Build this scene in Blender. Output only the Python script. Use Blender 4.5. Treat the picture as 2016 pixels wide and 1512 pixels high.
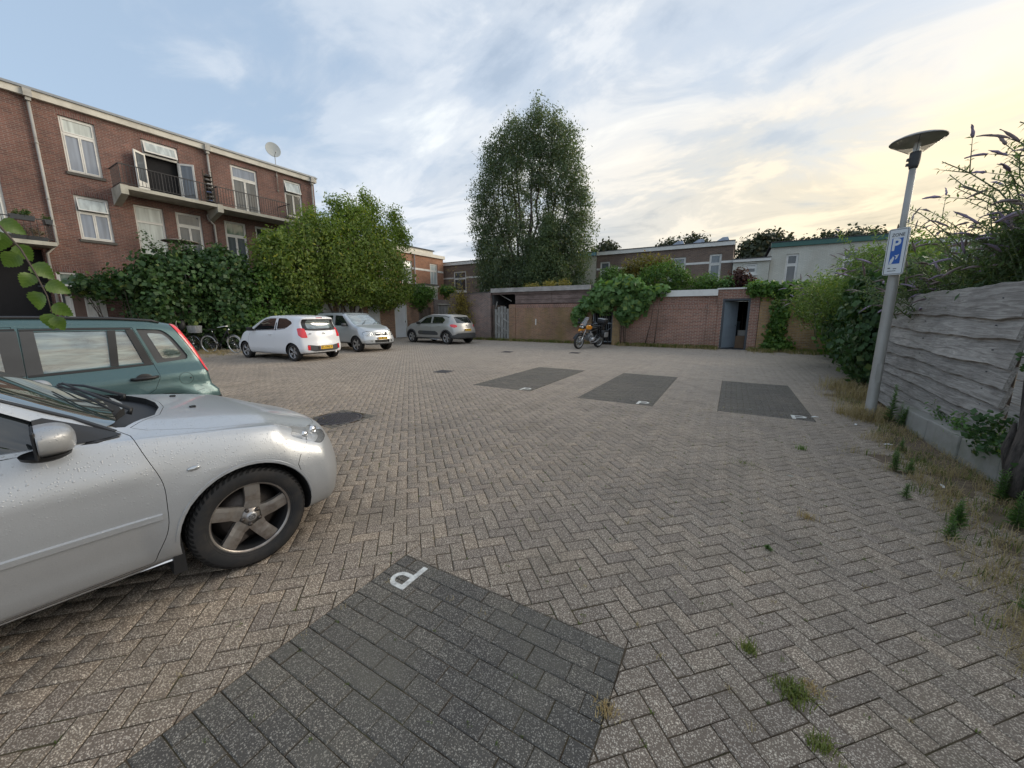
import bpy, bmesh, math, random
import numpy as np
from mathutils import Vector, Matrix, Euler
from mathutils.bvhtree import BVHTree
PI = math.pi
R = math.radians
scene = bpy.context.scene
for _o in list(bpy.data.objects):
    bpy.data.objects.remove(_o)

# ------------------------------------------------------------------ camera
CAM_H, CAM_YAW, CAM_PITCH, CAM_F = 1.5, 30.0, 10.41, 740.0
cam_d = bpy.data.cameras.new('camera')
cam = bpy.data.objects.new('camera', cam_d)
scene.collection.objects.link(cam)
cam.location = (0, 0, CAM_H)
cam.rotation_euler = (R(90 - CAM_PITCH), 0, R(CAM_YAW))
cam_d.sensor_width = 36
cam_d.lens = 36 * CAM_F / 2016
cam_d.clip_start = 0.05
cam_d.clip_end = 3000
scene.camera = cam

# ------------------------------------------------------------------ light
SUN_AZ, SUN_EL = 40.0, 15.0           # azimuth clockwise from +Y, elevation
world = bpy.data.worlds.new('World')
scene.world = world
world.use_nodes = True
scene.view_settings.view_transform = 'Standard'
scene.view_settings.look = 'None'
scene.view_settings.gamma = 1
scene.view_settings.use_curve_mapping = False
scene.view_settings.exposure = 1.22


def build_sky():
    nt = world.node_tree
    N, L = nt.nodes, nt.links
    N.clear()
    out = N.new('ShaderNodeOutputWorld')
    sky = N.new('ShaderNodeTexSky')
    sky.sky_type = 'NISHITA'
    sky.sun_disc = False
    sky.sun_elevation = R(SUN_EL)
    sky.sun_rotation = R(SUN_AZ)
    sky.air_density = 1.0
    sky.dust_density = 2.0
    b1 = N.new('ShaderNodeBackground')
    b1.inputs[1].default_value = 0.057
    # clear air lightened by thin high veil
    veil = N.new('ShaderNodeMix'); veil.data_type = 'RGBA'
    veil.inputs[0].default_value = 0.45
    veil.inputs[7].default_value = (5.9, 7.5, 9.6, 1)
    L.new(sky.outputs[0], veil.inputs[6])
    L.new(veil.outputs[2], b1.inputs[0])
    geo = N.new('ShaderNodeTexCoord')
    sep = N.new('ShaderNodeSeparateXYZ')
    L.new(geo.outputs['Generated'], sep.inputs[0])

    def math_(op, a, b=None, clamp=False):
        m = N.new('ShaderNodeMath'); m.operation = op; m.use_clamp = clamp
        for i, v in enumerate((a, b)):
            if v is None:
                continue
            if isinstance(v, (int, float)):
                m.inputs[i].default_value = v
            else:
                L.new(v, m.inputs[i])
        return m.outputs[0]
    # project the direction on a flat cloud layer so that the clouds foreshorten towards the horizon
    zc = math_('ADD', math_('MAXIMUM', sep.outputs[2], 0.0), 0.16)
    px = math_('DIVIDE', sep.outputs[0], zc)
    py = math_('DIVIDE', sep.outputs[1], zc)
    comb = N.new('ShaderNodeCombineXYZ')
    L.new(px, comb.inputs[0]); L.new(py, comb.inputs[1])

    def noise(scale, detail, rough, dist, off):
        mp = N.new('ShaderNodeMapping')
        mp.inputs['Location'].default_value = off
        mp.inputs['Rotation'].default_value = (0, 0, R(25))
        mp.inputs['Scale'].default_value = (1.0, 1.45, 1)
        L.new(comb.outputs[0], mp.inputs[0])
        n = N.new('ShaderNodeTexNoise')
        n.inputs['Scale'].default_value = scale
        n.inputs['Detail'].default_value = detail
        n.inputs['Roughness'].default_value = rough
        n.inputs['Distortion'].default_value = dist
        L.new(mp.outputs[0], n.inputs['Vector'])
        return n.outputs['Fac']
    big = noise(0.42, 5, 0.5, 0.3, (3.1, 0.7, 0))
    fine = noise(1.5, 8, 0.58, 0.5, (1.3, 5.2, 2))
    sund = (math.sin(R(SUN_AZ)) * math.cos(R(8)), math.cos(R(SUN_AZ)) * math.cos(R(8)), math.sin(R(8)))
    dot = N.new('ShaderNodeVectorMath'); dot.operation = 'DOT_PRODUCT'
    L.new(geo.outputs['Generated'], dot.inputs[0])
    dot.inputs[1].default_value = sund
    d = dot.outputs['Value']

    def ramp(fac, stops, interp='EASE'):
        r = N.new('ShaderNodeValToRGB')
        r.color_ramp.interpolation = interp
        e = r.color_ramp.elements
        while len(e) < len(stops):
            e.new(0.5)
        for el, (p, c) in zip(e, stops):
            el.position = p
            el.color = (*c, 1) if len(c) == 3 else c
        L.new(fac, r.inputs[0])
        return r.outputs[0]
    # cover grows towards the sunset side
    cov = math_('ADD', math_('MULTIPLY', big, 1.0), math_('MULTIPLY', math_('ADD', d, -0.3), 0.26))
    cov = math_('ADD', cov, math_('MULTIPLY', math_('ADD', fine, -0.5), 0.62))
    # haze near the horizon is always milky
    hz = ramp(math_('MAXIMUM', sep.outputs[2], 0.0), [(0.0, (1, 1, 1)), (0.17, (.55, .55, .55)), (0.42, (0, 0, 0))])
    cov = math_('ADD', cov, math_('MULTIPLY', hz, 0.22))
    cov = math_('ADD', cov, 0.065)
    mask = ramp(cov, [(0.36, (0, 0, 0)), (0.50, (.5, .5, .5)), (0.70, (1, 1, 1))])
    warm = math_('POWER', math_('MAXIMUM', math_('MULTIPLY', math_('ADD', d, 0.0), 1.0), 0.0001), 1.9)
    low = ramp(math_('MAXIMUM', sep.outputs[2], 0.0), [(0.0, (1, 1, 1)), (0.26, (.78, .78, .78)), (0.52, (.10, .10, .10))])
    wl = math_('MULTIPLY', warm, low)
    base = N.new('ShaderNodeMix'); base.data_type = 'RGBA'
    base.inputs[6].default_value = (0.53, 0.57, 0.62, 1)
    base.inputs[7].default_value = (0.78, 0.63, 0.37, 1)
    L.new(wl, base.inputs[0])
    # light and shade in the cloud deck
    tone = ramp(fine, [(0.30, (0.60, 0.64, 0.70)), (0.46, (0.88, 0.90, 0.93)), (0.56, (1.08, 1.06, 1.04)), (0.72, (1.28, 1.24, 1.16))])
    mul = N.new('ShaderNodeMix'); mul.data_type = 'RGBA'; mul.blend_type = 'MULTIPLY'
    mul.inputs[0].default_value = 1
    L.new(base.outputs[2], mul.inputs[6]); L.new(tone, mul.inputs[7])
    # glow round the hidden sun
    gl = math_('POWER', math_('MAXIMUM', d, 0.0001), 9)
    add = N.new('ShaderNodeMix'); add.data_type = 'RGBA'; add.blend_type = 'ADD'
    L.new(math_('MULTIPLY', gl, 0.08), add.inputs[0])
    L.new(mul.outputs[2], add.inputs[6])
    add.inputs[7].default_value = (0.75, 0.52, 0.22, 1)
    b2 = N.new('ShaderNodeBackground')
    b2.inputs[1].default_value = 0.65
    L.new(add.outputs[2], b2.inputs[0])
    mix = N.new('ShaderNodeMixShader')
    L.new(mask, mix.inputs[0]); L.new(b1.outputs[0], mix.inputs[1]); L.new(b2.outputs[0], mix.inputs[2])
    L.new(mix.outputs[0], out.inputs[0])


build_sky()
sun_d = bpy.data.lights.new('sun', 'SUN')
sun_d.energy = 1.4
sun_d.angle = R(42)
sun_d.color = (1.0, 0.89, 0.74)
sun = bpy.data.objects.new('sun', sun_d)
scene.collection.objects.link(sun)
sun.rotation_euler = Vector((-math.sin(R(SUN_AZ)) * math.cos(R(SUN_EL)), -math.cos(R(SUN_AZ)) * math.cos(R(SUN_EL)), -math.sin(R(SUN_EL)))).to_track_quat('-Z', 'Y').to_euler()

rng = np.random.default_rng(7)
random.seed(7)

# ------------------------------------------------------------------ helpers: objects


def link(o):
    scene.collection.objects.link(o)
    return o


def tag(o, label=None, cat=None, group=None, kind=None):
    if label: o['label'] = label
    if cat: o['category'] = cat
    if group: o['group'] = group
    if kind: o['kind'] = kind
    return o


def thing(name, label, cat, loc=(0, 0, 0), rz=0.0, group=None, scale=1.0):
    o = link(bpy.data.objects.new(name, None))
    o.empty_display_size = 0.1
    o.location = loc
    o.rotation_euler = (0, 0, rz)
    o.scale = (scale,) * 3
    return tag(o, label, cat, group)


def mesh_from(name, verts, faces, mats, fmat=None, smooth=False, attrs=None):
    me = bpy.data.meshes.new(name)
    me.from_pydata([tuple(v) for v in verts], [], [tuple(f) for f in faces])
    for m in (mats if isinstance(mats, (list, tuple)) else [mats]):
        me.materials.append(m)
    if fmat is not None:
        me.polygons.foreach_set('material_index', fmat)
    if smooth:
        me.polygons.foreach_set('use_smooth', [True] * len(me.polygons))
    me.update()
    return me


def obj(name, me, parent=None, loc=None, rot=None, kind=None):
    o = link(bpy.data.objects.new(name, me))
    if parent is not None:
        o.parent = parent
    if loc is not None: o.location = loc
    if rot is not None: o.rotation_euler = rot
    if kind: o['kind'] = kind
    return o


def xf(loc=(0, 0, 0), rot=(0, 0, 0), sc=(1, 1, 1)):
    return Matrix.Translation(loc) @ Euler(rot).to_matrix().to_4x4() @ Matrix.Diagonal((*sc, 1))


class MB:
    """collects primitives into one mesh"""

    def __init__(s):
        s.v, s.f, s.m, s.s = [], [], [], []

    def add(s, vs, fs, mi=0, M=None, smooth=False):
        b = len(s.v)
        if M is not None:
            vs = [M @ Vector(v) for v in vs]
        s.v += [tuple(v) for v in vs]
        s.f += [tuple(b + i for i in f) for f in fs]
        s.m += [mi] * len(fs)
        s.s += [smooth] * len(fs)
        return s

    def box(s, c, d, mi=0, M=None, rot=None, bev=0.0):
        x, y, z = d[0] / 2, d[1] / 2, d[2] / 2
        if bev <= 0:
            vs = [(i * x, j * y, k * z) for i in (-1, 1) for j in (-1, 1) for k in (-1, 1)]
            fs = [(0, 1, 3, 2), (4, 6, 7, 5), (0, 4, 5, 1), (2, 3, 7, 6), (0, 2, 6, 4), (1, 5, 7, 3)]
        else:
            b = min(bev, x * .9, y * .9, z * .9)
            bm = bmesh.new()
            bmesh.ops.create_cube(bm, size=1, matrix=Matrix.Diagonal((2 * x, 2 * y, 2 * z, 1)))
            bmesh.ops.bevel(bm, geom=list(bm.edges), offset=b, segments=1, affect='EDGES', profile=0.5)
            bm.verts.ensure_lookup_table()
            vs = [tuple(v.co) for v in bm.verts]
            bm.verts.index_update()
            fs = [tuple(v.index for v in f.verts) for f in bm.faces]
            bm.free()
        T = Matrix.Translation(c)
        if rot is not None:
            T = T @ Euler(rot).to_matrix().to_4x4()
        if M is not None:
            T = M @ T
        return s.add(vs, fs, mi, T)

    def b2(s, a, b, mi=0, M=None):
        """box from two corners"""
        return s.box([(a[i] + b[i]) / 2 for i in range(3)], [abs(b[i] - a[i]) for i in range(3)], mi, M)

    def tube(s, pts, r, n=8, mi=0, M=None, caps=True, smooth=True, closed=False):
        pts = [Vector(p) for p in pts]
        rs = r if isinstance(r, (list, tuple)) else [r] * len(pts)
        vs, fs = [], []
        k = len(pts)
        prev = None
        for i, p in enumerate(pts):
            if closed:
                t = (pts[(i + 1) % k] - pts[i - 1])
            else:
                t = (pts[min(i + 1, k - 1)] - pts[max(i - 1, 0)])
            if t.length < 1e-9: t = Vector((0, 0, 1))
            t.normalize()
            if prev is None:
                a = Vector((0, 0, 1)) if abs(t.z) < .9 else Vector((1, 0, 0))
                u = t.cross(a).normalized()
            else:
                u = (prev - t * prev.dot(t))
                u = u.normalized() if u.length > 1e-6 else t.orthogonal().normalized()
            prev = u
            w = t.cross(u)
            for j in range(n):
                a = 2 * PI * j / n
                vs.append(p + (u * math.cos(a) + w * math.sin(a)) * rs[i])
        for i in range(k if closed else k - 1):
            i2 = (i + 1) % k
            for j in range(n):
                j2 = (j + 1) % n
                fs.append((i * n + j, i * n + j2, i2 * n + j2, i2 * n + j))
        if caps and not closed:
            fs.append(tuple(reversed(range(n))))
            fs.append(tuple((k - 1) * n + j for j in range(n)))
        return s.add(vs, fs, mi, M, smooth)

    def lathe(s, prof, n=24, mi=0, M=None, smooth=True, a0=0, a1=2 * PI):
        """profile of (r, z) turned about z"""
        vs, fs = [], []
        full = abs(a1 - a0 - 2 * PI) < 1e-6
        m = n if full else n + 1
        for j in range(m):
            a = a0 + (a1 - a0) * j / n
            for (r, z) in prof:
                vs.append((r * math.cos(a), r * math.sin(a), z))
        k = len(prof)
        for j in range(n):
            j2 = (j + 1) % m
            for i in range(k - 1):
                fs.append((j * k + i, j2 * k + i, j2 * k + i + 1, j * k + i + 1))
        return s.add(vs, fs, mi, M, smooth)

    def prism(s, poly, a, b, axis='z', mi=0, M=None):
        """polygon extruded from a to b along axis. poly in the two other axes (x,y)/(x,z)/(y,z)"""
        def P(p, h):
            if axis == 'z': return (p[0], p[1], h)
            if axis == 'y': return (p[0], h, p[1])
            return (h, p[0], p[1])
        n = len(poly)
        vs = [P(p, a) for p in poly] + [P(p, b) for p in poly]
        fs = [tuple(reversed(range(n))), tuple(range(n, 2 * n))] + [(i, (i + 1) % n, n + (i + 1) % n, n + i) for i in range(n)]
        # orientation
        ar = sum(poly[i][0] * poly[(i + 1) % n][1] - poly[(i + 1) % n][0] * poly[i][1] for i in range(n))
        flip = (ar < 0) ^ (b < a) ^ (axis == 'y')
        if flip:
            fs = [tuple(reversed(f)) for f in fs]
        return s.add(vs, fs, mi, M)

    def mesh(s, name, mats):
        me = mesh_from(name, s.v, s.f, mats, s.m)
        me.polygons.foreach_set('use_smooth', s.s)
        return me

    def obj(s, name, mats, parent=None, kind=None, **k):
        return obj(name, s.mesh(name, mats), parent, kind=kind, **k)


def smooth_by_angle(me, ang=35):
    """mark sharp edges over an angle and smooth the rest"""
    bm = bmesh.new(); bm.from_mesh(me)
    for f in bm.faces: f.smooth = True
    for e in bm.edges:
        e.smooth = not (len(e.link_faces) != 2 or e.calc_face_angle(0) > R(ang))
    bm.to_mesh(me); bm.free()
    return me


# ------------------------------------------------------------------ helpers: materials


class NT:
    def __init__(s, name):
        s.m = bpy.data.materials.new(name)
        s.m.use_nodes = True
        s.N, s.L = s.m.node_tree.nodes, s.m.node_tree.links
        s.b = s.N['Principled BSDF']
        s.out = s.N['Material Output']

    def n(s, t, **kw):
        nd = s.N.new('ShaderNode' + t)
        for k, v in kw.items():
            setattr(nd, k, v)
        return nd

    def set(s, inp, v):
        i = s.b.inputs[inp] if isinstance(inp, str) else inp
        if hasattr(v, 'is_output') or isinstance(v, bpy.types.NodeSocket):
            s.L.new(v, i)
        elif isinstance(v, (tuple, list)) and len(v) == 3 and i.type == 'RGBA':
            i.default_value = (*v, 1)
        else:
            i.default_value = v
        return s

    def pos(s):
        return s.n('NewGeometry').outputs['Position']

    def objc(s):
        return s.n('TexCoord').outputs['Object']

    def mapping(s, vec, scale=(1, 1, 1), rot=(0, 0, 0), loc=(0, 0, 0)):
        m = s.n('Mapping')
        m.inputs['Scale'].default_value = scale
        m.inputs['Rotation'].default_value = rot
        m.inputs['Location'].default_value = loc
        s.L.new(vec, m.inputs[0])
        return m.outputs[0]

    def noise(s, vec, scale, detail=4, rough=.55, dist=0, color=False):
        n = s.n('TexNoise')
        n.inputs['Scale'].default_value = scale
        n.inputs['Detail'].default_value = detail
        n.inputs['Roughness'].default_value = rough
        n.inputs['Distortion'].default_value = dist
        if vec is not None: s.L.new(vec, n.inputs['Vector'])
        return n.outputs['Color' if color else 'Fac']

    def voro(s, vec, scale, out='Color', feature='F1'):
        n = s.n('TexVoronoi', feature=feature)
        n.inputs['Scale'].default_value = scale
        if vec is not None: s.L.new(vec, n.inputs['Vector'])
        return n.outputs[out]

    def ramp(s, fac, stops, interp='LINEAR'):
        r = s.n('ValToRGB')
        r.color_ramp.interpolation = interp
        e = r.color_ramp.elements
        while len(e) < len(stops): e.new(.5)
        for el, (p, c) in zip(e, stops):
            el.position = p
            if isinstance(c, (int, float)): c = (c, c, c)
            el.color = (*c, 1)
        s.L.new(fac, r.inputs[0])
        return r.outputs[0]

    def mix(s, fac, a, b, mode='MIX'):
        m = s.n('Mix', data_type='RGBA', blend_type=mode)
        for i, v in ((0, fac), (6, a), (7, b)):
            if isinstance(v, bpy.types.NodeSocket): s.L.new(v, m.inputs[i])
            elif isinstance(v, (tuple, list)): m.inputs[i].default_value = (*v, 1)
            else:
                m.inputs[i].default_value = v if i == 0 else (v, v, v, 1)
        return m.outputs[2]

    def math(s, op, a, b=0.0, clamp=False):
        m = s.n('Math', operation=op, use_clamp=clamp)
        for i, v in enumerate((a, b)):
            if isinstance(v, bpy.types.NodeSocket): s.L.new(v, m.inputs[i])
            else: m.inputs[i].default_value = v
        return m.outputs[0]

    def bump(s, h, strength=.3, dist=.01):
        b = s.n('Bump')
        b.inputs['Strength'].default_value = strength
        b.inputs['Distance'].default_value = dist
        s.L.new(h, b.inputs['Height'])
        s.L.new(b.outputs[0], s.b.inputs['Normal'])
        return s

    def attr(s, name):
        return s.n('Attribute', attribute_name=name).outputs['Color']


def plain(name, col, rough=.6, metal=0.0, var=.12, scale=6.0, bump=0.0, spec=.5, coat=0.0, dirt=None):
    t = NT(name)
    p = t.objc()
    nz = t.noise(p, scale, 5, .6)
    c = t.mix(nz, tuple(x * (1 - var) for x in col), tuple(min(1, x * (1 + var)) for x in col))
    if dirt:
        k = t.ramp(t.noise(p, scale * .45, 6, .65), [(.45, 0.0), (.7, 1.0)])
        c = t.mix(t.math('MULTIPLY', k, dirt[1]), c, dirt[0])
    t.set('Base Color', c).set('Roughness', rough).set('Metallic', metal).set('Specular IOR Level', spec).set('Coat Weight', coat)
    if bump: t.bump(t.noise(p, scale * 8, 4, .6), bump, .004)
    return t.m


def brick_mat(name, c1, c2, mortar, scale_w=.215, scale_h=.066, mort=.010, axis='yz', rough=.85, bump=.6, stain=None, cvar=.35, soldier=False):
    """brickwork in metres; axis tells which world axes run along the wall"""
    t = NT(name)
    g = t.pos()
    sp = t.n('SeparateXYZ'); t.L.new(g, sp.inputs[0])
    cb = t.n('CombineXYZ')
    u = sp.outputs[1 if axis[0] == 'y' else 0]
    v = sp.outputs[2]
    if soldier: u, v = v, u
    t.L.new(u, cb.inputs[0]); t.L.new(v, cb.inputs[1])
    wob = t.noise(g, 3.0, 2, .5, color=True)
    vm = t.n('VectorMath', operation='MULTIPLY_ADD')
    t.L.new(wob, vm.inputs[0]); vm.inputs[1].default_value = (.006, .006, 0); t.L.new(cb.outputs[0], vm.inputs[2])
    b = t.n('TexBrick')
    b.offset = 0.5
    t.L.new(vm.outputs[0], b.inputs['Vector'])
    b.inputs['Scale'].default_value = 1
    b.inputs['Brick Width'].default_value = scale_w
    b.inputs['Row Height'].default_value = scale_h
    b.inputs['Mortar Size'].default_value = mort
    b.inputs['Mortar Smooth'].default_value = .25
    b.inputs['Bias'].default_value = 0
    b.inputs['Color1'].default_value = (*c1, 1)
    b.inputs['Color2'].default_value = (*c2, 1)
    b.inputs['Mortar'].default_value = (*mortar, 1)
    big = t.noise(g, .55, 4, .6)
    c = t.mix(t.ramp(big, [(.3, 1 - cvar), (.7, 1.0)]), (0, 0, 0), b.outputs['Color'])
    c = t.mix(1.0, b.outputs['Color'], t.ramp(big, [(.25, 1 - cvar), (.75, 1 + cvar * .4)]), 'MULTIPLY')
    fine = t.noise(g, 22, 4, .7)
    c = t.mix(1.0, c, t.ramp(fine, [(.2, .75), (.8, 1.2)]), 'MULTIPLY')
    if stain:
        k = t.ramp(t.noise(t.mapping(g, (1, 1, .45), loc=(7, 3, 1)), 1.1, 5, .65), [(.42, 0.0), (.68, 1.0)])
        c = t.mix(t.math('MULTIPLY', k, stain[1]), c, stain[0])
    t.set('Base Color', c).set('Roughness', rough).set('Specular IOR Level', .2)
    h = t.math('SUBTRACT', 1.0, b.outputs['Fac'])
    t.bump(t.math('ADD', h, t.math('MULTIPLY', fine, .35)), bump, .006)
    return t.m


def leaf_mat(name, c1, c2, trans=.35, rough=.5, spec=.35):
    """c1..c2 mixed by the per-leaf tone attribute"""
    t = NT(name)
    a = t.attr('tone')
    sp = t.n('SeparateColor'); t.L.new(a, sp.inputs[0])
    c = t.mix(sp.outputs[0], c1, c2)
    c = t.mix(t.math('MULTIPLY', sp.outputs[1], .6), c, (c2[0] * 1.7 + .03, c2[1] * 1.25, c2[2] * .6))
    t.set('Base Color', c).set('Roughness', rough).set('Specular IOR Level', spec)
    tr = t.n('BsdfTranslucent')
    t.L.new(t.mix(1.0, c, (1.2, 1.35, .7), 'MULTIPLY'), tr.inputs[0])
    mx = t.n('MixShader'); mx.inputs[0].default_value = trans
    t.L.new(t.b.outputs[0], mx.inputs[1]); t.L.new(tr.outputs[0], mx.inputs[2])
    t.L.new(mx.outputs[0], t.out.inputs[0])
    return t.m


def fast_quads(name, V, mats, tone=None, per=4, fmat=None, tris=False):
    """V: (n, per, 3) array -> mesh of n separate faces with a per-face colour attribute"""
    n = V.shape[0]
    me = bpy.data.meshes.new(name)
    me.vertices.add(n * per)
    me.vertices.foreach_set('co', V.reshape(-1).astype(np.float32))
    me.loops.add(n * per)
    me.loops.foreach_set('vertex_index', np.arange(n * per, dtype=np.int32))
    me.polygons.add(n)
    me.polygons.foreach_set('loop_start', np.arange(0, n * per, per, dtype=np.int32))
    if tone is not None:
        at = me.attributes.new('tone', 'FLOAT_COLOR', 'FACE')
        col = np.ones((n, 4), np.float32)
        col[:, :tone.shape[1]] = tone
        at.data.foreach_set('color', col.reshape(-1))
    for m in (mats if isinstance(mats, (list, tuple)) else [mats]):
        me.materials.append(m)
    if fmat is not None:
        me.polygons.foreach_set('material_index', fmat.astype(np.int32))
    me.update(calc_edges=True)
    return me


def unit(v):
    return v / np.maximum(np.linalg.norm(v, axis=-1, keepdims=True), 1e-9)


def leaves(points, normals, size, tone, name, mat, aspect=.55, jitter=.8, droop=0.0, size_var=.3, fold=True):
    """leaf-shaped faces at points; each a rhombus, oriented near normals"""
    n = len(points)
    N_ = unit(normals + rng.normal(0, jitter, (n, 3)))
    up = rng.normal(0, 1, (n, 3)); up[:, 2] -= droop
    T = unit(np.cross(np.cross(N_, up), N_))
    B = np.cross(N_, T)
    s = size * (1 + rng.uniform(-size_var, size_var, (n, 1)))
    V = np.empty((n, 4, 3))
    V[:, 0] = points - T * s * .5
    V[:, 1] = points + B * s * aspect * .5 + N_ * s * .08
    V[:, 2] = points + T * s * .5
    V[:, 3] = points - B * s * aspect * .5 + N_ * s * .08
    return fast_quads(name, V, mat, tone)


def blob_points(blobs, n, clump=.16, per=14, inner=.55, flat=1.0):
    """leaf points in clumps through the outer volume of ellipsoids (cx,cy,cz,rx,ry,rz)"""
    B = np.array(blobs, float)
    w = (B[:, 3] * B[:, 4] + B[:, 4] * B[:, 5] + B[:, 3] * B[:, 5]); w = w / w.sum()
    nc = max(1, n // per)
    k = rng.choice(len(B), nc, p=w)
    d = unit(rng.normal(0, 1, (nc, 3)))
    r = rng.uniform(inner ** 2, 1.0, (nc, 1)) ** .5
    C = B[k, :3] + d * B[k, 3:] * r
    # drop clumps that lie deep inside another ellipsoid
    keep = np.ones(nc, bool)
    for b in B:
        q = np.linalg.norm((C - b[:3]) / b[3:], axis=1)
        keep &= ~(q < inner * .9)
    C, d, k = C[keep], d[keep], k[keep]
    nc = len(C)
    tc = rng.uniform(0, 1, (nc, 1))
    P = np.repeat(C, per, 0) + rng.normal(0, clump, (nc * per, 3)) * np.array([1, 1, flat])
    Nn = np.repeat(d / B[k, 3:] * B[k, 3:].mean(), per, 0)
    tone = np.clip(np.repeat(tc, per, 0) * .75 + rng.uniform(0, .3, (nc * per, 1)), 0, 1)
    t2 = (rng.uniform(0, 1, (nc * per, 1)) < .10) * rng.uniform(.3, 1, (nc * per, 1))
    return P, unit(Nn), np.hstack([tone, t2, tone])

# ------------------------------------------------------------------ ground materials


def paver_mat(name, matrix, grain, grain2, objrand=False, dirt=(.10, .085, .06), moss=.40, pale=.0, wet=.0):
    t = NT(name)
    g = t.pos()
    v = t.voro(g, 185)
    sp = t.n('SeparateColor'); t.L.new(v, sp.inputs[0])
    vd = t.voro(g, 185, 'Distance')
    isg = t.ramp(sp.outputs[0], [(.34, 0.0), (.40, 1.0)])
    core = t.ramp(vd, [(.34, 1.0), (.60, 0.0)])
    gc = t.mix(sp.outputs[1], grain, grain2)
    c = t.mix(t.math('MULTIPLY', isg, core), matrix, gc)
    v2 = t.voro(g, 75)
    sp2 = t.n('SeparateColor'); t.L.new(v2, sp2.inputs[0])
    big = t.math('MULTIPLY', t.ramp(sp2.outputs[0], [(.91, 0.0), (.93, .8)]), t.ramp(t.voro(g, 75, 'Distance'), [(.2, 1.0), (.36, 0.0)]))
    c = t.mix(big, c, tuple(min(1, x * 1.12) for x in grain))
    if objrand:
        tn = t.n('ObjectInfo').outputs['Random']
    else:
        s3 = t.n('SeparateColor'); t.L.new(t.attr('tone'), s3.inputs[0]); tn = s3.outputs[0]
    c = t.mix(1.0, c, t.ramp(tn, [(0, (.86, .85, .86)), (.5, (1.0, .99, .97)), (.9, (1.10, 1.07, 1.03)), (1, (1.22, 1.17, 1.1))]), 'MULTIPLY')
    # wear: dust and grime in patches
    b1 = t.noise(g, .35, 5, .6)
    b2 = t.noise(g, 1.9, 6, .62)
    c = t.mix(1.0, c, t.ramp(b1, [(.3, (.78, .79, .80)), (.7, (1.16, 1.12, 1.06))]), 'MULTIPLY')
    k = t.ramp(b2, [(.47, 0.0), (.70, 1.0)])
    c = t.mix(t.math('MULTIPLY', k, moss), c, dirt)
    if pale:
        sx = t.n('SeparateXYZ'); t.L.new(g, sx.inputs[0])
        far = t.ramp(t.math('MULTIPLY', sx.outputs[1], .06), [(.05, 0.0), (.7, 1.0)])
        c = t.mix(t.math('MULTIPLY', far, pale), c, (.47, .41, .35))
    # grey lichen rounds
    lw = t.noise(g, 30, 3, .6)
    ln = t.voro(t.mapping(g, (1, 1, 0)), 2.2, 'Distance')
    ls = t.n('SeparateColor'); t.L.new(t.voro(t.mapping(g, (1, 1, 0)), 2.2), ls.inputs[0])
    lr = t.math('MULTIPLY', t.ramp(t.math('ADD', ln, t.math('MULTIPLY', lw, .10)), [(.085, 1.0), (.11, 0.0)]), t.ramp(ls.outputs[2], [(.45, 0.0), (.47, .6)]))
    c = t.mix(lr, c, (.34, .36, .32))
    t.set('Base Color', c).set('Roughness', .8).set('Specular IOR Level', .3)
    h = t.math('ADD', t.math('MULTIPLY', t.math('MULTIPLY', isg, core), .6), t.math('MULTIPLY', t.noise(g, 90, 3, .6), .6))
    t.bump(h, .75, .004)
    return t.m


GRAIN = ((.82, .73, .61), (.45, .385, .32))
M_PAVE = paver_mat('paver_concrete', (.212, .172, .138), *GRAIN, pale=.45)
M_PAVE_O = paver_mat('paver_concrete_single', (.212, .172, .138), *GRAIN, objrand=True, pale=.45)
M_DARK = paver_mat('dark_paver', (.098, .091, .082), (.42, .395, .35), (.18, .168, .15), moss=.7, dirt=(.16, .145, .115))
M_DARK_O = paver_mat('dark_paver_single', (.098, .091, .082), (.42, .395, .35), (.18, .168, .15), objrand=True, moss=.7, dirt=(.16, .145, .115))


def soil_mat(name, c1, c2):
    t = NT(name)
    g = t.pos()
    c = t.mix(t.noise(g, 9, 6, .7), c1, c2)
    c = t.mix(t.ramp(t.noise(g, 2.3, 5, .6), [(.5, 0.0), (.7, .5)]), c, (.07, .085, .03))
    t.set('Base Color', c).set('Roughness', .95).set('Specular IOR Level', .1)
    t.bump(t.noise(g, 60, 4, .7), .6, .01)
    return t.m


M_SOIL = soil_mat('soil', (.055, .042, .030), (.12, .09, .062))
M_DIRT = soil_mat('dry_dirt', (.11, .083, .062), (.21, .165, .125))

mb = MB()
mb.add([(-900, -900, -.03), (900, -900, -.03), (900, 900, -.03), (-900, 900, -.03)], [(0, 1, 2, 3)])
ground = tag(mb.obj('ground', [M_SOIL]), 'bare soil ground around and beneath the parking yard', kind='structure')

# ------------------------------------------------------------------ pavers
PL, PW, JOINT = .184, .092, .0052
YARD = (-21.5, 2.28, -3.2, 19.25)        # x0,x1,y0,y1
BAYS = [(-4.78, -3.37, 6.56, 9.86), (-2.35, -1.03, 6.47, 9.92), (-.07, 1.17, 6.66, 9.88), (-1.665, -.285, -1.80, 1.53)]
HOLES = BAYS + [(-5.30, -4.52, 3.0, 3.74)]
c45 = math.cos(R(45))


def clip(poly, a, b, c):
    """keep a*x+b*y>=c"""
    out = []
    n = len(poly)
    for i in range(n):
        p, q = poly[i], poly[(i + 1) % n]
        dp, dq = a * p[0] + b * p[1] - c, a * q[0] + b * q[1] - c
        if dp >= 0: out.append(p)
        if (dp >= 0) != (dq >= 0):
            t = dp / (dp - dq)
            out.append((p[0] + (q[0] - p[0]) * t, p[1] + (q[1] - p[1]) * t))
    return out


def area(p):
    return abs(sum(p[i][0] * p[(i + 1) % len(p)][1] - p[(i + 1) % len(p)][0] * p[i][1] for i in range(len(p)))) / 2


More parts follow.
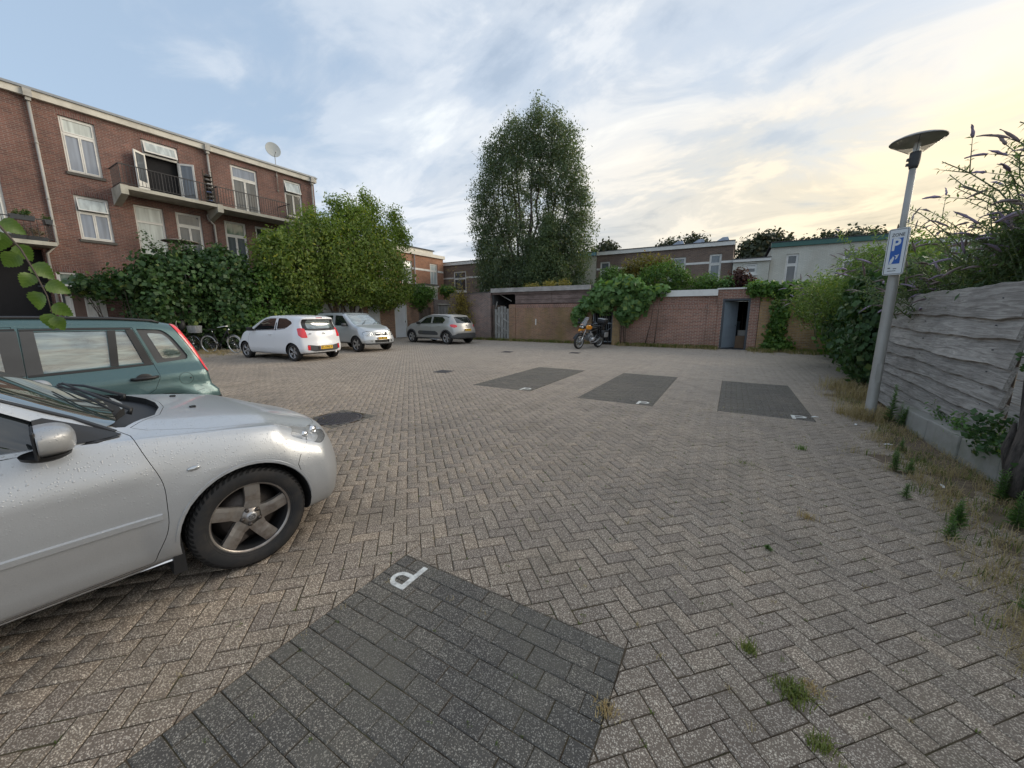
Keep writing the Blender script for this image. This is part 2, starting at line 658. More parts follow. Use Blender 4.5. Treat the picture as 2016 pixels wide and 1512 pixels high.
def in_view(x, y, margin=60):
    c, s = math.cos(R(CAM_YAW)), math.sin(R(CAM_YAW))
    u = x * c + y * s; fw = -x * s + y * c
    cp, sp = math.cos(R(CAM_PITCH)), math.sin(R(CAM_PITCH))
    d = fw * cp + CAM_H * sp
    v = CAM_H * cp - fw * sp
    d = np.maximum(d, .05)
    return (np.abs(u / d * CAM_F) < 1008 + margin) & (v / d * CAM_F < 756 + margin) & (fw > 0)


# herringbone lattice
i_, j_ = np.meshgrid(np.arange(-400, 400), np.arange(-200, 200), indexing='ij')
ou, ov = (i_ + 2 * j_).ravel() * PW, (i_ - 2 * j_).ravel() * PW
cen, ori = [], []
for (hu, hv, o) in ((1.0, .5, 0), (2.5, 0.0, 1)):
    u, v = ou + hu * PW, ov + hv * PW
    cen.append(np.stack([(u - v) * c45, (u + v) * c45], 1))
    ori.append(np.full(len(u), o))
cen = np.vstack(cen); ori = np.hstack(ori)
m = (cen[:, 0] > YARD[0]) & (cen[:, 0] < np.where(cen[:, 1] > 9.0, 4.6, YARD[1])) & (cen[:, 1] > YARD[2]) & (cen[:, 1] < YARD[3])
m &= (-cen[:, 0] * .5 + cen[:, 1] * .866) > -2.2
cen, ori = cen[m], ori[m]
ang = np.where(ori == 0, R(45), R(135))
ax = np.stack([np.cos(ang), np.sin(ang)], 1)
ay = np.stack([-ax[:, 1], ax[:, 0]], 1)


def rect(i, hl, hw):
    c = cen[i]
    return [tuple(c + ax[i] * a * hl + ay[i] * b * hw) for a, b in ((-1, -1), (1, -1), (1, 1), (-1, 1))]


# which pavers touch a hole
touch = np.zeros(len(cen), bool); inside = np.zeros(len(cen), bool)
for (x0, x1, y0, y1) in HOLES:
    r = .08
    touch |= (cen[:, 0] > x0 - r) & (cen[:, 0] < x1 + r) & (cen[:, 1] > y0 - r) & (cen[:, 1] < y1 + r)
    inside |= (cen[:, 0] > x0 + r + .03) & (cen[:, 0] < x1 - r - .03) & (cen[:, 1] > y0 + r + .03) & (cen[:, 1] < y1 - r - .03)
cutlist = np.nonzero(touch & ~inside)[0]
whole = np.nonzero(~touch)[0]
dist = np.hypot(cen[:, 0], cen[:, 1])
vis = in_view(cen[:, 0], cen[:, 1], 30)
# not those under the near car
order = [i for i in whole[np.argsort(dist[whole])] if vis[i] and not (cen[i, 0] < -2.3 and cen[i, 1] < 1.4)]
single = np.array(order[:290])
bulk = np.setdiff1d(whole, single)


def slab_arrays(c, axx, ayy, hl, hw, n_rings):
    """rings for many rectangular pavers -> verts (n,4*rings,3)"""
    n = len(c)
    zj = rng.normal(0, .0011, (n, 1)); tx = rng.normal(0, .008, (n, 1)); ty = rng.normal(0, .012, (n, 1))
    J = {(a, b): rng.normal(0, .0011, (n, 2)) for a in (-1, 1) for b in (-1, 1)}
    rings = []
    for (ins, z) in n_rings:
        q = []
        for a, b in ((-1, -1), (1, -1), (1, 1), (-1, 1)):
            pu, pv = a * (hl - ins), b * (hw - ins)
            p = c + axx * pu + ayy * pv + J[(a, b)]
            zz = z + zj + (tx * pu + ty * pv)
            q.append(np.hstack([p, zz]))
        rings.append(np.stack(q, 1))
    return np.concatenate(rings, 1)


def slabs_mesh(name, c, axx, ayy, hl, hw, mat, far):
    rings = [(0, 0.0 - .0035), (.0045, 0)] if far else [(0, -.014), (0, -.0035), (.0045, 0)]
    V = slab_arrays(c, axx, ayy, hl, hw, rings)
    k = len(rings); n = len(c)
    fs = []
    for r in range(k - 1):
        for j in range(4):
            j2 = (j + 1) % 4
            fs.append((r * 4 + j, r * 4 + j2, r * 4 + 4 + j2, r * 4 + 4 + j))
    fs.append(tuple((k - 1) * 4 + j for j in range(4)))
    F = np.array(fs)
    allF = (F[None] + (np.arange(n) * 4 * k)[:, None, None]).reshape(-1, 4)
    me = bpy.data.meshes.new(name)
    me.vertices.add(n * 4 * k); me.vertices.foreach_set('co', V.reshape(-1).astype(np.float32))
    me.loops.add(allF.size); me.loops.foreach_set('vertex_index', allF.reshape(-1).astype(np.int32))
    me.polygons.add(len(allF)); me.polygons.foreach_set('loop_start', np.arange(0, allF.size, 4, dtype=np.int32))
    at = me.attributes.new('tone', 'FLOAT_COLOR', 'FACE')
    tn = np.clip(rng.beta(2, 2, n), 0, 1)
    col = np.repeat(np.stack([tn, tn, tn, np.ones(n)], 1), len(F), 0)
    at.data.foreach_set('color', col.reshape(-1).astype(np.float32))
    me.materials.append(mat)
    me.update(calc_edges=True)
    return me


def poly_slabs(polys, name, mat):
    mbq = MB(); tn = []
    for p in polys:
        n = len(p)
        cx, cy = sum(a for a, b in p) / n, sum(b for a, b in p) / n
        zj = rng.normal(0, .001)
        vs = []
        for ins, z in ((.0035, -.014), (.0035, -.0035), (.008, 0)):
            for (x, y) in p:
                dx, dy = cx - x, cy - y
                d = math.hypot(dx, dy) + 1e-6
                k = min(ins * 1.3 / d, .6)
                vs.append((x + dx * k, y + dy * k, z + zj))
        fs = [(r * n + j, r * n + (j + 1) % n, r * n + n + (j + 1) % n, r * n + n + j) for r in range(2) for j in range(n)] + [tuple(2 * n + j for j in range(n))]
        if sum(p[i][0] * p[(i + 1) % n][1] - p[(i + 1) % n][0] * p[i][1] for i in range(n)) < 0:
            fs = [tuple(reversed(f)) for f in fs]
        mbq.add(vs, fs)
        tn += [float(rng.beta(2, 2))] * len(fs)
    me = mbq.mesh(name, [mat])
    at = me.attributes.new('tone', 'FLOAT_COLOR', 'FACE')
    at.data.foreach_set('color', np.array([[q, q, q, 1] for q in tn], np.float32).reshape(-1))
    return me


pave = link(bpy.data.objects.new('pavement', None))
tag(pave, 'grey brown concrete pavers laid in herringbone across the yard', kind='structure')
HL, HW = (PL - JOINT) / 2, (PW - JOINT) / 2
near = bulk[dist[bulk] < 8.5]; farr = bulk[dist[bulk] >= 8.5]
obj('paver_field', slabs_mesh('paver_field', cen[near], ax[near], ay[near], HL, HW, M_PAVE, False), pave, kind='stuff')
obj('paver_field', slabs_mesh('paver_field_far', cen[farr], ax[farr], ay[farr], HL, HW, M_PAVE, True), pave, kind='stuff')
polys = []
for i in cutlist:
    rem = [rect(i, PL / 2, PW / 2)]
    for (x0, x1, y0, y1) in HOLES:
        new = []
        for p in rem:
            if max(a for a, b in p) <= x0 or min(a for a, b in p) >= x1 or max(b for a, b in p) <= y0 or min(b for a, b in p) >= y1:
                new.append(p); continue
            q = p
            for (a, b, c) in ((-1, 0, -x0), (1, 0, x1), (0, -1, -y0), (0, 1, y1)):
                if len(q) < 3: break
                piece = clip(q, a, b, c)
                if len(piece) >= 3: new.append(piece)
                q = clip(q, -a, -b, -c)
        rem = new
    polys += [p for p in rem if len(p) >= 3 and area(p) > .0006]
obj('cut_pavers', poly_slabs(polys, 'cut_pavers', M_PAVE), pave, kind='stuff')


def single_slab(name, hl, hw, mat):
    vs, fs = [], []
    for ins, z in ((0, -.014), (0, -.0035), (.0045, 0)):
        vs += [(a * (hl - ins), b * (hw - ins), z) for a, b in ((-1, -1), (1, -1), (1, 1), (-1, 1))]
    fs = [(r * 4 + j, r * 4 + (j + 1) % 4, r * 4 + 4 + (j + 1) % 4, r * 4 + 4 + j) for r in range(2) for j in range(4)] + [(8, 9, 10, 11)]
    return mesh_from(name, vs, fs, mat)


me = single_slab('paver', HL, HW, M_PAVE_O)
for i in single:
    obj('paver', me, pave, (cen[i, 0], cen[i, 1], float(rng.normal(0, .0012))), (float(rng.normal(0, .010)), float(rng.normal(0, .008)), float(ang[i])))
# sand under the joints
M_SAND = soil_mat('joint_sand', (.045, .034, .024), (.095, .070, .048))
nxg, nyg = 150, 170
gxx = np.linspace(-3.6, 2.2, nxg); gyy = np.linspace(.0, 6.4, nyg)
GX, GY = np.meshgrid(gxx, gyy)
Zg = -.0056 + .0030 * np.sin(GX * 9.1 + 1.7 * np.sin(GY * 6.3)) * np.sin(GY * 7.7 + 2.1 * np.sin(GX * 4.9)) + rng.normal(0, .0012, GX.shape)
Zg = np.minimum(Zg, -.0042)
Vg = np.stack([GX, GY, Zg], -1).reshape(-1, 3)
qg = (np.arange(nyg - 1)[:, None] * nxg + np.arange(nxg - 1)[None]).ravel()
me = mesh_from('joint_filling', Vg, np.stack([qg, qg + 1, qg + 1 + nxg, qg + nxg], 1).tolist(), soil_mat('joint_moss_fill', (.060, .046, .032), (.115, .088, .060)))
obj('joint_filling', me, pave, kind='stuff')
mb = MB()
mb.add([(YARD[0], -4.5, -.0065), (YARD[1], -4.5, -.0065), (YARD[1], 8.9, -.0065), (4.6, 8.9, -.0065), (4.6, YARD[3], -.0065), (YARD[0], YARD[3], -.0065)], [(0, 1, 2, 3, 4, 5)])
mb.obj('joint_sand', [M_SAND], pave)

M_PAINT = plain('road_paint', (.74, .73, .68), .8, var=.18, scale=42, dirt=((.16, .155, .145), .8), bump=.4)


def letter_P(h, w, t):
    """P standing in +y, stem at left; flat sheet"""
    mbq = MB()
    z0, z1 = 0.0015, .004
    mbq.prism([(0, 0), (t, 0), (t, h), (0, h)], z0, z1)
    ro = h * .29; ri = ro - t * .85
    cy = h - ro
    cxx = w - ro
    pts_o = [(t, h)] + [(cxx + ro * math.cos(a), cy + ro * math.sin(a)) for a in np.linspace(PI / 2, -PI / 2, 12)] + [(t, cy - ro)]
    pts_i = [(t, cy + ri)] + [(cxx + ri * math.cos(a), cy + ri * math.sin(a)) for a in np.linspace(PI / 2, -PI / 2, 12)] + [(t, cy - ri)]
    n = len(pts_o)
    vs = [(x, y, z1) for x, y in pts_o] + [(x, y, z1) for x, y in pts_i] + [(x, y, z0) for x, y in pts_o]
    fs = [(n + i, n + i + 1, i + 1, i) for i in range(n - 1)] + [(i, i + 1, 2 * n + i + 1, 2 * n + i) for i in range(n - 1)]
    mbq.add(vs, fs)
    return mbq.mesh('painted_letter', [M_PAINT])


labels = ['leftmost of the three dark parking bays in the middle of the yard', 'middle of the three dark parking bays in the yard',
          'dark parking bay nearest the wooden fence and leaning lamp post', 'dark parking bay with white letter in the foreground']
for k, (x0, x1, y0, y1) in enumerate(BAYS):
    bay = link(bpy.data.objects.new('parking_bay', None))
    tag(bay, labels[k], kind='structure')
    c, a_, b_ = [], [], []
    nrow = int(round((y1 - y0) / PW)); hh = (y1 - y0) / nrow
    polyc = []
    for r in range(nrow):
        y = y0 + (r + .5) * hh
        x = x0 - (PL / 2 if r % 2 else 0)
        while x < x1 - .01:
            a0, a1 = max(x, x0), min(x + PL, x1)
            if a1 - a0 > .03:
                if a1 - a0 > PL - .001: c.append(((a0 + a1) / 2, y))
                else: polyc.append([(a0, y - hh / 2), (a1, y - hh / 2), (a1, y + hh / 2), (a0, y + hh / 2)])
            x += PL
    c = np.array(c)
    e = np.ones(len(c))
    A = np.stack([e, 0 * e], 1); B = np.stack([0 * e, e], 1)
    if k == 3:
        v = in_view(c[:, 0], c[:, 1], 30)
        me = single_slab('paver', (PL - .0035) / 2, (hh - .0035) / 2, M_DARK_O)
        for q in c[v]:
            obj('paver', me, bay, (q[0] + float(rng.normal(0, .0012)), q[1], .0002 + float(rng.normal(0, .0006))), (float(rng.normal(0, .006)), float(rng.normal(0, .005)), float(rng.normal(0, .010))))
        c, A, B = c[~v], A[~v], B[~v]
    if len(c):
        obj('dark_pavers', slabs_mesh('dark_pavers', c, A, B, (PL - .005) / 2, (hh - .005) / 2, M_DARK, k != 3), bay, kind='stuff')
    obj('cut_pavers', poly_slabs(polyc, 'cut_pavers', M_DARK), bay, kind='stuff')
    if k == 3:
        obj('painted_letter', letter_P(.205, .135, .033), bay, (-1.445, 1.495, 0), (0, 0, PI))
    else:
        obj('painted_letter', letter_P(.24, .19, .045), bay, (x1 - .27, y0 + .03, 0), (0, 0, 0))

# manhole in the yard, and two small gullies far off
M_IRON = plain('cast_iron', (.075, .068, .070), .6, .3, var=.35, scale=20, bump=.2)
mh = thing('manhole_cover', 'round cast iron manhole cover beside the silver car bonnet', 'manhole cover', (-4.91, 3.37, 0))
mb = MB(); mb.lathe([(.30, -.012), (.30, .001), (.335, .001), (.335, -.012)], 40)
mb.obj('ring', [M_IRON], mh)
mb = MB(); mb.lathe([(0, -.004), (.296, -.004), (.296, -.012)], 40)
for a in range(-6, 7):
    for b in range(-6, 7):
        if math.hypot(a, b) < 6.2: mb.box((a * .045, b * .045, -.002), (.026, .026, .006))
mb.obj('lid', [M_IRON], mh)
mb = MB()
for k in range(8):
    a = k * PI / 4 + PI / 8
    mb.box((.0, .0, 0), (.001, .001, .001))
poly = []
for i in range(-5, 5):
    for j in range(-5, 5):
        x, y = -4.91 + (i + .5) * .078, 3.37 + (j + .5) * .074
        if math.hypot(x + 4.91, y - 3.37) > .36: poly.append([(x - .039, y - .037), (x + .039, y - .037), (x + .039, y + .037), (x - .039, y + .037)])
obj('manhole_surround', poly_slabs(poly, 'manhole_surround', M_DARK), pave, kind='stuff')
for (x, y, lab) in ((-6.6, 7.75, 'small square iron drain cover in the yard left of the dark bays'), (-5.35, 14.3, 'flat iron drain cover in front of the orange motorcycle'), (-7.9, 13.3, 'small iron drain cover in front of the grey hatchback')):
    dr = thing('drain_cover', lab, 'drain cover', (x, y, .001), R(8))
    mb = MB(); mb.b2((-.2, -.2, 0), (.2, -.15, .008)); mb.b2((-.2, .15, 0), (.2, .2, .008)); mb.b2((-.2, -.15, 0), (-.15, .15, .008)); mb.b2((.15, -.15, 0), (.2, .15, .008))
    mb.obj('frame', [M_IRON], dr)
    mb = MB(); mb.b2((-.145, -.145, 0), (.145, .145, .005))
    for i in range(5): mb.box((0, -.11 + i * .055, .006), (.25, .02, .004))
    mb.obj('lid', [M_IRON], dr)

# ------------------------------------------------------------------ cars: library


def mono(pts):
    """monotone cubic through (x, v) pairs"""
    P = sorted(pts)
    X = np.array([p[0] for p in P], float); Y = np.array([p[1] for p in P], float)
    h = np.diff(X); d = np.diff(Y) / h
    m = np.zeros(len(X))
    m[0], m[-1] = d[0], d[-1]
    for i in range(1, len(X) - 1):
        if d[i - 1] * d[i] > 0:
            w1, w2 = 2 * h[i] + h[i - 1], h[i] + 2 * h[i - 1]
            m[i] = (w1 + w2) / (w1 / d[i - 1] + w2 / d[i])

    def f(x):
        x = np.clip(x, X[0], X[-1])
        i = np.clip(np.searchsorted(X, x) - 1, 0, len(X) - 2)
        t = (x - X[i]) / h[i]
        return ((2 * t ** 3 - 3 * t ** 2 + 1) * Y[i] + (t ** 3 - 2 * t ** 2 + t) * h[i] * m[i] + (-2 * t ** 3 + 3 * t ** 2) * Y[i + 1] + (t ** 3 - t ** 2) * h[i] * m[i + 1])
    return f


def ring_curve(P, sub):
    """centripetal-like Catmull-Rom through the section points; ends mirrored over y"""
    P = np.array(P, float)
    ext = np.vstack([P[1] * [-1, 1], P, P[-2] * [-1, 1]])
    out = []
    for i in range(1, len(ext) - 2):
        p0, p1, p2, p3 = ext[i - 1:i + 3]
        d1, d0, d2 = [max(np.linalg.norm(b - a), 1e-4) for a, b in ((p1, p2), (p0, p1), (p2, p3))]
        t1 = (p2 - p0) / (d0 + d1) * d1; t2 = (p3 - p1) / (d1 + d2) * d1
        for k in range(sub):
            t = k / sub
            out.append((2 * t ** 3 - 3 * t ** 2 + 1) * p1 + (t ** 3 - 2 * t ** 2 + t) * t1 + (-2 * t ** 3 + 3 * t ** 2) * p2 + (t ** 3 - t ** 2) * t2)
    out.append(P[-1])
    return np.array(out)


def car_solid(S, nx=44, sub=3):
    C = {k: mono(v) for k, v in S['curves'].items()}
    fp, rp = mono(S['fp']), mono(S['rp'])
    xf_, xr_ = S['xf'], S['xr']
    wmax = max(v for _, v in S['curves']['w'])
    fa, fpw = S['fplan']; ra, rpw = S['rplan']

    def xfront(y, z): return xf_ - fp(z) - fa * np.abs(np.clip(y / wmax, -1, 1)) ** fpw
    def xrear(y, z): return xr_ + rp(z) + ra * np.abs(np.clip(y / wmax, -1, 1)) ** rpw
    zf, zr_ = .75, .75

    def section(x):
        c = {k: float(f(x)) for k, f in C.items()}
        w = c['w']
        gh = c['zr'] - c['zbelt']
        P = [(0, c['zb']), (.6 * w, c['zb']), (w - .09, c['zb'] + .008), (w - .025, c['zb'] + .06), (w, c['zm']),
             (c['ws'], c['zs']), (c['wb'], c['zbelt']),
             (c['wb'] + (c['wr'] - c['wb']) * .5 + .018 * min(1, max(0, gh) / .3), c['zbelt'] + gh * .5),
             (c['wr'], c['zr']), (c['wr'] * .72, c['zr'] + (c['zt'] - c['zr']) * .72), (0, c['zt'])]
        return ring_curve(P, sub)
    rings = []
    zone = .55
    xs = np.linspace(0, 1, nx)
    a, b = xr_ + zone, xf_ - zone
    body = np.linspace(a, b, nx)
    rad = S.get('round', .045)
    seq = []
    for t in (1.0, .985, .96, .92, .86, .76, .62, .46, .3, .15): seq.append(('r', t))
    for x in body: seq.append(('m', x))
    for t in (.15, .3, .46, .62, .76, .86, .92, .96, .985, 1.0): seq.append(('f', t))
    for kind, t in seq:
        if kind == 'm':
            s = section(t)
            rings.append(np.column_stack([np.full(len(s), t), s])); continue
        xn = b + t * zone if kind == 'f' else a - t * zone
        s = section(xn)
        tau = max(0, (t - .88) / .12)
        sh = rad * (1 - math.sqrt(max(0, 1 - tau * tau)))
        cz = (s[0, 1] + s[-1, 1]) / 2
        k = 1 - sh / max(np.hypot(s[:, 0], s[:, 1] - cz).mean(), .1)
        s = np.column_stack([s[:, 0] * k, cz + (s[:, 1] - cz) * k])
        if kind == 'f': x = b + (xfront(s[:, 0], s[:, 1]) - b) * t
        else: x = a + (xrear(s[:, 0], s[:, 1]) - a) * t
        rings.append(np.column_stack([x, s]))
    # caps
    def cap(last, fn):
        out = []
        cz = (last[0, 2] + last[-1, 2]) / 2
        for k in (.97, .9, .8, .65, .48, .3, .13):
            y = last[:, 1] * k; z = cz + (last[:, 2] - cz) * k
            out.append(np.column_stack([fn(y, z), y, z]))
        return out, (float(fn(np.array([0.]), np.array([cz]))[0]), 0, cz)
    c0, p0 = cap(rings[0], xrear); c1, p1 = cap(rings[-1], xfront)
    rings = c0[::-1] + rings + c1
    # wheel arch flares
    for Q in rings:
        for (ax_, az_, ar, fl, sg) in S['arches']:
            r = np.hypot(Q[:, 0] - ax_, Q[:, 2] - az_)
            m_ = (np.abs(Q[:, 1]) > wmax * .8) & (r > ar * .8)
            Q[m_, 1] += fl * np.exp(-((r[m_] - ar) / sg) ** 2)
    if 'disp' in S:
        for Q in rings: S['disp'](Q)
    k = len(rings[0])
    full = []
    for Q in rings:
        mir = Q[1:-1][::-1] * [1, -1, 1]
        full.append(np.vstack([Q, mir]))
    m_ = len(full[0])
    V = [tuple(v) for Q in full for v in Q]
    F = []
    for i in range(len(full) - 1):
        for j in range(m_):
            F.append((i * m_ + j, (i + 1) * m_ + j, (i + 1) * m_ + (j + 1) % m_, i * m_ + (j + 1) % m_))
    iA = len(V); V.append(p0); iB = len(V); V.append(p1)
    L_ = (len(full) - 1) * m_
    for j in range(m_):
        F.append((iA, j, (j + 1) % m_)); F.append((iB, L_ + (j + 1) % m_, L_ + j))
    bm = bmesh.new()
    vs = [bm.verts.new(v) for v in V]
    for f in F: bm.faces.new([vs[i] for i in f])
    bmesh.ops.recalc_face_normals(bm, faces=bm.faces)
    return bm


TMP = bpy.data.scenes.new('tmp')


def boolean(meA, meB, op):
    A = bpy.data.objects.new('a', meA); B = bpy.data.objects.new('b', meB)
    TMP.collection.objects.link(A); TMP.collection.objects.link(B)
    md = A.modifiers.new('b', 'BOOLEAN')
    md.operation = op; md.object = B
    res = None
    vl = TMP.view_layers[0]
    for sv in ('MANIFOLD', 'EXACT'):
        md.solver = sv
        vl.update()
        dg = vl.depsgraph
        res = bpy.data.meshes.new_from_object(A.evaluated_get(dg), depsgraph=dg)
        if len(res.polygons) and not (op == 'DIFFERENCE' and len(res.polygons) == len(meA.polygons)):
            break
    bpy.data.objects.remove(A); bpy.data.objects.remove(B)
    return res


FRAMES = {  # name: (origin dir, u axis, v axis)
    'R': (Vector((0, -1, 0)), Vector((1, 0, 0)), Vector((0, 0, 1))),
    'L': (Vector((0, 1, 0)), Vector((1, 0, 0)), Vector((0, 0, 1))),
    'F': (Vector((1, 0, 0)), Vector((0, 1, 0)), Vector((0, 0, 1))),
    'B': (Vector((-1, 0, 0)), Vector((0, 1, 0)), Vector((0, 0, 1))),
    'T': (Vector((0, 0, 1)), Vector((1, 0, 0)), Vector((0, 1, 0))),
}


def frame_of(fr):
    if isinstance(fr, str): return FRAMES[fr]
    a = R(fr)                      # oblique: direction angle in plan, from +x towards +y
    return (Vector((math.cos(a), math.sin(a), 0)), Vector((-math.sin(a), math.cos(a), 0)), Vector((0, 0, 1)))


def grow(poly, d):
    """offset a polygon outwards by d"""
    n = len(poly)
    ar = sum(poly[i][0] * poly[(i + 1) % n][1] - poly[(i + 1) % n][0] * poly[i][1] for i in range(n))
    s = 1 if ar > 0 else -1
    out = []
    for i in range(n):
        p, q, r = Vector(poly[i - 1]), Vector(poly[i]), Vector(poly[(i + 1) % n])
        e1, e2 = (q - p).normalized(), (r - q).normalized()
        n1, n2 = Vector((e1.y, -e1.x)) * s, Vector((e2.y, -e2.x)) * s
        m_ = (n1 + n2)
        if m_.length < 1e-4: m_ = n1.copy()
        m_.normalize()
        k = d / max(m_.dot(n1), .4)
        out.append(tuple(q + m_ * k))
    return out


def round_poly(poly, r, n=4):
    out = []
    m_ = len(poly)
    for i in range(m_):
        p, q, s = Vector(poly[i - 1]), Vector(poly[i]), Vector(poly[(i + 1) % m_])
        rr = r if not isinstance(r, (list, tuple)) else r[i]
        a, b = (p - q), (s - q)
        d = min(rr, a.length * .45, b.length * .45)
        A, B = q + a.normalized() * d, q + b.normalized() * d
        if rr <= 0: out.append(tuple(q)); continue
        for k in range(n + 1):
            t = k / n
            out.append(tuple(A * (1 - t) ** 2 + q * 2 * t * (1 - t) + B * t * t))
    return out


def prism_mesh(poly, fr, r0, r1):
    d, u, v = frame_of(fr)
    n = len(poly)
    vs = [tuple(u * p[0] + v * p[1] + d * r0) for p in poly] + [tuple(u * p[0] + v * p[1] + d * r1) for p in poly]
    fs = [tuple(range(n)), tuple(reversed(range(n, 2 * n)))] + [(i, n + i, n + (i + 1) % n, (i + 1) % n) for i in range(n)]
    me = bpy.data.meshes.new('cut')
    me.from_pydata(vs, [], fs)
    bm = bmesh.new(); bm.from_mesh(me); bmesh.ops.recalc_face_normals(bm, faces=bm.faces); bm.to_mesh(me); bm.free()
    return me


class Car:
    def __init__(s, root, S, paint, nx=44, sub=3):
        s.root = root
        bm = car_solid(S, nx, sub)
        bm.normal_update()
        s.me = bpy.data.meshes.new('solid'); bm.to_mesh(s.me)
        s.off = {}
        for nm, d in (('inner', -.014), ('outer', .006), ('deep', -.04)):
            m2 = s.me.copy()
            co = np.array([v.co + v.normal * d for v in bm.verts], np.float32)
            m2.vertices.foreach_set('co', co.reshape(-1)); m2.update()
            s.off[nm] = m2
        s.off['solid'] = s.me
        s.bvh = BVHTree.FromBMesh(bm)
        s.fn = [[v.index for v in f.verts] for f in bm.faces]
        s.vn = [v.normal.copy() for v in bm.verts]; s.vc = [v.co.copy() for v in bm.verts]
        bm.free()
        s.body = s.me.copy()
        s.paint = paint

    def smooth_normals(s, me):
        cache = {}
        nrm = []
        vco = [v.co.copy() for v in me.vertices]
        for p in me.polygons:
            pn = p.normal
            for vi in p.vertices:
                if vi not in cache:
                    loc, _n, fi, dist = s.bvh.find_nearest(vco[vi])
                    if fi is None or dist > .05: cache[vi] = None
                    else:
                        acc = Vector((0, 0, 0))
                        for k in s.fn[fi]:
                            w = 1.0 / ((s.vc[k] - loc).length_squared + 1e-7)
                            acc += s.vn[k] * w
                        cache[vi] = acc.normalized()
                sn = cache[vi]
                nrm.append(sn if (sn is not None and sn.dot(pn) > .72) else pn)
        me.polygons.foreach_set('use_smooth', [True] * len(me.polygons))
        me.normals_split_custom_set([tuple(n) for n in nrm])
        return me

    def piece(s, name, poly, fr, r0, r1, mat, src='solid', gap=.003, minus=(), parent=None, remove=True, kind=None, label=None):
        me = boolean(s.off[src], prism_mesh(grow(poly, -gap) if gap else poly, fr, r0, r1), 'INTERSECT')
        for (p2, f2, a2, b2) in minus:
            me = boolean(me, prism_mesh(p2, f2, a2, b2), 'DIFFERENCE')
        me.materials.clear(); me.materials.append(mat)
        s.smooth_normals(me)
        o = obj(name, me, parent or s.root)
        if label: o['label'] = label
        if remove: s.cut(poly, fr, r0, r1)
        return o

    def cut(s, poly, fr, r0, r1):
        s.body = boolean(s.body, prism_mesh(poly, fr, r0, r1), 'DIFFERENCE')

    def cut_arch(s, x, z, r, w, depth=.26):
        for sg in (-1, 1):
            poly = [(x + r * math.cos(a), z + r * math.sin(a)) for a in np.linspace(0, 2 * PI, 40, endpoint=False)]
            s.body = boolean(s.body, prism_mesh(poly, 'L' if sg > 0 else 'R', w - depth, w + .4), 'DIFFERENCE')

    def finish(s, name='body', under=None):
        me = s.body
        me.materials.clear(); me.materials.append(s.paint)
        if under: me.materials.append(under)
        s.smooth_normals(me)
        if under:
            idx = []
            for p in me.polygons:
                c = p.center
                loc, n_, fi, dist = s.bvh.find_nearest(c)
                idx.append(1 if (dist > .012 or c.z < .16 or (p.normal.z < -.8 and c.z < .3)) else 0)
            me.polygons.foreach_set('material_index', idx)
        return obj(name, me, s.root)

    def surf(s, fr, u, v, r=2.0):
        d, ua, va = frame_of(fr)
        o = ua * u + va * v + d * r
        loc, n, i, dist = s.bvh.ray_cast(o, -d)
        return (loc, n) if loc is not None else (ua * u + va * v, d)

    def strip(s, name, pts, fr, width, h, mat, parent=None, closed=False, n=None):
        """raised moulding or seam lying on the surface along pts (u, v)"""
        mb_ = MB(); P = []
        for (u, v) in pts:
            loc, nn = s.surf(fr, u, v)
            P.append((loc, nn))
        vs, fs = [], []
        k = len(P)
        for i, (p, nn) in enumerate(P):
            t = (P[(i + 1) % k][0] - P[i - 1][0]) if closed else (P[min(i + 1, k - 1)][0] - P[max(i - 1, 0)][0])
            sd = nn.cross(t).normalized() * width / 2
            vs += [p - sd - nn * .004, p - sd * .7 + nn * h, p + sd * .7 + nn * h, p + sd - nn * .004]
        for i in range(k if closed else k - 1):
            a, b = i * 4, ((i + 1) % k) * 4
            for j in range(3): fs.append((a + j, a + j + 1, b + j + 1, b + j))
        if not closed:
            fs += [(3, 2, 1, 0), ((k - 1) * 4, (k - 1) * 4 + 1, (k - 1) * 4 + 2, (k - 1) * 4 + 3)]
        mb_.add(vs, fs, smooth=False)
        return mb_.obj(name, [mat], parent or s.root)


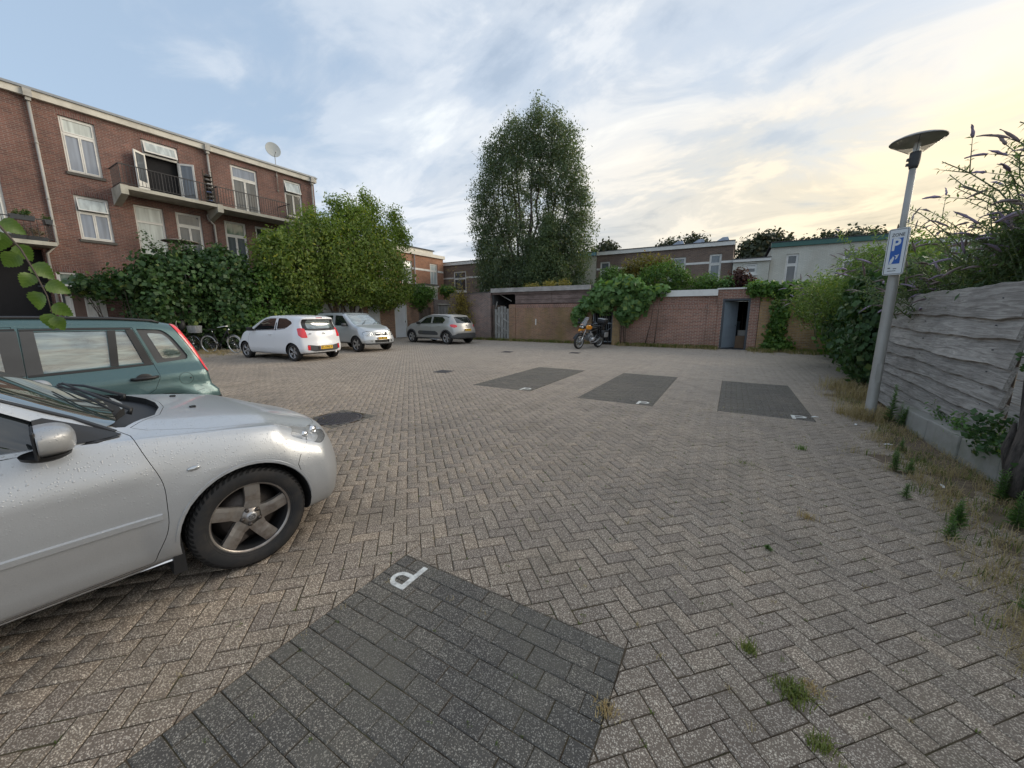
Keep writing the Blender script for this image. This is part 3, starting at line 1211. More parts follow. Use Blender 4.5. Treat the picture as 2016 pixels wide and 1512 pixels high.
def paint_mat(name, col, metal=.0, rough=.35, flake=0.0, drops=False, dirt=.0):
    t = NT(name)
    p = t.objc()
    t.set('Base Color', col).set('Metallic', metal).set('Roughness', rough).set('Coat Weight', .5).set('Coat Roughness', .06)
    c = t.mix(t.noise(p, 260, 2, .5), tuple(x * (1 - flake) for x in col), tuple(min(1, x * (1 + flake)) for x in col))
    sx = t.n('SeparateXYZ'); t.L.new(p, sx.inputs[0])
    grime = t.math('MULTIPLY', t.ramp(t.math('ADD', sx.outputs[2], t.math('MULTIPLY', t.noise(p, 9, 5, .7), .12)), [(.27, 1.0), (.52, 0.0)]), .35 + dirt)
    c = t.mix(grime, c, (.13, .12, .105))
    t.set('Base Color', c)
    t.set('Roughness', t.math('ADD', rough, t.math('MULTIPLY', grime, .3)))
    if drops:
        v = t.voro(p, 95, 'Distance')
        cs = t.n('SeparateColor'); t.L.new(t.voro(p, 95), cs.inputs[0])
        hgt = t.math('MULTIPLY', t.ramp(v, [(.0, 1.0), (.25, .75), (.36, 0.0)], 'EASE'), t.ramp(cs.outputs[0], [(.60, 0.0), (.64, 1.0)]))
        v2 = t.voro(p, 42, 'Distance')
        c2 = t.n('SeparateColor'); t.L.new(t.voro(p, 42), c2.inputs[0])
        h2 = t.math('MULTIPLY', t.ramp(v2, [(.0, 1.0), (.14, .8), (.2, 0.0)], 'EASE'), t.ramp(c2.outputs[0], [(.7, 0.0), (.74, 1.0)]))
        up = t.n('NewGeometry'); su = t.n('SeparateXYZ'); t.L.new(up.outputs['Normal'], su.inputs[0])
        hh = t.math('MULTIPLY', t.math('ADD', hgt, t.math('MULTIPLY', h2, 2.0)), t.ramp(su.outputs[2], [(-.1, .1), (.15, .45), (.5, 1.0)]))
        t.bump(hh, .62, .0025)
        t.L.new(t.N['Bump'].outputs[0], t.b.inputs['Coat Normal'])
    return t.m


def glass_mat(name, base, ior=1.7, rough=.02, wave=0.0, drops=False):
    t = NT(name)
    p = t.objc()
    t.set('Base Color', base).set('Roughness', rough).set('IOR', ior).set('Coat Weight', 1.0).set('Coat IOR', ior).set('Coat Roughness', .01)
    if drops:
        v = t.voro(p, 110, 'Distance')
        cs = t.n('SeparateColor'); t.L.new(t.voro(p, 110), cs.inputs[0])
        t.bump(t.math('MULTIPLY', t.ramp(v, [(.0, 1.0), (.3, 0.0)], 'EASE'), t.ramp(cs.outputs[0], [(.6, 0.0), (.64, 1.0)])), .25, .002)
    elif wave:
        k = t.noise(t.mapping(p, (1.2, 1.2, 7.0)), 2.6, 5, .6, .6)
        t.set('Base Color', t.mix(t.ramp(k, [(.38, 0.0), (.64, 1.0)]), tuple(x * .45 for x in base), tuple(x * 1.5 for x in base)))  # wavy reflection bands mixed straight into the glass base colour
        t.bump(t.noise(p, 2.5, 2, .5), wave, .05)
    return t.m


M_RUBBER = plain('tyre_rubber', (.022, .022, .023), .75, var=.3, scale=12, bump=.15, spec=.35, dirt=((.07, .062, .052), .55))
t = NT('tyre_tread')
_o = t.objc(); _s = t.n('SeparateXYZ'); t.L.new(_o, _s.inputs[0])
_a = t.math('ARCTAN2', _s.outputs[2], _s.outputs[0])
_r = t.math('POWER', t.math('ADD', t.math('MULTIPLY', _s.outputs[0], _s.outputs[0]), t.math('MULTIPLY', _s.outputs[2], _s.outputs[2])), .5)
_skew = t.math('MULTIPLY', t.math('ABSOLUTE', _s.outputs[1]), 5.0)
_w = t.ramp(t.math('SINE', t.math('MULTIPLY', t.math('ADD', _a, _skew), 58.0)), [(.10, 0.0), (.35, 1.0)])
_m = t.ramp(_r, [(.283, 0.0), (.287, 1.0)])
_rings = t.ramp(t.math('SINE', t.math('MULTIPLY', _r, 620.0)), [(.4, 0.0), (.9, 1.0)])
_rm = t.ramp(_r, [(.228, 1.0), (.234, 0.0)])
_g = t.math('SUBTRACT', 1.0, t.math('MULTIPLY', _m, t.math('SUBTRACT', 1.0, _w)))
t.set('Base Color', t.mix(_g, (.006, .006, .006), t.mix(t.ramp(t.noise(_o, 9, 6, .65), [(.45, 0.0), (.75, .6)]), (.026, .026, .027), (.075, .062, .05))))
t.set('Roughness', .72).set('Specular IOR Level', .35)
t.bump(t.math('ADD', t.math('MULTIPLY', _g, 1.0), t.math('MULTIPLY', t.math('MULTIPLY', _rings, _rm), .25)), .9, .006)
M_TREAD = t.m
M_TRIM = plain('black_trim', (.018, .018, .019), .5, var=.15, scale=10)
M_TRIM_GREY = plain('grey_black_trim', (.06, .062, .065), .6, var=.2, scale=10)
M_UNDER = plain('underbody_black', (.012, .012, .012), .9, var=.1)
M_ALLOY = plain('alloy_rim', (.52, .52, .53), .34, .75, var=.12, scale=25, dirt=((.16, .13, .10), .35))
M_ALLOY_WORN = plain('worn_alloy_rim', (.40, .37, .34), .38, .75, var=.2, scale=18, dirt=((.13, .09, .07), .75))
M_DISC = plain('brake_disc', (.10, .085, .075), .5, .6, var=.4, scale=20)
M_CHROME = plain('chrome', (.75, .75, .76), .14, 1.0, var=.03)
M_GLASS_DK = glass_mat('dark_car_glass', (.012, .015, .016), 1.6)
M_GLASS_MID = glass_mat('grey_car_glass', (.06, .075, .078), 1.75)
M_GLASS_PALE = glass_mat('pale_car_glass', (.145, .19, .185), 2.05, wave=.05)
M_GLASS_WS = glass_mat('windscreen_glass', (.035, .055, .05), 2.0)
M_RED = NT('red_lens'); M_RED.set('Base Color', (.78, .03, .04)).set('Roughness', .2).set('Coat Weight', 1.0); M_RED = M_RED.m
M_LENS = NT('clear_lens'); M_LENS.set('Base Color', (.55, .57, .58)).set('Roughness', .10).set('Metallic', .75).set('Coat Weight', 1.0)
M_LENS.bump(M_LENS.voro(M_LENS.objc(), 22, 'Distance'), .5, .03); M_LENS = M_LENS.m
M_BOWL = plain('lamp_bowl', (.60, .61, .62), .25, .6, var=.3, scale=22)
t = NT('lamp_cover'); t.set('Base Color', (.8, .82, .83)).set('Roughness', .03).set('Alpha', .22).set('Coat Weight', 1.0)
M_COVER = t.m
M_AMBER = plain('amber_lens', (.65, .25, .05), .2, var=.05)
M_PLATE = plain('plate_yellow', (.80, .48, .035), .45, var=.05, scale=4)
M_PLATE_TXT = plain('plate_black', (.02, .02, .02), .5)
M_PLATE_BLUE = plain('plate_blue', (.02, .05, .30), .5)


def text_mesh(txt, size, name='text', depth=.0005, font_w=1.0, bold=0.0):
    cu = bpy.data.curves.new(name, 'FONT')
    cu.body = txt; cu.size = size; cu.align_x = 'CENTER'; cu.align_y = 'CENTER'; cu.extrude = depth
    cu.offset = bold
    cu.resolution_u = 3
    o = bpy.data.objects.new(name, cu)
    TMP.collection.objects.link(o)
    vl = TMP.view_layers[0]; vl.update()
    dg = vl.depsgraph
    me = bpy.data.meshes.new_from_object(o.evaluated_get(dg), depsgraph=dg)
    bpy.data.objects.remove(o)
    me.name = name
    return me


def plate(parent, M, txt, w=.50, h=.11):
    """plate facing local +z of M"""
    mb_ = MB(); mb_.box((0, 0, 0), (w, h, .012), bev=.004)
    o = mb_.obj('number_plate', [M_PLATE], parent); o.matrix_local = M
    mb_ = MB(); mb_.box((-w / 2 + .022, 0, .0065), (.036, h - .008, .002)); b_ = mb_.obj('plate_band', [M_PLATE_BLUE], o)
    me = text_mesh(txt, h * .92, 'plate_lettering', bold=.001); me.materials.append(M_PLATE_TXT)
    t_ = obj('plate_lettering', me, o, (.018, 0, .0072))
    return o


def wheel(parent, x, y, z, r, w, rim_r, spokes, mat, side, twin=False, sp_w=.05, hub=.055, detail=24, steer=0.0, twist=0.0, lugs=5, spin=0.0):
    """side=+1: outer face towards +y"""
    o = link(bpy.data.objects.new('wheel', None)); o.parent = parent
    o.location = (x, y, z); o.rotation_euler = (0, 0, (0 if side > 0 else PI) + steer)
    # local: outer face is +y ; build about z then turn
    T = Matrix.Rotation(-PI / 2, 4, 'X') @ Matrix.Rotation(spin, 4, 'Z')
    hw = w / 2
    mb_ = MB()
    prof = [(rim_r - .01, -hw * .8), (rim_r + .012, -hw * .92), (r * .86, -hw), (r * .965, -hw * .86), (r - .004, -hw * .72)]
    g = 6
    for k in range(g):
        a = -hw * .70 + k * (hw * 1.40) / g; b = a + (hw * 1.4) / g
        prof += [(r, a + .002), (r, b - .008), (r - .008, b - .006), (r - .008, b)]
    prof += [(r - .004, hw * .72), (r * .965, hw * .86), (r * .90, hw * .985), (rim_r + .03, hw * .97), (rim_r + .012, hw * .90), (rim_r - .004, hw * .80)]
    mb_.lathe(prof, max(32, detail * 2), M=T)
    # shoulder blocks
    if False:
        for k in range(60):
            a = 2 * PI * k / 60
            for sg in (1, -1):
                mb_.box((r * .966 * math.cos(a), r * .966 * math.sin(a), sg * hw * .80), (.020, .013, .028), M=T, rot=(0, sg * -.5, a))
    mb_.obj('tyre', [M_TREAD if detail >= 40 else M_RUBBER], o)
    mb_ = MB()
    fz = hw * .70
    lip = [(rim_r - .03, -hw * .7), (rim_r - .022, hw * .2), (rim_r - .02, fz - .02), (rim_r - .012, fz), (rim_r - .002, fz + .012), (rim_r + .007, fz + .008), (rim_r + .006, fz - .01)]
    mb_.lathe(lip[:4], detail * 2, 1, M=T); mb_.lathe(lip[3:], detail * 2, M=T)
    mb_.lathe([(0, fz - .006), (hub * .45, fz - .004), (hub * .55, fz - .012), (hub, fz - .018), (hub * 1.15, fz - .05)], detail, M=T)
    ro = rim_r - .014
    for k in range(spokes):
        for dd in ((-1, 1) if twin else (0,)):
            a = 2 * PI * k / spokes + PI / 2 + dd * (.155 if twin else 0)
            sw0, sw1 = sp_w * .5, sp_w * .5 * (1.0 if twin else .80)
            ca, sa = math.cos(a), math.sin(a)
            a2 = a + twist
            st = []
            for q, (rr, zz, ww, aa) in enumerate(((hub * .8, fz - .012, sw0 * 1.05, a), (hub + .03, fz - .012, sw0 * .9, a), ((hub + ro) / 2, fz - .004, (sw0 + sw1) / 2, (a + a2) / 2), (ro, fz - .004, sw1 * 1.15, a2))):
                c_, s_ = math.cos(aa), math.sin(aa)
                for (tw, dz) in ((-1, -.03), (-1, -.004), (-.45, 0), (.45, 0), (1, -.004), (1, -.03)):
                    st.append((rr * c_ - s_ * ww * tw, rr * s_ + c_ * ww * tw, zz + dz))
            fs = [(i * 6 + j, i * 6 + j + 1, i * 6 + 7 + j, i * 6 + 6 + j) for i in range(3) for j in range(5)]
            fs = [tuple(reversed(f)) for f in fs] + [(18, 19, 20, 21, 22, 23)]
            mb_.add(st, fs, 0, T)
    for k in range(lugs):
        a = 2 * PI * (k + .5) / lugs + PI / 2
        mb_.lathe([(0, .0), (.010, .0), (.012, -.02)], 8, 2, T @ Matrix.Translation((hub * .74 * math.cos(a), hub * .74 * math.sin(a), fz + .001)))
    rim = mb_.obj('rim', [mat, M_TRIM, M_DISC], o)
    mb_ = MB()
    mb_.lathe([(0, fz - .055), (rim_r * .66, fz - .055), (rim_r * .66, fz - .075), (rim_r - .03, -hw * .2), (0, -hw * .2)], detail, M=T)
    mb_.box((rim_r * .48, rim_r * .30, fz - .05), (.07, .12, .03), M=T, bev=.01)
    mb_.obj('brake', [M_DISC], o)
    mb_ = MB(); mb_.lathe([(0, .0), (hub * .40, -.001), (hub * .46, -.006)], 20, M=T @ Matrix.Translation((0, 0, fz + .001)))
    cap_ = mb_.obj('centre_cap', [M_ALLOY], o)
    if detail >= 40:
        mb_ = MB(); E_ = T @ Matrix.Translation((0, 0, fz + .0015)) @ Matrix.Rotation(PI, 4, 'Z') @ Matrix.Rotation(-spin, 4, 'Z')
        mb_.tube([E_ @ Vector((.017 * math.cos(a), .014 * math.sin(a), 0)) for a in np.linspace(0, 2 * PI, 24, endpoint=False)], .0013, 5, closed=True)
        mb_.tube([E_ @ Vector(p) for p in ((-.015, .005, 0), (-.006, .004, 0), (0, -.004, 0), (.006, .004, 0), (.015, .005, 0))], .0013, 5)
        mb_.obj('emblem', [M_TRIM], o)
    return o

# ------------------------------------------------------------------ buildings: materials
B_RED = brick_mat('red_brick', (0.280, 0.132, 0.104), (0.176, 0.093, 0.083), (0.310, 0.256, 0.217), axis='yz', stain=((.075, .05, .045), .45))
B_RED_S = brick_mat('red_brick_soldier', (0.260, 0.124, 0.104), (0.156, 0.085, 0.078), (0.264, 0.217, 0.186), axis='yz', soldier=True)
B_ORANGE = brick_mat('orange_brick', (0.465, 0.209, 0.116), (0.341, 0.155, 0.093), (0.372, 0.295, 0.232), axis='yz')
B_BROWN = brick_mat('brown_brick', (0.252, 0.172, 0.131), (0.172, 0.121, 0.101), (0.282, 0.242, 0.202), axis='xz')
B_GARAGE = brick_mat('garage_brick', (0.464, 0.252, 0.151), (0.302, 0.172, 0.121), (0.403, 0.333, 0.263), axis='yz', stain=((.07, .055, .045), .4))
B_PURPLE = brick_mat('purple_brick', (0.307, 0.186, 0.155), (0.185, 0.131, 0.118), (0.384, 0.333, 0.302), axis='xz', stain=((.30, .27, .25), .35), cvar=.45)
B_MOSS = brick_mat('mossy_brick', (0.433, 0.231, 0.151), (0.302, 0.172, 0.125), (0.384, 0.312, 0.222), axis='xz', stain=((.20, .155, .055), .6), cvar=.4)
B_WALL = brick_mat('wall_brick', (0.411, 0.195, 0.136), (0.274, 0.139, 0.109), (0.484, 0.403, 0.333), axis='xz', stain=((.13, .09, .065), .35))
B_WALL_S = brick_mat('wall_brick_soldier', (0.387, 0.186, 0.136), (0.242, 0.131, 0.105), (0.424, 0.352, 0.293), axis='xz', soldier=True)
B_YEL = brick_mat('yellow_brown_brick', (0.545, 0.333, 0.151), (0.384, 0.231, 0.121), (0.403, 0.333, 0.242), axis='xz', stain=((.16, .14, .05), .5))
B_WHITE = brick_mat('white_painted_brick', (.66, .65, .58), (.60, .60, .53), (.52, .52, .46), axis='xz', bump=.4, cvar=.12, stain=((.38, .33, .25), .35))
B_GREY = brick_mat('grey_brick', (0.282, 0.231, 0.202), (0.202, 0.161, 0.142), (0.343, 0.302, 0.282), axis='yz')
M_WOODW = plain('white_painted_wood', (.74, .73, .69), .5, var=.06, scale=5, dirt=((.40, .38, .33), .35))
M_CORN = plain('cornice_cream', (.66, .63, .55), .6, var=.10, scale=3, dirt=((.30, .27, .22), .5))
M_ZINC = plain('zinc', (.26, .28, .30), .5, .5, var=.2, scale=6)
M_CONC = plain('balcony_concrete', (.50, .48, .41), .85, var=.18, scale=4, bump=.25, dirt=((.20, .19, .15), .6))
M_SILL = plain('dark_sill', (.10, .095, .085), .85, var=.3, scale=9, bump=.3)
M_DKGREY = plain('dark_paint', (.055, .062, .070), .5, var=.2, scale=8)
M_RAIL = plain('railing_black', (.028, .028, .032), .5, .2, var=.2)
M_PIPE = plain('old_grey_pipe', (.42, .41, .38), .55, .15, var=.2, scale=7, dirt=((.20, .17, .14), .5))
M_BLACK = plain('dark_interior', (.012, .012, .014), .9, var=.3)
M_BLUEG = plain('blue_grey_door', (.27, .32, .37), .5, var=.10, scale=3, dirt=((.15, .15, .15), .4))
M_BROWND = plain('brown_door', (.16, .105, .085), .55, var=.12, scale=3)
M_WDOOR = plain('white_garage_door', (.68, .70, .72), .5, var=.05, scale=2, dirt=((.42, .42, .40), .4))
M_BITUM = plain('roof_felt', (.07, .07, .072), .9, var=.2, scale=3)
M_GREENT = plain('green_trim', (.045, .13, .11), .5, var=.1)
M_BLUET = plain('pale_blue_trim', (.22, .42, .52), .5, var=.1)
M_RENDER = plain('cream_cladding', (.56, .54, .45), .8, var=.10, scale=2, dirt=((.34, .32, .26), .35))


def win_glass(name, c, rough=.04):
    t = NT(name)
    p = t.pos()
    k = t.noise(t.mapping(p, (3.2, 3.2, .25)), 2.0, 3, .5)
    t.set('Base Color', t.mix(t.ramp(k, [(.35, 0.0), (.65, 1.0)]), tuple(x * .75 for x in c), tuple(min(1, x * 1.2) for x in c)))
    t.set('Roughness', rough).set('IOR', 1.55).set('Coat Weight', 1.0).set('Coat Roughness', .02)
    t.bump(t.noise(p, 1.3, 2, .5), .12, .03)
    return t.m


G_BLUE = win_glass('window_glass_curtained', (.23, .27, .34))
G_WHITE = win_glass('window_white_curtain', (.52, .57, .55))
G_DARK = win_glass('window_glass_dark', (.035, .04, .045))
G_MID = win_glass('window_glass_mid', (.10, .115, .13))
G_GREEN = win_glass('window_glass_painted_reflection', (.13, .19, .16))  # green reflection put into the base colour


def wood_mat(name, c1, c2, axis=0, scale=1.0, rough=.85, bump=.7, knots=True):
    t = NT(name)
    p = t.objc()
    rnd = t.n('ObjectInfo').outputs['Random']
    off = t.n('CombineXYZ'); t.L.new(t.math('MULTIPLY', rnd, 37.0), off.inputs[0]); t.L.new(t.math('MULTIPLY', rnd, 11.0), off.inputs[1])
    va = t.n('VectorMath', operation='ADD'); t.L.new(p, va.inputs[0]); t.L.new(off.outputs[0], va.inputs[1])
    s = [14 * scale] * 3; s[axis] = .9 * scale
    g = t.noise(t.mapping(va.outputs[0], tuple(s)), 2.2, 7, .68, 1.6)
    b = t.noise(va.outputs[0], 1.7, 4, .6)
    c = t.mix(t.ramp(g, [(.30, 0.0), (.70, 1.0)]), c1, c2)
    c = t.mix(1.0, c, t.ramp(b, [(.3, .72), (.7, 1.18)]), 'MULTIPLY')
    c = t.mix(1.0, c, t.ramp(rnd, [(0, .80), (1, 1.15)]), 'MULTIPLY')
    cr = t.ramp(g, [(.22, 1.0), (.30, 0.0)])
    c = t.mix(t.math('MULTIPLY', cr, .7), c, tuple(x * .25 for x in c1))
    t.set('Base Color', c).set('Roughness', rough).set('Specular IOR Level', .2)
    t.bump(t.math('SUBTRACT', g, t.math('MULTIPLY', cr, .8)), bump, .008)
    return t.m


W_GREY = wood_mat('weathered_grey_wood', (.20, .182, .165), (.57, .535, .49), 1)
W_GREYX = wood_mat('weathered_plank_x', (.11, .075, .068), (.29, .225, .20), 0, bump=.5)
W_GREYZ = wood_mat('weathered_board_z', (.20, .19, .175), (.46, .45, .42), 2)
W_BROWNZ = wood_mat('old_brown_board_z', (.08, .062, .05), (.21, .165, .135), 2)
W_FASC = wood_mat('grey_fascia', (.30, .28, .265), (.56, .53, .50), 0, bump=.4)


def wall_mesh(s0, s1, z0, z1, ops, thick=.30, reveal=.12, name='wall'):
    """front at y=0; openings (a,b,c,d) get reveals"""
    S = sorted({s0, s1} | {v for o in ops for v in o[:2]})
    Z = sorted({z0, z1} | {v for o in ops for v in o[2:4]})
    mb_ = MB()
    for i in range(len(S) - 1):
        for j in range(len(Z) - 1):
            cs, cz = (S[i] + S[i + 1]) / 2, (Z[j] + Z[j + 1]) / 2
            if any(o[0] < cs < o[1] and o[2] < cz < o[3] for o in ops): continue
            a, b, c, d = S[i], S[i + 1], Z[j], Z[j + 1]
            mb_.add([(a, 0, c), (b, 0, c), (b, 0, d), (a, 0, d)], [(0, 1, 2, 3)])
    for (a, b, c, d) in [o[:4] for o in ops]:
        r = reveal
        mb_.add([(a, 0, c), (b, 0, c), (b, 0, d), (a, 0, d), (a, r, c), (b, r, c), (b, r, d), (a, r, d)],
                [(0, 4, 5, 1), (1, 5, 6, 2), (2, 6, 7, 3), (3, 7, 4, 0)])
    t = thick
    mb_.add([(s0, 0, z0), (s1, 0, z0), (s1, 0, z1), (s0, 0, z1), (s0, t, z0), (s1, t, z0), (s1, t, z1), (s0, t, z1)],
            [(3, 2, 6, 7), (0, 3, 7, 4), (1, 5, 6, 2)])
    # back face with the same openings
    for i in range(len(S) - 1):
        for j in range(len(Z) - 1):
            cs, cz = (S[i] + S[i + 1]) / 2, (Z[j] + Z[j + 1]) / 2
            if any(o[0] < cs < o[1] and o[2] < cz < o[3] for o in ops): continue
            a, b, c, d = S[i], S[i + 1], Z[j], Z[j + 1]
            mb_.add([(a, t, c), (a, t, d), (b, t, d), (b, t, c)], [(0, 1, 2, 3)])
    return mb_


def window(b, s0, s1, z0, z1, rows, mat=None, glass=G_BLUE, y=.07, sill=M_SILL, open_top=False, fw=.06, sw=.045, name='window', top_glass=None, sill_out=.06):
    """rows from top: (z_bottom, ncols, has_sash)"""
    mat = mat or M_WOODW
    mb_ = MB()
    D = .07
    mb_.b2((s0, y, z0), (s0 + fw, y + D, z1)); mb_.b2((s1 - fw, y, z0), (s1, y + D, z1))
    mb_.b2((s0 + fw, y, z1 - fw), (s1 - fw, y + D, z1)); mb_.b2((s0 + fw, y, z0), (s1 - fw, y + D, z0 + fw))
    panes = []
    zt = z1 - fw
    for k, (zb, nc) in enumerate(rows):
        last = k == len(rows) - 1
        if not last:
            mb_.b2((s0 + fw, y, zb - fw * .5), (s1 - fw, y + D, zb + fw * .5))
        lo = (z0 + fw) if last else zb + fw * .5
        w = (s1 - s0 - 2 * fw) / nc
        for c in range(nc):
            a, e = s0 + fw + c * w, s0 + fw + (c + 1) * w
            panes.append((a, e, lo, zt, k))
        zt = zb - fw * .5
    fr = mb_.obj(name, [mat], b)
    for (a, e, lo, hi, k) in panes:
        m2 = MB()
        g = .004
        yy = y - .012
        for bx in (((a + g, yy, lo + g), (a + sw, yy + .05, hi - g)), ((e - sw, yy, lo + g), (e - g, yy + .05, hi - g)), ((a + sw, yy, hi - sw), (e - sw, yy + .05, hi - g)), ((a + sw, yy, lo + g), (e - sw, yy + .05, lo + sw))):
            m2.b2(*bx)
        m2.add([(a + sw, yy + .03, lo + sw), (e - sw, yy + .03, lo + sw), (e - sw, yy + .03, hi - sw), (a + sw, yy + .03, hi - sw)], [(0, 1, 2, 3)], 1)
        sash = m2.obj('sash', [mat, (top_glass or glass) if k == 0 and len(rows) > 1 else glass], fr)
        if open_top and k == 0:
            T = Matrix.Translation((0, yy, hi)) @ Matrix.Rotation(R(-16), 4, 'X') @ Matrix.Translation((0, -yy, -hi))
            sash.data.transform(T)
            m3 = MB(); m3.b2((a, y + .062, lo), (e, y + .068, hi)); m3.obj('backing', [G_DARK], fr)
    if sill:
        m2 = MB(); m2.b2((s0 - .05, -sill_out, z0 - .11), (s1 + .05, y + .02, z0 - .002)); m2.obj('sill', [sill], fr)
    return fr


def lintel(b, s0, s1, z1, mat=B_RED_S, h=.21):
    m = MB(); m.b2((s0 - .06, -.004, z1), (s1 + .06, .1, z1 + h)); return m.obj('lintel', [mat], b)


def pipe(b, pts, r, mat=M_PIPE, name='drainpipe', collars=()):
    m = MB(); m.tube(pts, r, 10)
    for z in collars:
        m.lathe([(r * 1.0, -.03), (r * 1.35, -.02), (r * 1.35, .02), (r, .03)], 10, M=Matrix.Translation((pts[0][0], pts[0][1], z)))
    return m.obj(name, [mat], b)


# ------------------------------------------------------------------ three storey block on the left
RB = R(90 - 2)
flat = thing('apartment_building', 'three storey red brick block with white windows and concrete balconies', 'apartment building', (-24, 0, 0), RB)
OPS = [(5.33, 6.33, 7.22, 9.30), (5.33, 6.33, 4.62, 6.36), (7.13, 8.15, 4.20, 6.40), (7.75, 9.05, 7.00, 9.30), (8.60, 9.62, 4.0, 6.40), (10.61, 11.63, 4.0, 6.41), (12.09, 13.10, 4.4, 6.40),
       (11.22, 12.50, 7.00, 9.32), (13.93, 14.95, 7.30, 9.34), (4.42, 5.22, 0.05, 3.22), (2.45, 3.55, 4.35, 6.4), (1.2, 2.3, 7.2, 9.3), (-2.6, 4.22, 0.0, 4.05)]
wall_mesh(-9, 15.75, 0, 9.62, OPS, .32).obj('wall', [B_RED], flat)
m = MB(); m.b2((-9, .33, 0), (15.7, 9, 9.60)); m.obj('building_core', [M_BLACK], flat)
m = MB(); m.b2((15.752, .02, 0), (15.80, 9, 9.60)); m.obj('end_wall', [B_RED], flat)
m = MB(); m.b2((-9.1, -.16, 9.60), (15.9, .3, 9.84)); m.obj('cornice', [M_CORN], flat)
m = MB(); m.b2((-9.12, -.22, 9.842), (15.94, 9.1, 9.90)); m.b2((-9.1, -.10, 9.90), (15.92, 9.08, 9.97)); m.obj('roof_edge', [M_ZINC], flat)
window(flat, *OPS[0], [(8.68, 1), (0, 2)], top_glass=G_WHITE)
window(flat, *OPS[1], [(5.72, 1), (0, 2)], open_top=True, top_glass=G_WHITE)
window(flat, *OPS[2], [(5.70, 1), (0, 1)], glass=G_WHITE, sw=.02)
window(flat, *OPS[4], [(5.80, 1), (0, 2)], glass=G_MID, sill=None)
window(flat, *OPS[5], [(5.68, 1), (0, 2)], glass=G_MID, top_glass=G_GREEN, sill=None)
window(flat, *OPS[6], [(5.70, 1), (0, 2)], glass=G_DARK, sill=None)
window(flat, *OPS[7], [(8.68, 1), (0, 2)], glass=G_MID, top_glass=G_BLUE, sill=None)
window(flat, *OPS[8], [(8.62, 1), (0, 2)], glass=G_DARK, open_top=True, top_glass=G_WHITE)
window(flat, *OPS[10], [(5.8, 1), (0, 1)], glass=G_WHITE)
window(flat, *OPS[11], [(8.68, 1), (0, 2)], glass=G_BLUE)
for o in OPS[:9] + OPS[10:12]:
    if not (o[0] in (7.13, 8.60, 10.61, 12.09)): lintel(flat, o[0], o[1], o[3])
lintel(flat, 4.42, 5.22, 3.22)
# open french doors
o = OPS[3]
m = MB()
for bx in (((o[0], .06, o[2]), (o[0] + .06, .13, o[3])), ((o[1] - .06, .06, o[2]), (o[1], .13, o[3])), ((o[0], .06, o[3] - .06), (o[1], .13, o[3])), ((o[0], .06, 8.66), (o[1], .13, 8.74))): m.b2(*bx)
fd = m.obj('french_door', [M_WOODW], flat)
m = MB(); m.b2((o[0] + .06, .30, o[2]), (o[1] - .06, .315, 8.66)); m.obj('room_shade_sheet', [M_BLACK], fd)  # black sheet stands in for the shade of the room behind
for (hx, sg) in ((o[0] + .04, -1), (o[1] - .04, 1)):
    m = MB(); w, h = .60, 1.66
    for bx in (((0, 0, 0), (.075, .045, h)), ((w - .075, 0, 0), (w, .045, h)), ((.075, 0, h - .08), (w - .075, .045, h)), ((.075, 0, 0), (w - .075, .045, .12))): m.b2(*bx)
    m.add([(.075, .02, .12), (w - .075, .02, .12), (w - .075, .02, h - .08), (.075, .02, h - .08)], [(0, 1, 2, 3)], 1)
    m.b2((.075, .021, .12), (w - .075, .024, .42), 2)
    leaf_ = m.obj('door_leaf', [M_WOODW, G_MID, M_WOODW], fd)
    leaf_.location = (hx, .03, o[2] + .0)
    # a closed leaf spans the opening; both are swung wide open outwards
    leaf_.rotation_euler = (0, 0, R(180 + 38) if sg < 0 else R(-38))
m = MB(); m.b2((o[0] + .06, .02, 8.75), (o[1] - .06, .065, 9.23)); m.b2((o[0] + .13, .015, 8.81), (o[1] - .13, .021, 9.17), 1)
tl_ = m.obj('sash', [M_WOODW, G_WHITE], fd)
tl_.data.transform(Matrix.Translation((0, .04, 9.23)) @ Matrix.Rotation(R(-14), 4, 'X') @ Matrix.Translation((0, -.04, -9.23)))
# ground floor door with transom light
m = MB(); o = OPS[9]
for bx in (((o[0], .03, 2.66), (o[1], .10, 2.74)), ((o[0], .03, o[3] - .07), (o[1], .10, o[3])), ((o[0], .03, 0.05), (o[0] + .10, .10, o[3] - .07)), ((o[1] - .10, .03, .05), (o[1], .10, o[3] - .07))): m.b2(*bx)
m.b2((o[0] + .1, .07, 2.74), (o[1] - .1, .08, 3.15), 1)
m.b2((o[0] + .1, .07, .05), (o[1] - .1, .09, 2.66), 2)
m.obj('back_door', [M_WOODW, G_GREEN, M_BROWND], flat)
# covered passage on the left
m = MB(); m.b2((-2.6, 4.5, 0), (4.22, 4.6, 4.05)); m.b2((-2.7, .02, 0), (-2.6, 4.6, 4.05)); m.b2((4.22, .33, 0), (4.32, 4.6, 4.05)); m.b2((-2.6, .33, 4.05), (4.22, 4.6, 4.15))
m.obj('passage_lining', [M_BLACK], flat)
# drainpipes
for (s, bends, zs) in ((4.62, [(4.62, -.10, 9.60), (4.62, -.10, 4.3), (4.30, -.10, 3.9), (4.30, -.10, .1)], (8, 6, 5)),
                       (10.22, [(10.22, -.10, 9.60), (10.22, -.10, 6.75), (9.86, -.12, 6.45), (9.9, -.1, 6.3), (10.12, -.10, 6.05), (10.12, -.10, .1)], (8.6,)),
                       (15.6, [(15.6, -.10, 9.6), (15.6, -.1, .1)], (8, 6))):
    pipe(flat, bends, .048, collars=zs)
    m = MB(); m.b2((s - .11, -.27, 9.56), (s + .11, -.02, 9.82)); m.b2((s - .07, -.21, 9.44), (s + .07, -.02, 9.56)); m.obj('hopper', [M_PIPE], flat)


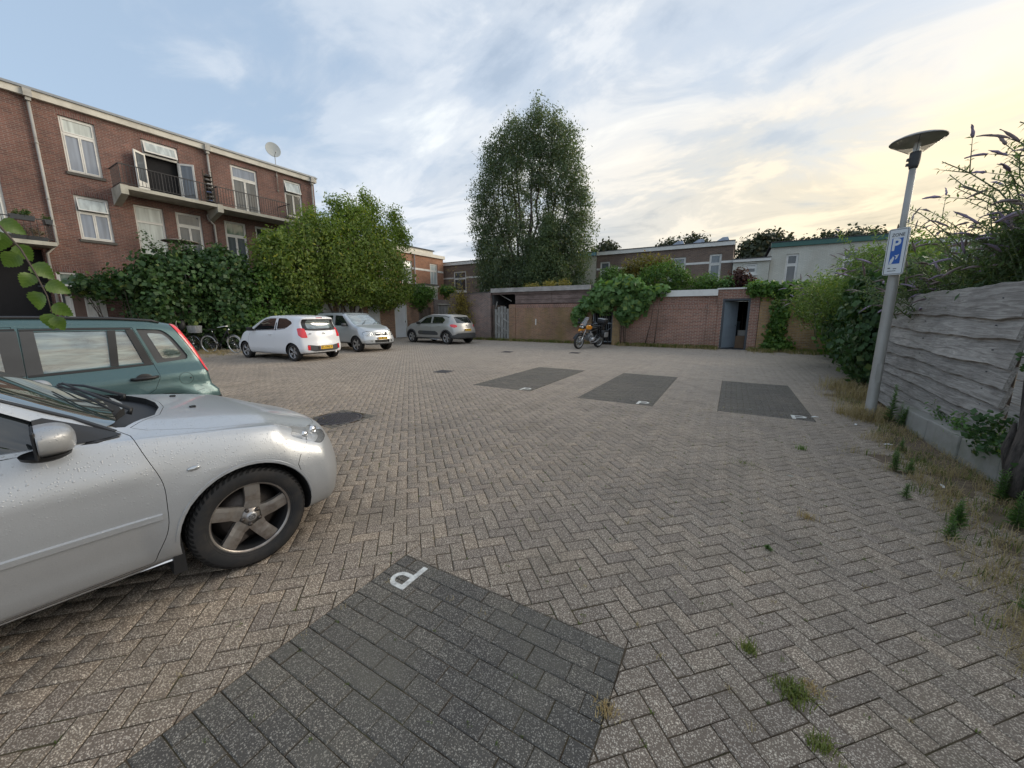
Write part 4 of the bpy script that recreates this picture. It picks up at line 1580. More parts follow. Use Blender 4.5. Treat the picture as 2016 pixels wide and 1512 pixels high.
def balcony(name_s0, s1, zt, d, brackets, th=.14):
    m = MB(); m.b2((name_s0, -d, zt - th), (s1, -.003, zt)); sl = m.obj('balcony', [M_CONC], flat)
    for (a, b_) in brackets:
        m = MB()
        z0, z1 = zt - th, zt - th - .52
        m.add([(a, 0, z0), (b_, 0, z0), (b_, 0, z1), (a, 0, z1), (a, -d - .02, zt + .01), (b_, -d - .02, zt + .01), (b_, -d - .02, z0 - .22), (a, -d - .02, z0 - .22), (a, -.0, zt + .01), (b_, -.0, zt + .01)],
              [(3, 2, 6, 7), (7, 6, 5, 4), (0, 3, 7, 4, 8), (1, 9, 5, 6, 2), (4, 5, 9, 8)])
        m.obj('bracket', [M_CONC], sl)
    return sl


def railing(parent, s0, s1, d, z0, z1, step=.115, left=True, right=True):
    m = MB()
    r = .016
    m.b2((s0, -d - .02, z1 - .03), (s1, -d + .02, z1)); m.b2((s0, -d - .012, z0), (s1, -d + .012, z0 + .022))
    k = int((s1 - s0) / step)
    for i in range(k + 1):
        s = s0 + (s1 - s0) * i / k
        rr = .014 if i % 12 == 0 else .0075
        m.b2((s - rr, -d - rr, z0 - (.1 if i % 12 == 0 else 0)), (s + rr, -d + rr, z1 - .03))
    for (on, s) in ((left, s0), (right, s1)):
        if not on: continue
        m.b2((s - .02, -d, z1 - .03), (s + .02, 0, z1)); m.b2((s - .012, -d, z0), (s + .012, 0, z0 + .022))
        for i in range(1, int(d / step)):
            y = -i * step
            m.b2((s - .0075, y - .0075, z0), (s + .0075, y + .0075, z1 - .03))
    return m.obj('railing', [M_RAIL], parent)


b1 = balcony(6.62, 10.05, 6.86, 1.22, [(6.50, 6.74), (9.92, 10.16)])
b2 = balcony(10.17, 13.55, 6.83, 1.22, [(13.45, 13.65)])
railing(b1, 6.55, 10.0, 1.20, 6.93, 7.70, right=False)
railing(b2, 10.02, 13.5, 1.20, 6.93, 7.70, left=True)
b0 = balcony(1.2, 4.47, 4.25, .98, [])
railing(b0, 1.2, 4.40, .95, 4.33, 5.05, step=.16, left=False)
m = MB(); m.b2((1.5, -.9, 4.26), (4.2, -.1, 4.27)); m.obj('balcony_floor', [M_SILL], b0)


def planter(loc, rz, w, label, soil_leaf, n=260, h=.2, parent=None, trail=0.0):
    p = thing('planter', label, 'planter', loc, rz)
    m = MB(); m.add([(-w / 2, -.08, 0), (w / 2, -.08, 0), (w / 2, .08, 0), (-w / 2, .08, 0), (-w / 2 - .02, -.11, .17), (w / 2 + .02, -.11, .17), (w / 2 + .02, .11, .17), (-w / 2 - .02, .11, .17)],
                    [(3, 2, 1, 0), (0, 1, 5, 4), (1, 2, 6, 5), (2, 3, 7, 6), (3, 0, 4, 7), (4, 5, 6, 7)])
    m.obj('trough', [M_DKGREY], p)
    P, N_, T_ = blob_points([(x, 0, .17 + h * .4, w * .34, .13, h * .6) for x in (-w * .2, 0, w * .2)], n, .04, 8, .2)
    if trail:
        P2, N2, T2 = blob_points([(x, 0, -.12, w * .2, .13, trail) for x in (-w * .3, .1)], n // 2, .04, 8, .2)
        P, N_, T_ = np.vstack([P, P2]), np.vstack([N_, N2]), np.vstack([T_, T2])
    obj('leaves', leaves(P, N_, .07, T_, 'leaves', soil_leaf), p)
    return p


L_PLANT = leaf_mat('planter_leaves', (.03, .07, .02), (.09, .16, .05))
L_DRY = leaf_mat('dry_leaves', (.10, .085, .06), (.22, .19, .13), .15)


def fw(s, y, z):
    """local of the left block -> world"""
    v = Matrix.Translation((-24, 0, 0)) @ Matrix.Rotation(RB, 4, 'Z') @ Vector((s, y, z))
    return tuple(v)


planter(fw(3.75, -.98, 4.93), RB, .55, 'green leafy planter box hanging on the railing of the low left balcony', L_PLANT)
planter(fw(4.38, -.75, 4.90), RB + PI / 2, .42, 'small dark planter box at the railing corner beside the drainpipe', L_PLANT, n=120, h=.1)
planter(fw(3.55, -.55, 4.27), RB, .6, 'dusty dry plant pot on the floor of the low left balcony', L_DRY, h=.42, n=300)
planter(fw(4.05, -.55, 4.27), RB, .5, 'brown withered plant pot behind the railing next to the balcony corner', L_DRY, h=.42, n=260)
# rack on the balcony
rk = thing('shoe_rack', 'dark shelf rack with blue and grey bundles standing on the upper balcony', 'rack', fw(9.78, -.95, 6.86), RB)
m = MB(); m.b2((-.20, -.02, 0), (-.16, .02, 1.5)); m.b2((.16, -.02, 0), (.20, .02, 1.5)); m.b2((-.16, .10, 0), (.16, .12, 1.4))
m.obj('upright', [W_BROWNZ], rk)
for i in range(7):
    m = MB(); m.b2((-.16, -.10, .10 + i * .19), (.16, .10, .12 + i * .19)); m.obj('shelf', [M_TRIM], rk)
    m = MB(); m.box((random.uniform(-.05, .05), -.04, .155 + i * .19), (random.uniform(.15, .24), .10, .055), bev=.02, rot=(0, 0, random.uniform(-.2, .2)))
    m.obj('bundle', [plain('bundle_%d' % i, random.choice([(.10, .15, .32), (.25, .24, .23), (.06, .06, .07), (.45, .44, .42)]), .8)], rk)
# satellite dish
M_DISH = plain('dish_grey', (.45, .47, .45), .55, var=.08)
ds = thing('satellite_dish', 'grey satellite dish on a thin mast fixed to the upper wall', 'satellite dish', fw(13.55, -.08, 8.45), RB)
m = MB(); m.tube([(0, 0, 0), (0, 0, 2.25)], .018, 8); m.b2((-.03, -.01, .1), (.03, .08, .16)); m.b2((-.03, -.01, .9), (.03, .08, .96)); m.obj('mast', [M_PIPE], ds)
m = MB(); prof = [(.0, .0)] + [(r, .30 * r * r) for r in (.1, .2, .3, .38, .43)]
D = Matrix.Translation((-.12, -.10, 2.22)) @ Matrix.Rotation(R(-18), 4, 'Z') @ Matrix.Rotation(R(72), 4, 'X') @ Matrix.Diagonal((.86, 1.0, 1, 1))
m.lathe(prof, 28, M=D); m.lathe([(r, z - .012) for r, z in prof[::-1]], 28, M=D); m.lathe([(.425, .052), (.44, .050), (.44, .04), (.425, .038)], 28, M=D)
m.obj('reflector', [M_DISH], ds)
m = MB(); pA, pB = D @ Vector((0, -.43, .05)), D @ Vector((0, -.50, .52))
m.tube([pA, pB], .012, 6); m.tube([pB, D @ Vector((0, -.46, .50)), D @ Vector((0, -.36, .48))], .028, 8); m.tube([(0, 0, 2.2), D @ Vector((0, 0, -.02))], .025, 6); m.obj('feed_arm', [M_PIPE], ds)
# low garden wall with white plank doors, brown door and pier
gw = thing('garden_wall', 'low brick garden wall with white plank double doors under ivy', 'wall', (-22, 0, 0), R(90))
wall_mesh(5.28, 6.9, 0, 2.75, [], .2).obj('wall', [B_RED], gw)
m = MB(); m.b2((3.6, -.30, 2.50), (5.5, .15, 2.56)); m.obj('canopy', [M_DKGREY], gw)
m = MB(); m.b2((4.12, .0, 0), (4.18, .06, 2.5)); m.b2((4.30, .0, 0), (4.36, .06, 2.5), 1); m.b2((4.18, .02, 0), (4.30, .04, 2.2), 1); m.obj('door_post', [M_DKGREY, M_WOODW], gw)
m = MB(); m.b2((4.36, .02, 0), (4.68, .06, 2.48)); m.obj('door', [M_BROWND], gw)
m = MB(); m.b2((4.68, .0, 0), (4.73, .07, 2.5)); m.obj('door_frame', [M_WOODW], gw)
for k, (a, b_) in enumerate(((4.735, 4.985), (5.0, 5.25))):
    m = MB(); n_ = 3
    for i in range(n_):
        w_ = (b_ - a) / n_
        m.b2((a + i * w_ + .002, .02, 0), (a + (i + 1) * w_ - .002, .05, 2.56))
    m.b2((a, .005, 2.14), (b_, .02, 2.20)); m.obj('plank_door', [M_WOODW], gw)
pr_ = thing('brick_pier', 'orange brown rendered pier under the ivy left of the bicycles', 'pier', (-20.6, 5.95, 0))
m = MB(); m.b2((-.2, -.2, 0), (.2, .35, 2.7)); m.obj('pier', [B_YEL], pr_)

# ------------------------------------------------------------------ garages along the left side
ga = thing('garage_row', 'low brown brick garage row with white doors behind the cars', 'garage', (-19.9, 0, 0), RB)
GO = [(13.55, 15.15, 0, 2.16), (15.25, 16.75, 0, 2.2), (18.0, 19.0, 0, 2.2)]
GO = [(12.2, 13.6, 0, 2.16), (13.9, 15.55, 0, 2.18), (15.9, 16.78, 0, 2.2), (17.95, 19.0, 0, 2.25), (20.1, 21.35, 0, 2.05)]
wall_mesh(9.6, 21.6, 0, 2.62, GO, .25, .08).obj('wall', [B_GARAGE], ga)
m = MB(); m.b2((9.6, .26, 2.5), (21.6, 3.8, 2.62)); m.b2((9.6, -.04, 2.62), (21.6, 3.8, 2.70)); m.b2((9.6, .3, 0), (21.5, .34, 2.5)); m.obj('roof', [M_BITUM], ga)
for k, o in enumerate(GO[:4]):
    m = MB()
    for bx in (((o[0], .01, 0), (o[0] + .06, .08, o[3])), ((o[1] - .06, .01, 0), (o[1], .08, o[3])), ((o[0], .01, o[3] - .06), (o[1], .08, o[3]))): m.b2(*bx)
    fr = m.obj('door_frame', [M_WOODW], ga)
    m = MB(); m.b2((o[0] + .065, .045, .02), (o[1] - .065, .075, o[3] - .065))
    if k < 3:
        nn = 4
        for i in range(nn): m.b2((o[0] + .10 + i * (o[1] - o[0] - .2) / nn, .038, .1), (o[0] + .10 + (i + 1) * (o[1] - o[0] - .2) / nn - .02, .046, o[3] - .15))
    m.obj('door', [M_WDOOR], fr)
    m = MB(); m.b2((o[1] - .16, .01, 1.0), (o[1] - .12, .05, 1.12)); m.obj('handle', [M_CHROME], fr)
# wooden doors at the end
o = GO[4]
for i in range(6):
    w_ = (o[1] - o[0]) / 6
    m = MB(); m.b2((o[0] + i * w_ + .004, .04, .03), (o[0] + (i + 1) * w_ - .004, .065, o[3] - .03)); m.obj('board', [W_BROWNZ], ga)
gb = thing('garden_wall', 'old grey brick wall with a plank door between garages and corner', 'wall', (-19.8, 0, 0), RB)
wall_mesh(21.62, 24.2, 0, 2.62, [(21.98, 23.25, 0, 2.25)], .25, .1).obj('wall', [B_GREY], gb)
m = MB(); m.b2((21.9, -.05, 2.25), (23.3, .02, 2.32)); m.obj('lintel', [M_CONC], gb)
for i in range(7):
    w_ = 1.27 / 7
    m = MB(); m.b2((21.98 + i * w_ + .004, .05, .02), (21.98 + (i + 1) * w_ - .004, .075, 2.24)); m.obj('board', [W_GREYZ], gb)
ck = thing('concrete_shed', 'small weathered concrete shed top behind the corner wall', 'shed', (-20.9, 22.8, 0))
m = MB(); m.b2((-.55, -.7, 0), (.55, .7, 3.75)); m.obj('wall', [M_CONC], ck)
m = MB(); m.b2((-.62, -.77, 3.75), (.62, .77, 3.84)); m.obj('roof', [M_SILL], ck)

# ------------------------------------------------------------------ orange brick house behind the garages
h2 = thing('brick_house', 'orange brown brick house with white band and cream cornice beyond the bushy tree', 'house', (-24, 0, 0), RB)
HO = [(22.55, 23.75, 4.1, 5.85), (20.4, 21.5, 4.1, 5.85), (25.80, 26.75, 4.05, 5.90)]
wall_mesh(17.0, 27.45, 0, 6.40, HO, .3, .12).obj('wall', [B_ORANGE], h2)
m = MB(); m.b2((17.0, .32, 0), (27.4, 7, 6.4)); m.obj('building_core', [M_BLACK], h2)
m = MB(); m.b2((27.452, 0.01, 0), (27.5, 7, 6.4)); m.b2((16.96, .01, 0), (16.998, 7, 6.4)); m.obj('end_wall', [B_ORANGE], h2)
m = MB(); m.b2((16.95, -.14, 6.40), (27.6, .3, 6.66)); m.obj('cornice', [M_CORN], h2)
m = MB(); m.b2((17.2, .35, 6.66), (26.6, 6.8, 7.0)); m.b2((17.1, .25, 7.0), (26.7, 6.9, 7.08), 1); m.obj('roof', [M_CORN, M_BITUM], h2)
SS = [17.0, 20.4, 21.5, 22.55, 23.75, 25.80, 26.75, 27.46]
for a, b_ in zip(SS[::2], SS[1::2]):
    m = MB(); m.b2((a, -.02, 5.20), (b_, .05, 5.36)); m.obj('band', [M_WOODW], h2)
for o in HO: window(h2, *o, [(5.28, 1), (0, 2)], glass=G_WHITE, sill=M_WOODW, sw=.05)
pipe(h2, [(23.95, -.08, 6.4), (23.95, -.08, .1)], .04, M_ZINC)

# ------------------------------------------------------------------ row of houses at the back
def row_house(name, label, x0, x1, zt, mat, Y=28.0, ops=(), band=None, corn=M_WOODW, ch=.24, depth=8, glass=G_DARK, corn_out=.12, cat='house', wins=None, frame_mat=None):
    h = thing(name, label, cat, (0, Y, 0))
    wall_mesh(x0, x1, 0, zt - ch, list(ops), .3, .12).obj('wall', [mat], h)
    m = MB(); m.b2((x0 + .02, .32, 0), (x1 - .02, depth, zt - ch)); m.obj('building_core', [M_BLACK], h)
    m = MB(); m.b2((x0 + .0, .31, 0), (x0 + .05, depth, zt - ch - .01)); m.b2((x1 - .05, .31, 0), (x1, depth, zt - ch - .01)); m.obj('side_wall', [mat], h)
    m = MB(); m.b2((x0 - .04, -corn_out, zt - ch), (x1 + .04, .3, zt)); m.obj('cornice', [corn], h)
    m = MB(); m.b2((x0 - .05, -corn_out - .03, zt + .002), (x1 + .05, depth + .05, zt + .05)); m.obj('roof', [M_BITUM], h)
    for o in ops: window(h, *o, [(o[3] - (o[3] - o[2]) * .36, 1), (0, 1)], glass=glass, sill=M_WOODW, sw=.05, mat=frame_mat)
    if band:
        edges = [x0] + [v for o in sorted(ops) for v in o[:2]] + [x1]
        for a, b_ in zip(edges[::2], edges[1::2]):
            if b_ - a > .05:
                m = MB(); m.b2((a, -.02, band), (b_, .04, band + .13)); m.obj('band', [M_WOODW], h)
    return h


row_house('brick_house', 'dark brown brick house left of the tall willow with white window band', -24.0, -12.2, 6.15, B_BROWN,
          ops=[(-22.3, -20.9, 3.6, 5.35), (-19.35, -18.2, 3.6, 5.35), (-16.5, -15.4, 3.6, 5.35)], band=4.72, glass=G_DARK)
c_ = row_house('rendered_house', 'narrow cream clad house with pale blue roof edge beside the willow', -12.15, -9.02, 6.02, M_RENDER, ops=[(-10.75, -10.1, 4.0, 5.5)], corn=M_BLUET, glass=G_MID)
row_house('brick_house', 'long brown brick house with flat white cornice behind the round shrubs', -8.98, -.30, 6.0, B_BROWN,
          ops=[(-8.72, -8.0, 3.4, 5.3), (-6.35, -5.6, 3.6, 5.3), (-4.05, -2.98, 3.75, 5.25), (-1.60, -.92, 3.6, 5.30)], band=4.72, glass=G_MID)
row_house('white_extension', 'low white painted brick extension between the brown and the green-trimmed house', -.26, 1.62, 4.82, B_WHITE, ops=[(.38, 1.02, 3.95, 4.55)], ch=.16, Y=27.6, cat='house')
row_house('white_house', 'white painted brick house with dark green roof edge', 1.66, 7.0, 5.68, B_WHITE, ops=[(2.42, 3.02, 3.3, 5.0), (5.0, 5.7, 3.6, 5.0)], corn=M_GREENT, ch=.26, Y=28.0, glass=G_DARK)
row_house('brick_house', 'brown brick house end seen behind the parking sign', 7.05, 17, 5.3, B_BROWN, ops=[(9.2, 10.4, 3.4, 4.9)], band=None, glass=G_MID, Y=28.3)
for (x, lab) in ((-3.7, 'left glass skylight on the brown house roof'), (-2.45, 'middle glass skylight on the brown house roof'), (-1.05, 'right glass skylight on the brown house roof'), (-10.4, 'skylight on the cream house roof beside the willow')):
    sk = thing('skylight', lab, 'skylight', (x, 29.2, 6.05))
    m = MB(); m.add([(-.5, -.5, 0), (.5, -.5, 0), (.5, .5, 0), (-.5, .5, 0), (.05, -.3, .38), (.35, -.3, .38), (.35, .3, .38), (.05, .3, .38)], [(0, 1, 5, 4), (1, 2, 6, 5), (2, 3, 7, 6), (3, 0, 4, 7), (4, 5, 6, 7)])
    m.obj('dome', [G_BLUE], sk)
    m = MB(); m.b2((-.55, -.55, -.06), (.55, .55, .0)); m.obj('kerb', [M_ZINC], sk)

# ------------------------------------------------------------------ wall along the back of the yard
Y0 = 19.3
pw = thing('garden_wall', 'purple brown brick wall with pale lime stains between grey car and plank gate', 'wall', (0, Y0, 0))
wall_mesh(-15.7, -12.62, 0, 2.80, [], .25).obj('wall', [B_PURPLE], pw)
m = MB(); m.b2((-15.7, -.02, 2.80), (-12.62, .27, 2.86)); m.obj('coping', [M_SILL], pw)
m = MB(); m.b2((-15.72, .26, 0), (-15.45, 5.0, 2.6)); m.b2((-12.80, -.06, 0), (-12.60, -.001, 2.80)); m.b2((-19.6, 4.9, 0), (-15.4, 5.1, 2.9)); m.obj('return_wall', [B_PURPLE], pw)
# plank gate
gt = thing('plank_gate', 'weathered grey plank gate with arched top left of the mossy brick wall', 'gate', (-11.86, Y0 + .05, 0), R(4))
for i in range(5):
    x = -.40 + i * .2
    h_ = 2.02 - .25 * (x / .5) ** 2 + random.uniform(-.012, .012)
    m = MB(); m.box((x, 0, h_ / 2 + .03), (.165, .022, h_ - .06), bev=.004); m.obj('board', [W_GREYZ], gt, rot=(0, random.uniform(-.004, .004), 0))
for (z, a) in ((.45, 0), (1.6, 0)):
    m = MB(); m.box((0, .03, z), (.98, .03, .10)); m.obj('rail', [W_GREYZ], gt)
for (z0, z1) in ((.5, 1.05), (1.1, 1.6)):
    m = MB(); m.box((0, -.025, (z0 + z1) / 2), (1.05, .02, .07), rot=(0, R(32), 0)); m.obj('brace', [W_GREYZ], gt)
m = MB(); m.b2((-.56, -.03, 0), (-.50, .06, 2.1)); m.b2((.50, -.03, 0), (.56, .06, 2.05)); m.obj('post', [W_BROWNZ], gt)
# mossy wall
mw = thing('garden_wall', 'mossy yellow brown brick wall with soldier course left of the motorcycle', 'wall', (0, Y0, 0))
wall_mesh(-11.28, -6.35, 0, 1.90, [], .22).obj('wall', [B_MOSS], mw)
m = MB(); m.b2((-11.30, -.012, 1.90), (-6.33, .23, 2.10)); m.obj('soldier_course', [B_WALL_S], mw)
m = MB(); m.b2((-11.32, -.05, 0), (-10.90, -.001, 2.08)); m.obj('pier', [B_MOSS], mw)
m = MB(); m.b2((-9.62, -.012, .95), (-9.56, -.002, 1.28)); m.obj('white_mark', [M_WOODW], mw)
# shed on top / behind
sh = thing('garden_shed', 'long low timber shed with dark red brown boards and grey fascia above the mossy wall', 'shed', (0, Y0 + .1, 0))
for i in range(3):
    for (a, b_) in ((-11.0, -8.7), (-8.69, -6.55)):
        m = MB(); z = 2.14 + i * .225
        m.box(((a + b_) / 2, .02 + .012 * (2 - i), z + .112), (b_ - a - .006, .03, .222), rot=(R(-3), 0, random.uniform(-.004, .004)), bev=.006); m.obj('plank', [W_GREYX], sh)
m = MB(); m.b2((-12.6, -.12, 2.80), (-6.5, .05, 3.04)); m.obj('fascia', [W_FASC], sh)
m = MB(); m.b2((-12.55, -.04, 2.68), (-6.55, .03, 2.80)); m.obj('beam', [W_GREYX], sh)
m = MB(); m.b2((-12.6, .0, 3.0), (-6.5, 4.0, 3.05)); m.b2((-12.6, .06, 2.1), (-12.5, 4.0, 3.0)); m.b2((-6.6, .06, 2.1), (-6.5, 4.0, 3.0)); m.b2((-12.5, 3.9, 0), (-6.6, 4.0, 3.0)); m.obj('roof', [M_BITUM], sh)
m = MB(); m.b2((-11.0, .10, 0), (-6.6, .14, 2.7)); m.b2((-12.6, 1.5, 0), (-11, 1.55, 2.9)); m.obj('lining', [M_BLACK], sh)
m = MB(); m.tube([(-12.3, .3, 2.75), (-11.4, .3, 2.3)], .03, 6); m.tube([(-12.45, .2, 1.9), (-12.4, .3, 2.3)], .04, 6); m.obj('strut', [W_GREYZ], sh)
# steel gate with bars
sg = thing('steel_gate', 'low grey steel bar gate behind the orange motorcycle', 'gate', (0, Y0 + .1, 0))
m = MB()
for bx in (((-6.30, 0, .12), (-6.25, .05, 1.95)), ((-5.30, 0, .12), (-5.25, .05, 1.95)), ((-6.30, 0, .12), (-5.25, .05, .17)), ((-6.30, 0, 1.05), (-5.25, .05, 1.10)), ((-6.30, 0, 1.90), (-5.25, .05, 1.95))): m.b2(*bx)
m.obj('frame', [M_ZINC], sg)
for i in range(8):
    m = MB(); m.tube([(-6.18 + i * .118, .025, .15), (-6.18 + i * .118, .025, 1.92)], .011, 6); m.obj('bar', [M_ZINC], sg)
m = MB(); m.tube([(-6.2, .0, .25), (-5.35, .0, .85)], .018, 6); m.obj('brace', [M_ZINC], sg)
m = MB(); m.b2((-6.3, .6, 0), (-5.2, .62, 1.9)); m.obj('garden_shade_sheet', [M_BLACK], sg)  # black sheet put in for the garden shade behind the bars
pi_ = thing('brick_pier', 'yellow brown brick pier right of the steel gate', 'pier', (-5.05, Y0, 0))
m = MB(); m.b2((-.19, -.04, 0), (.19, .34, 1.9)); m.b2((-.22, -.07, 1.90), (.22, .37, 1.98)); m.obj('pier', [B_YEL], pi_)
# right hand wall
rw_ = thing('garden_wall', 'red brick wall with soldier course and white fascia left of the open blue grey door', 'wall', (0, Y0, 0))
wall_mesh(-4.86, -.66, 0, 1.78, [], .22).obj('wall', [B_WALL], rw_)
m = MB(); m.b2((-4.86, -.012, 1.78), (-.66, .225, 1.98)); m.obj('soldier_course', [B_WALL_S], rw_)
m = MB(); m.b2((-4.80, .06, 1.98), (-.66, .25, 2.34)); m.obj('upper_wall', [B_WALL], rw_)
m = MB(); m.b2((-3.6, -.06, 2.34), (-.64, .0, 2.62)); m.b2((-3.6, 0, 2.52), (-.64, 4.5, 2.60), 1); m.obj('fascia', [M_WOODW, M_BITUM], rw_)
m = MB(); m.b2((-.98, -.05, 0), (-.62, -.001, 1.98)); m.obj('pier', [B_WALL], rw_)
# gable with the door
gd = thing('brick_garage', 'red brick shed front with an open blue grey door into a dark room', 'shed', (0, Y0, 0))
wall_mesh(-.64, .95, 0, 2.60, [(-.42, .62, 0, 2.20)], .25, .16).obj('wall', [B_WALL], gd)
m = MB(); m.b2((-.68, -.04, 2.60), (.99, .28, 2.66)); m.obj('coping', [M_WOODW], gd)
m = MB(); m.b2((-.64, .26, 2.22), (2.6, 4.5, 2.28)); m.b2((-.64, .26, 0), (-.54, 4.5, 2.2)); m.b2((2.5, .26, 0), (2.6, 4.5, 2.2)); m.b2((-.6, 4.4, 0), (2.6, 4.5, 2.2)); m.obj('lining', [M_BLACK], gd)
m = MB()
for bx in (((-.42, -.01, 0), (-.34, .12, 2.2)), ((.54, -.01, 0), (.62, .12, 2.2)), ((-.34, -.01, 2.12), (.54, .12, 2.2)), ((-.34, -.02, 0), (.54, .1, .03))): m.b2(*bx)
m.obj('door_frame', [M_DKGREY], gd)
m = MB(); m.b2((0, 0, .04), (.86, .045, 2.10)); m.b2((.78, -.04, 1.02), (.82, .0, 1.06)); dl = m.obj('door', [M_BLUEG], gd, loc=(-.335, .10, 0), rot=(0, 0, R(52)))
m = MB(); m.tube([(.80, -.03, 1.04), (.70, -.03, 1.04)], .01, 6); m.obj('handle', [M_CHROME], dl)
# things in the dark room
for (x, y, z, dx, dy, dz, c, lab, nm) in ((.35, 1.0, .0, .4, .4, .55, (.20, .13, .08), 'brown cardboard box on the floor inside the open door', 'cardboard_box'), (.42, 1.2, .56, .3, .3, .25, (.35, .33, .30), 'grey box stacked inside the open door', 'storage_box'),
                                (.1, 2.2, 0, .5, .4, 1.2, (.10, .12, .13), 'dark cupboard at the back of the dark room', 'cupboard')):
    b_ = thing(nm, lab, nm.split('_')[-1], (x, Y0 + y, z))
    m = MB(); m.b2((-dx / 2, -dy / 2, 0), (dx / 2, dy / 2, dz * .93)); m.obj('body', [plain(nm, c, .8)], b_)
    m = MB(); m.b2((-dx / 2 - .01, -dy / 2 - .01, dz * .93), (dx / 2 + .01, dy / 2 + .01, dz)); m.obj('lid', [plain(nm + '_lid', tuple(v * 1.2 for v in c), .8)], b_)
yw = thing('garden_wall', 'yellowish brick wall under ivy right of the open door', 'wall', (0, Y0, 0))
wall_mesh(.97, 6.0, 0, 2.30, [], .22).obj('wall', [B_YEL], yw)
m = MB(); m.b2((1.9, -.05, 0), (2.15, -.001, 2.3)); m.obj('pier', [B_YEL], yw)

# ------------------------------------------------------------------ the silver hatchback in front
P_SILVER = paint_mat('silver_paint', (.52, .535, .55), .50, .36, .10, drops=True)


def arc(cx, cz, r, a0, a1, n=8):
    return [(cx + r * math.cos(R(a)), cz + r * math.sin(R(a))) for a in np.linspace(a0, a1, n)]


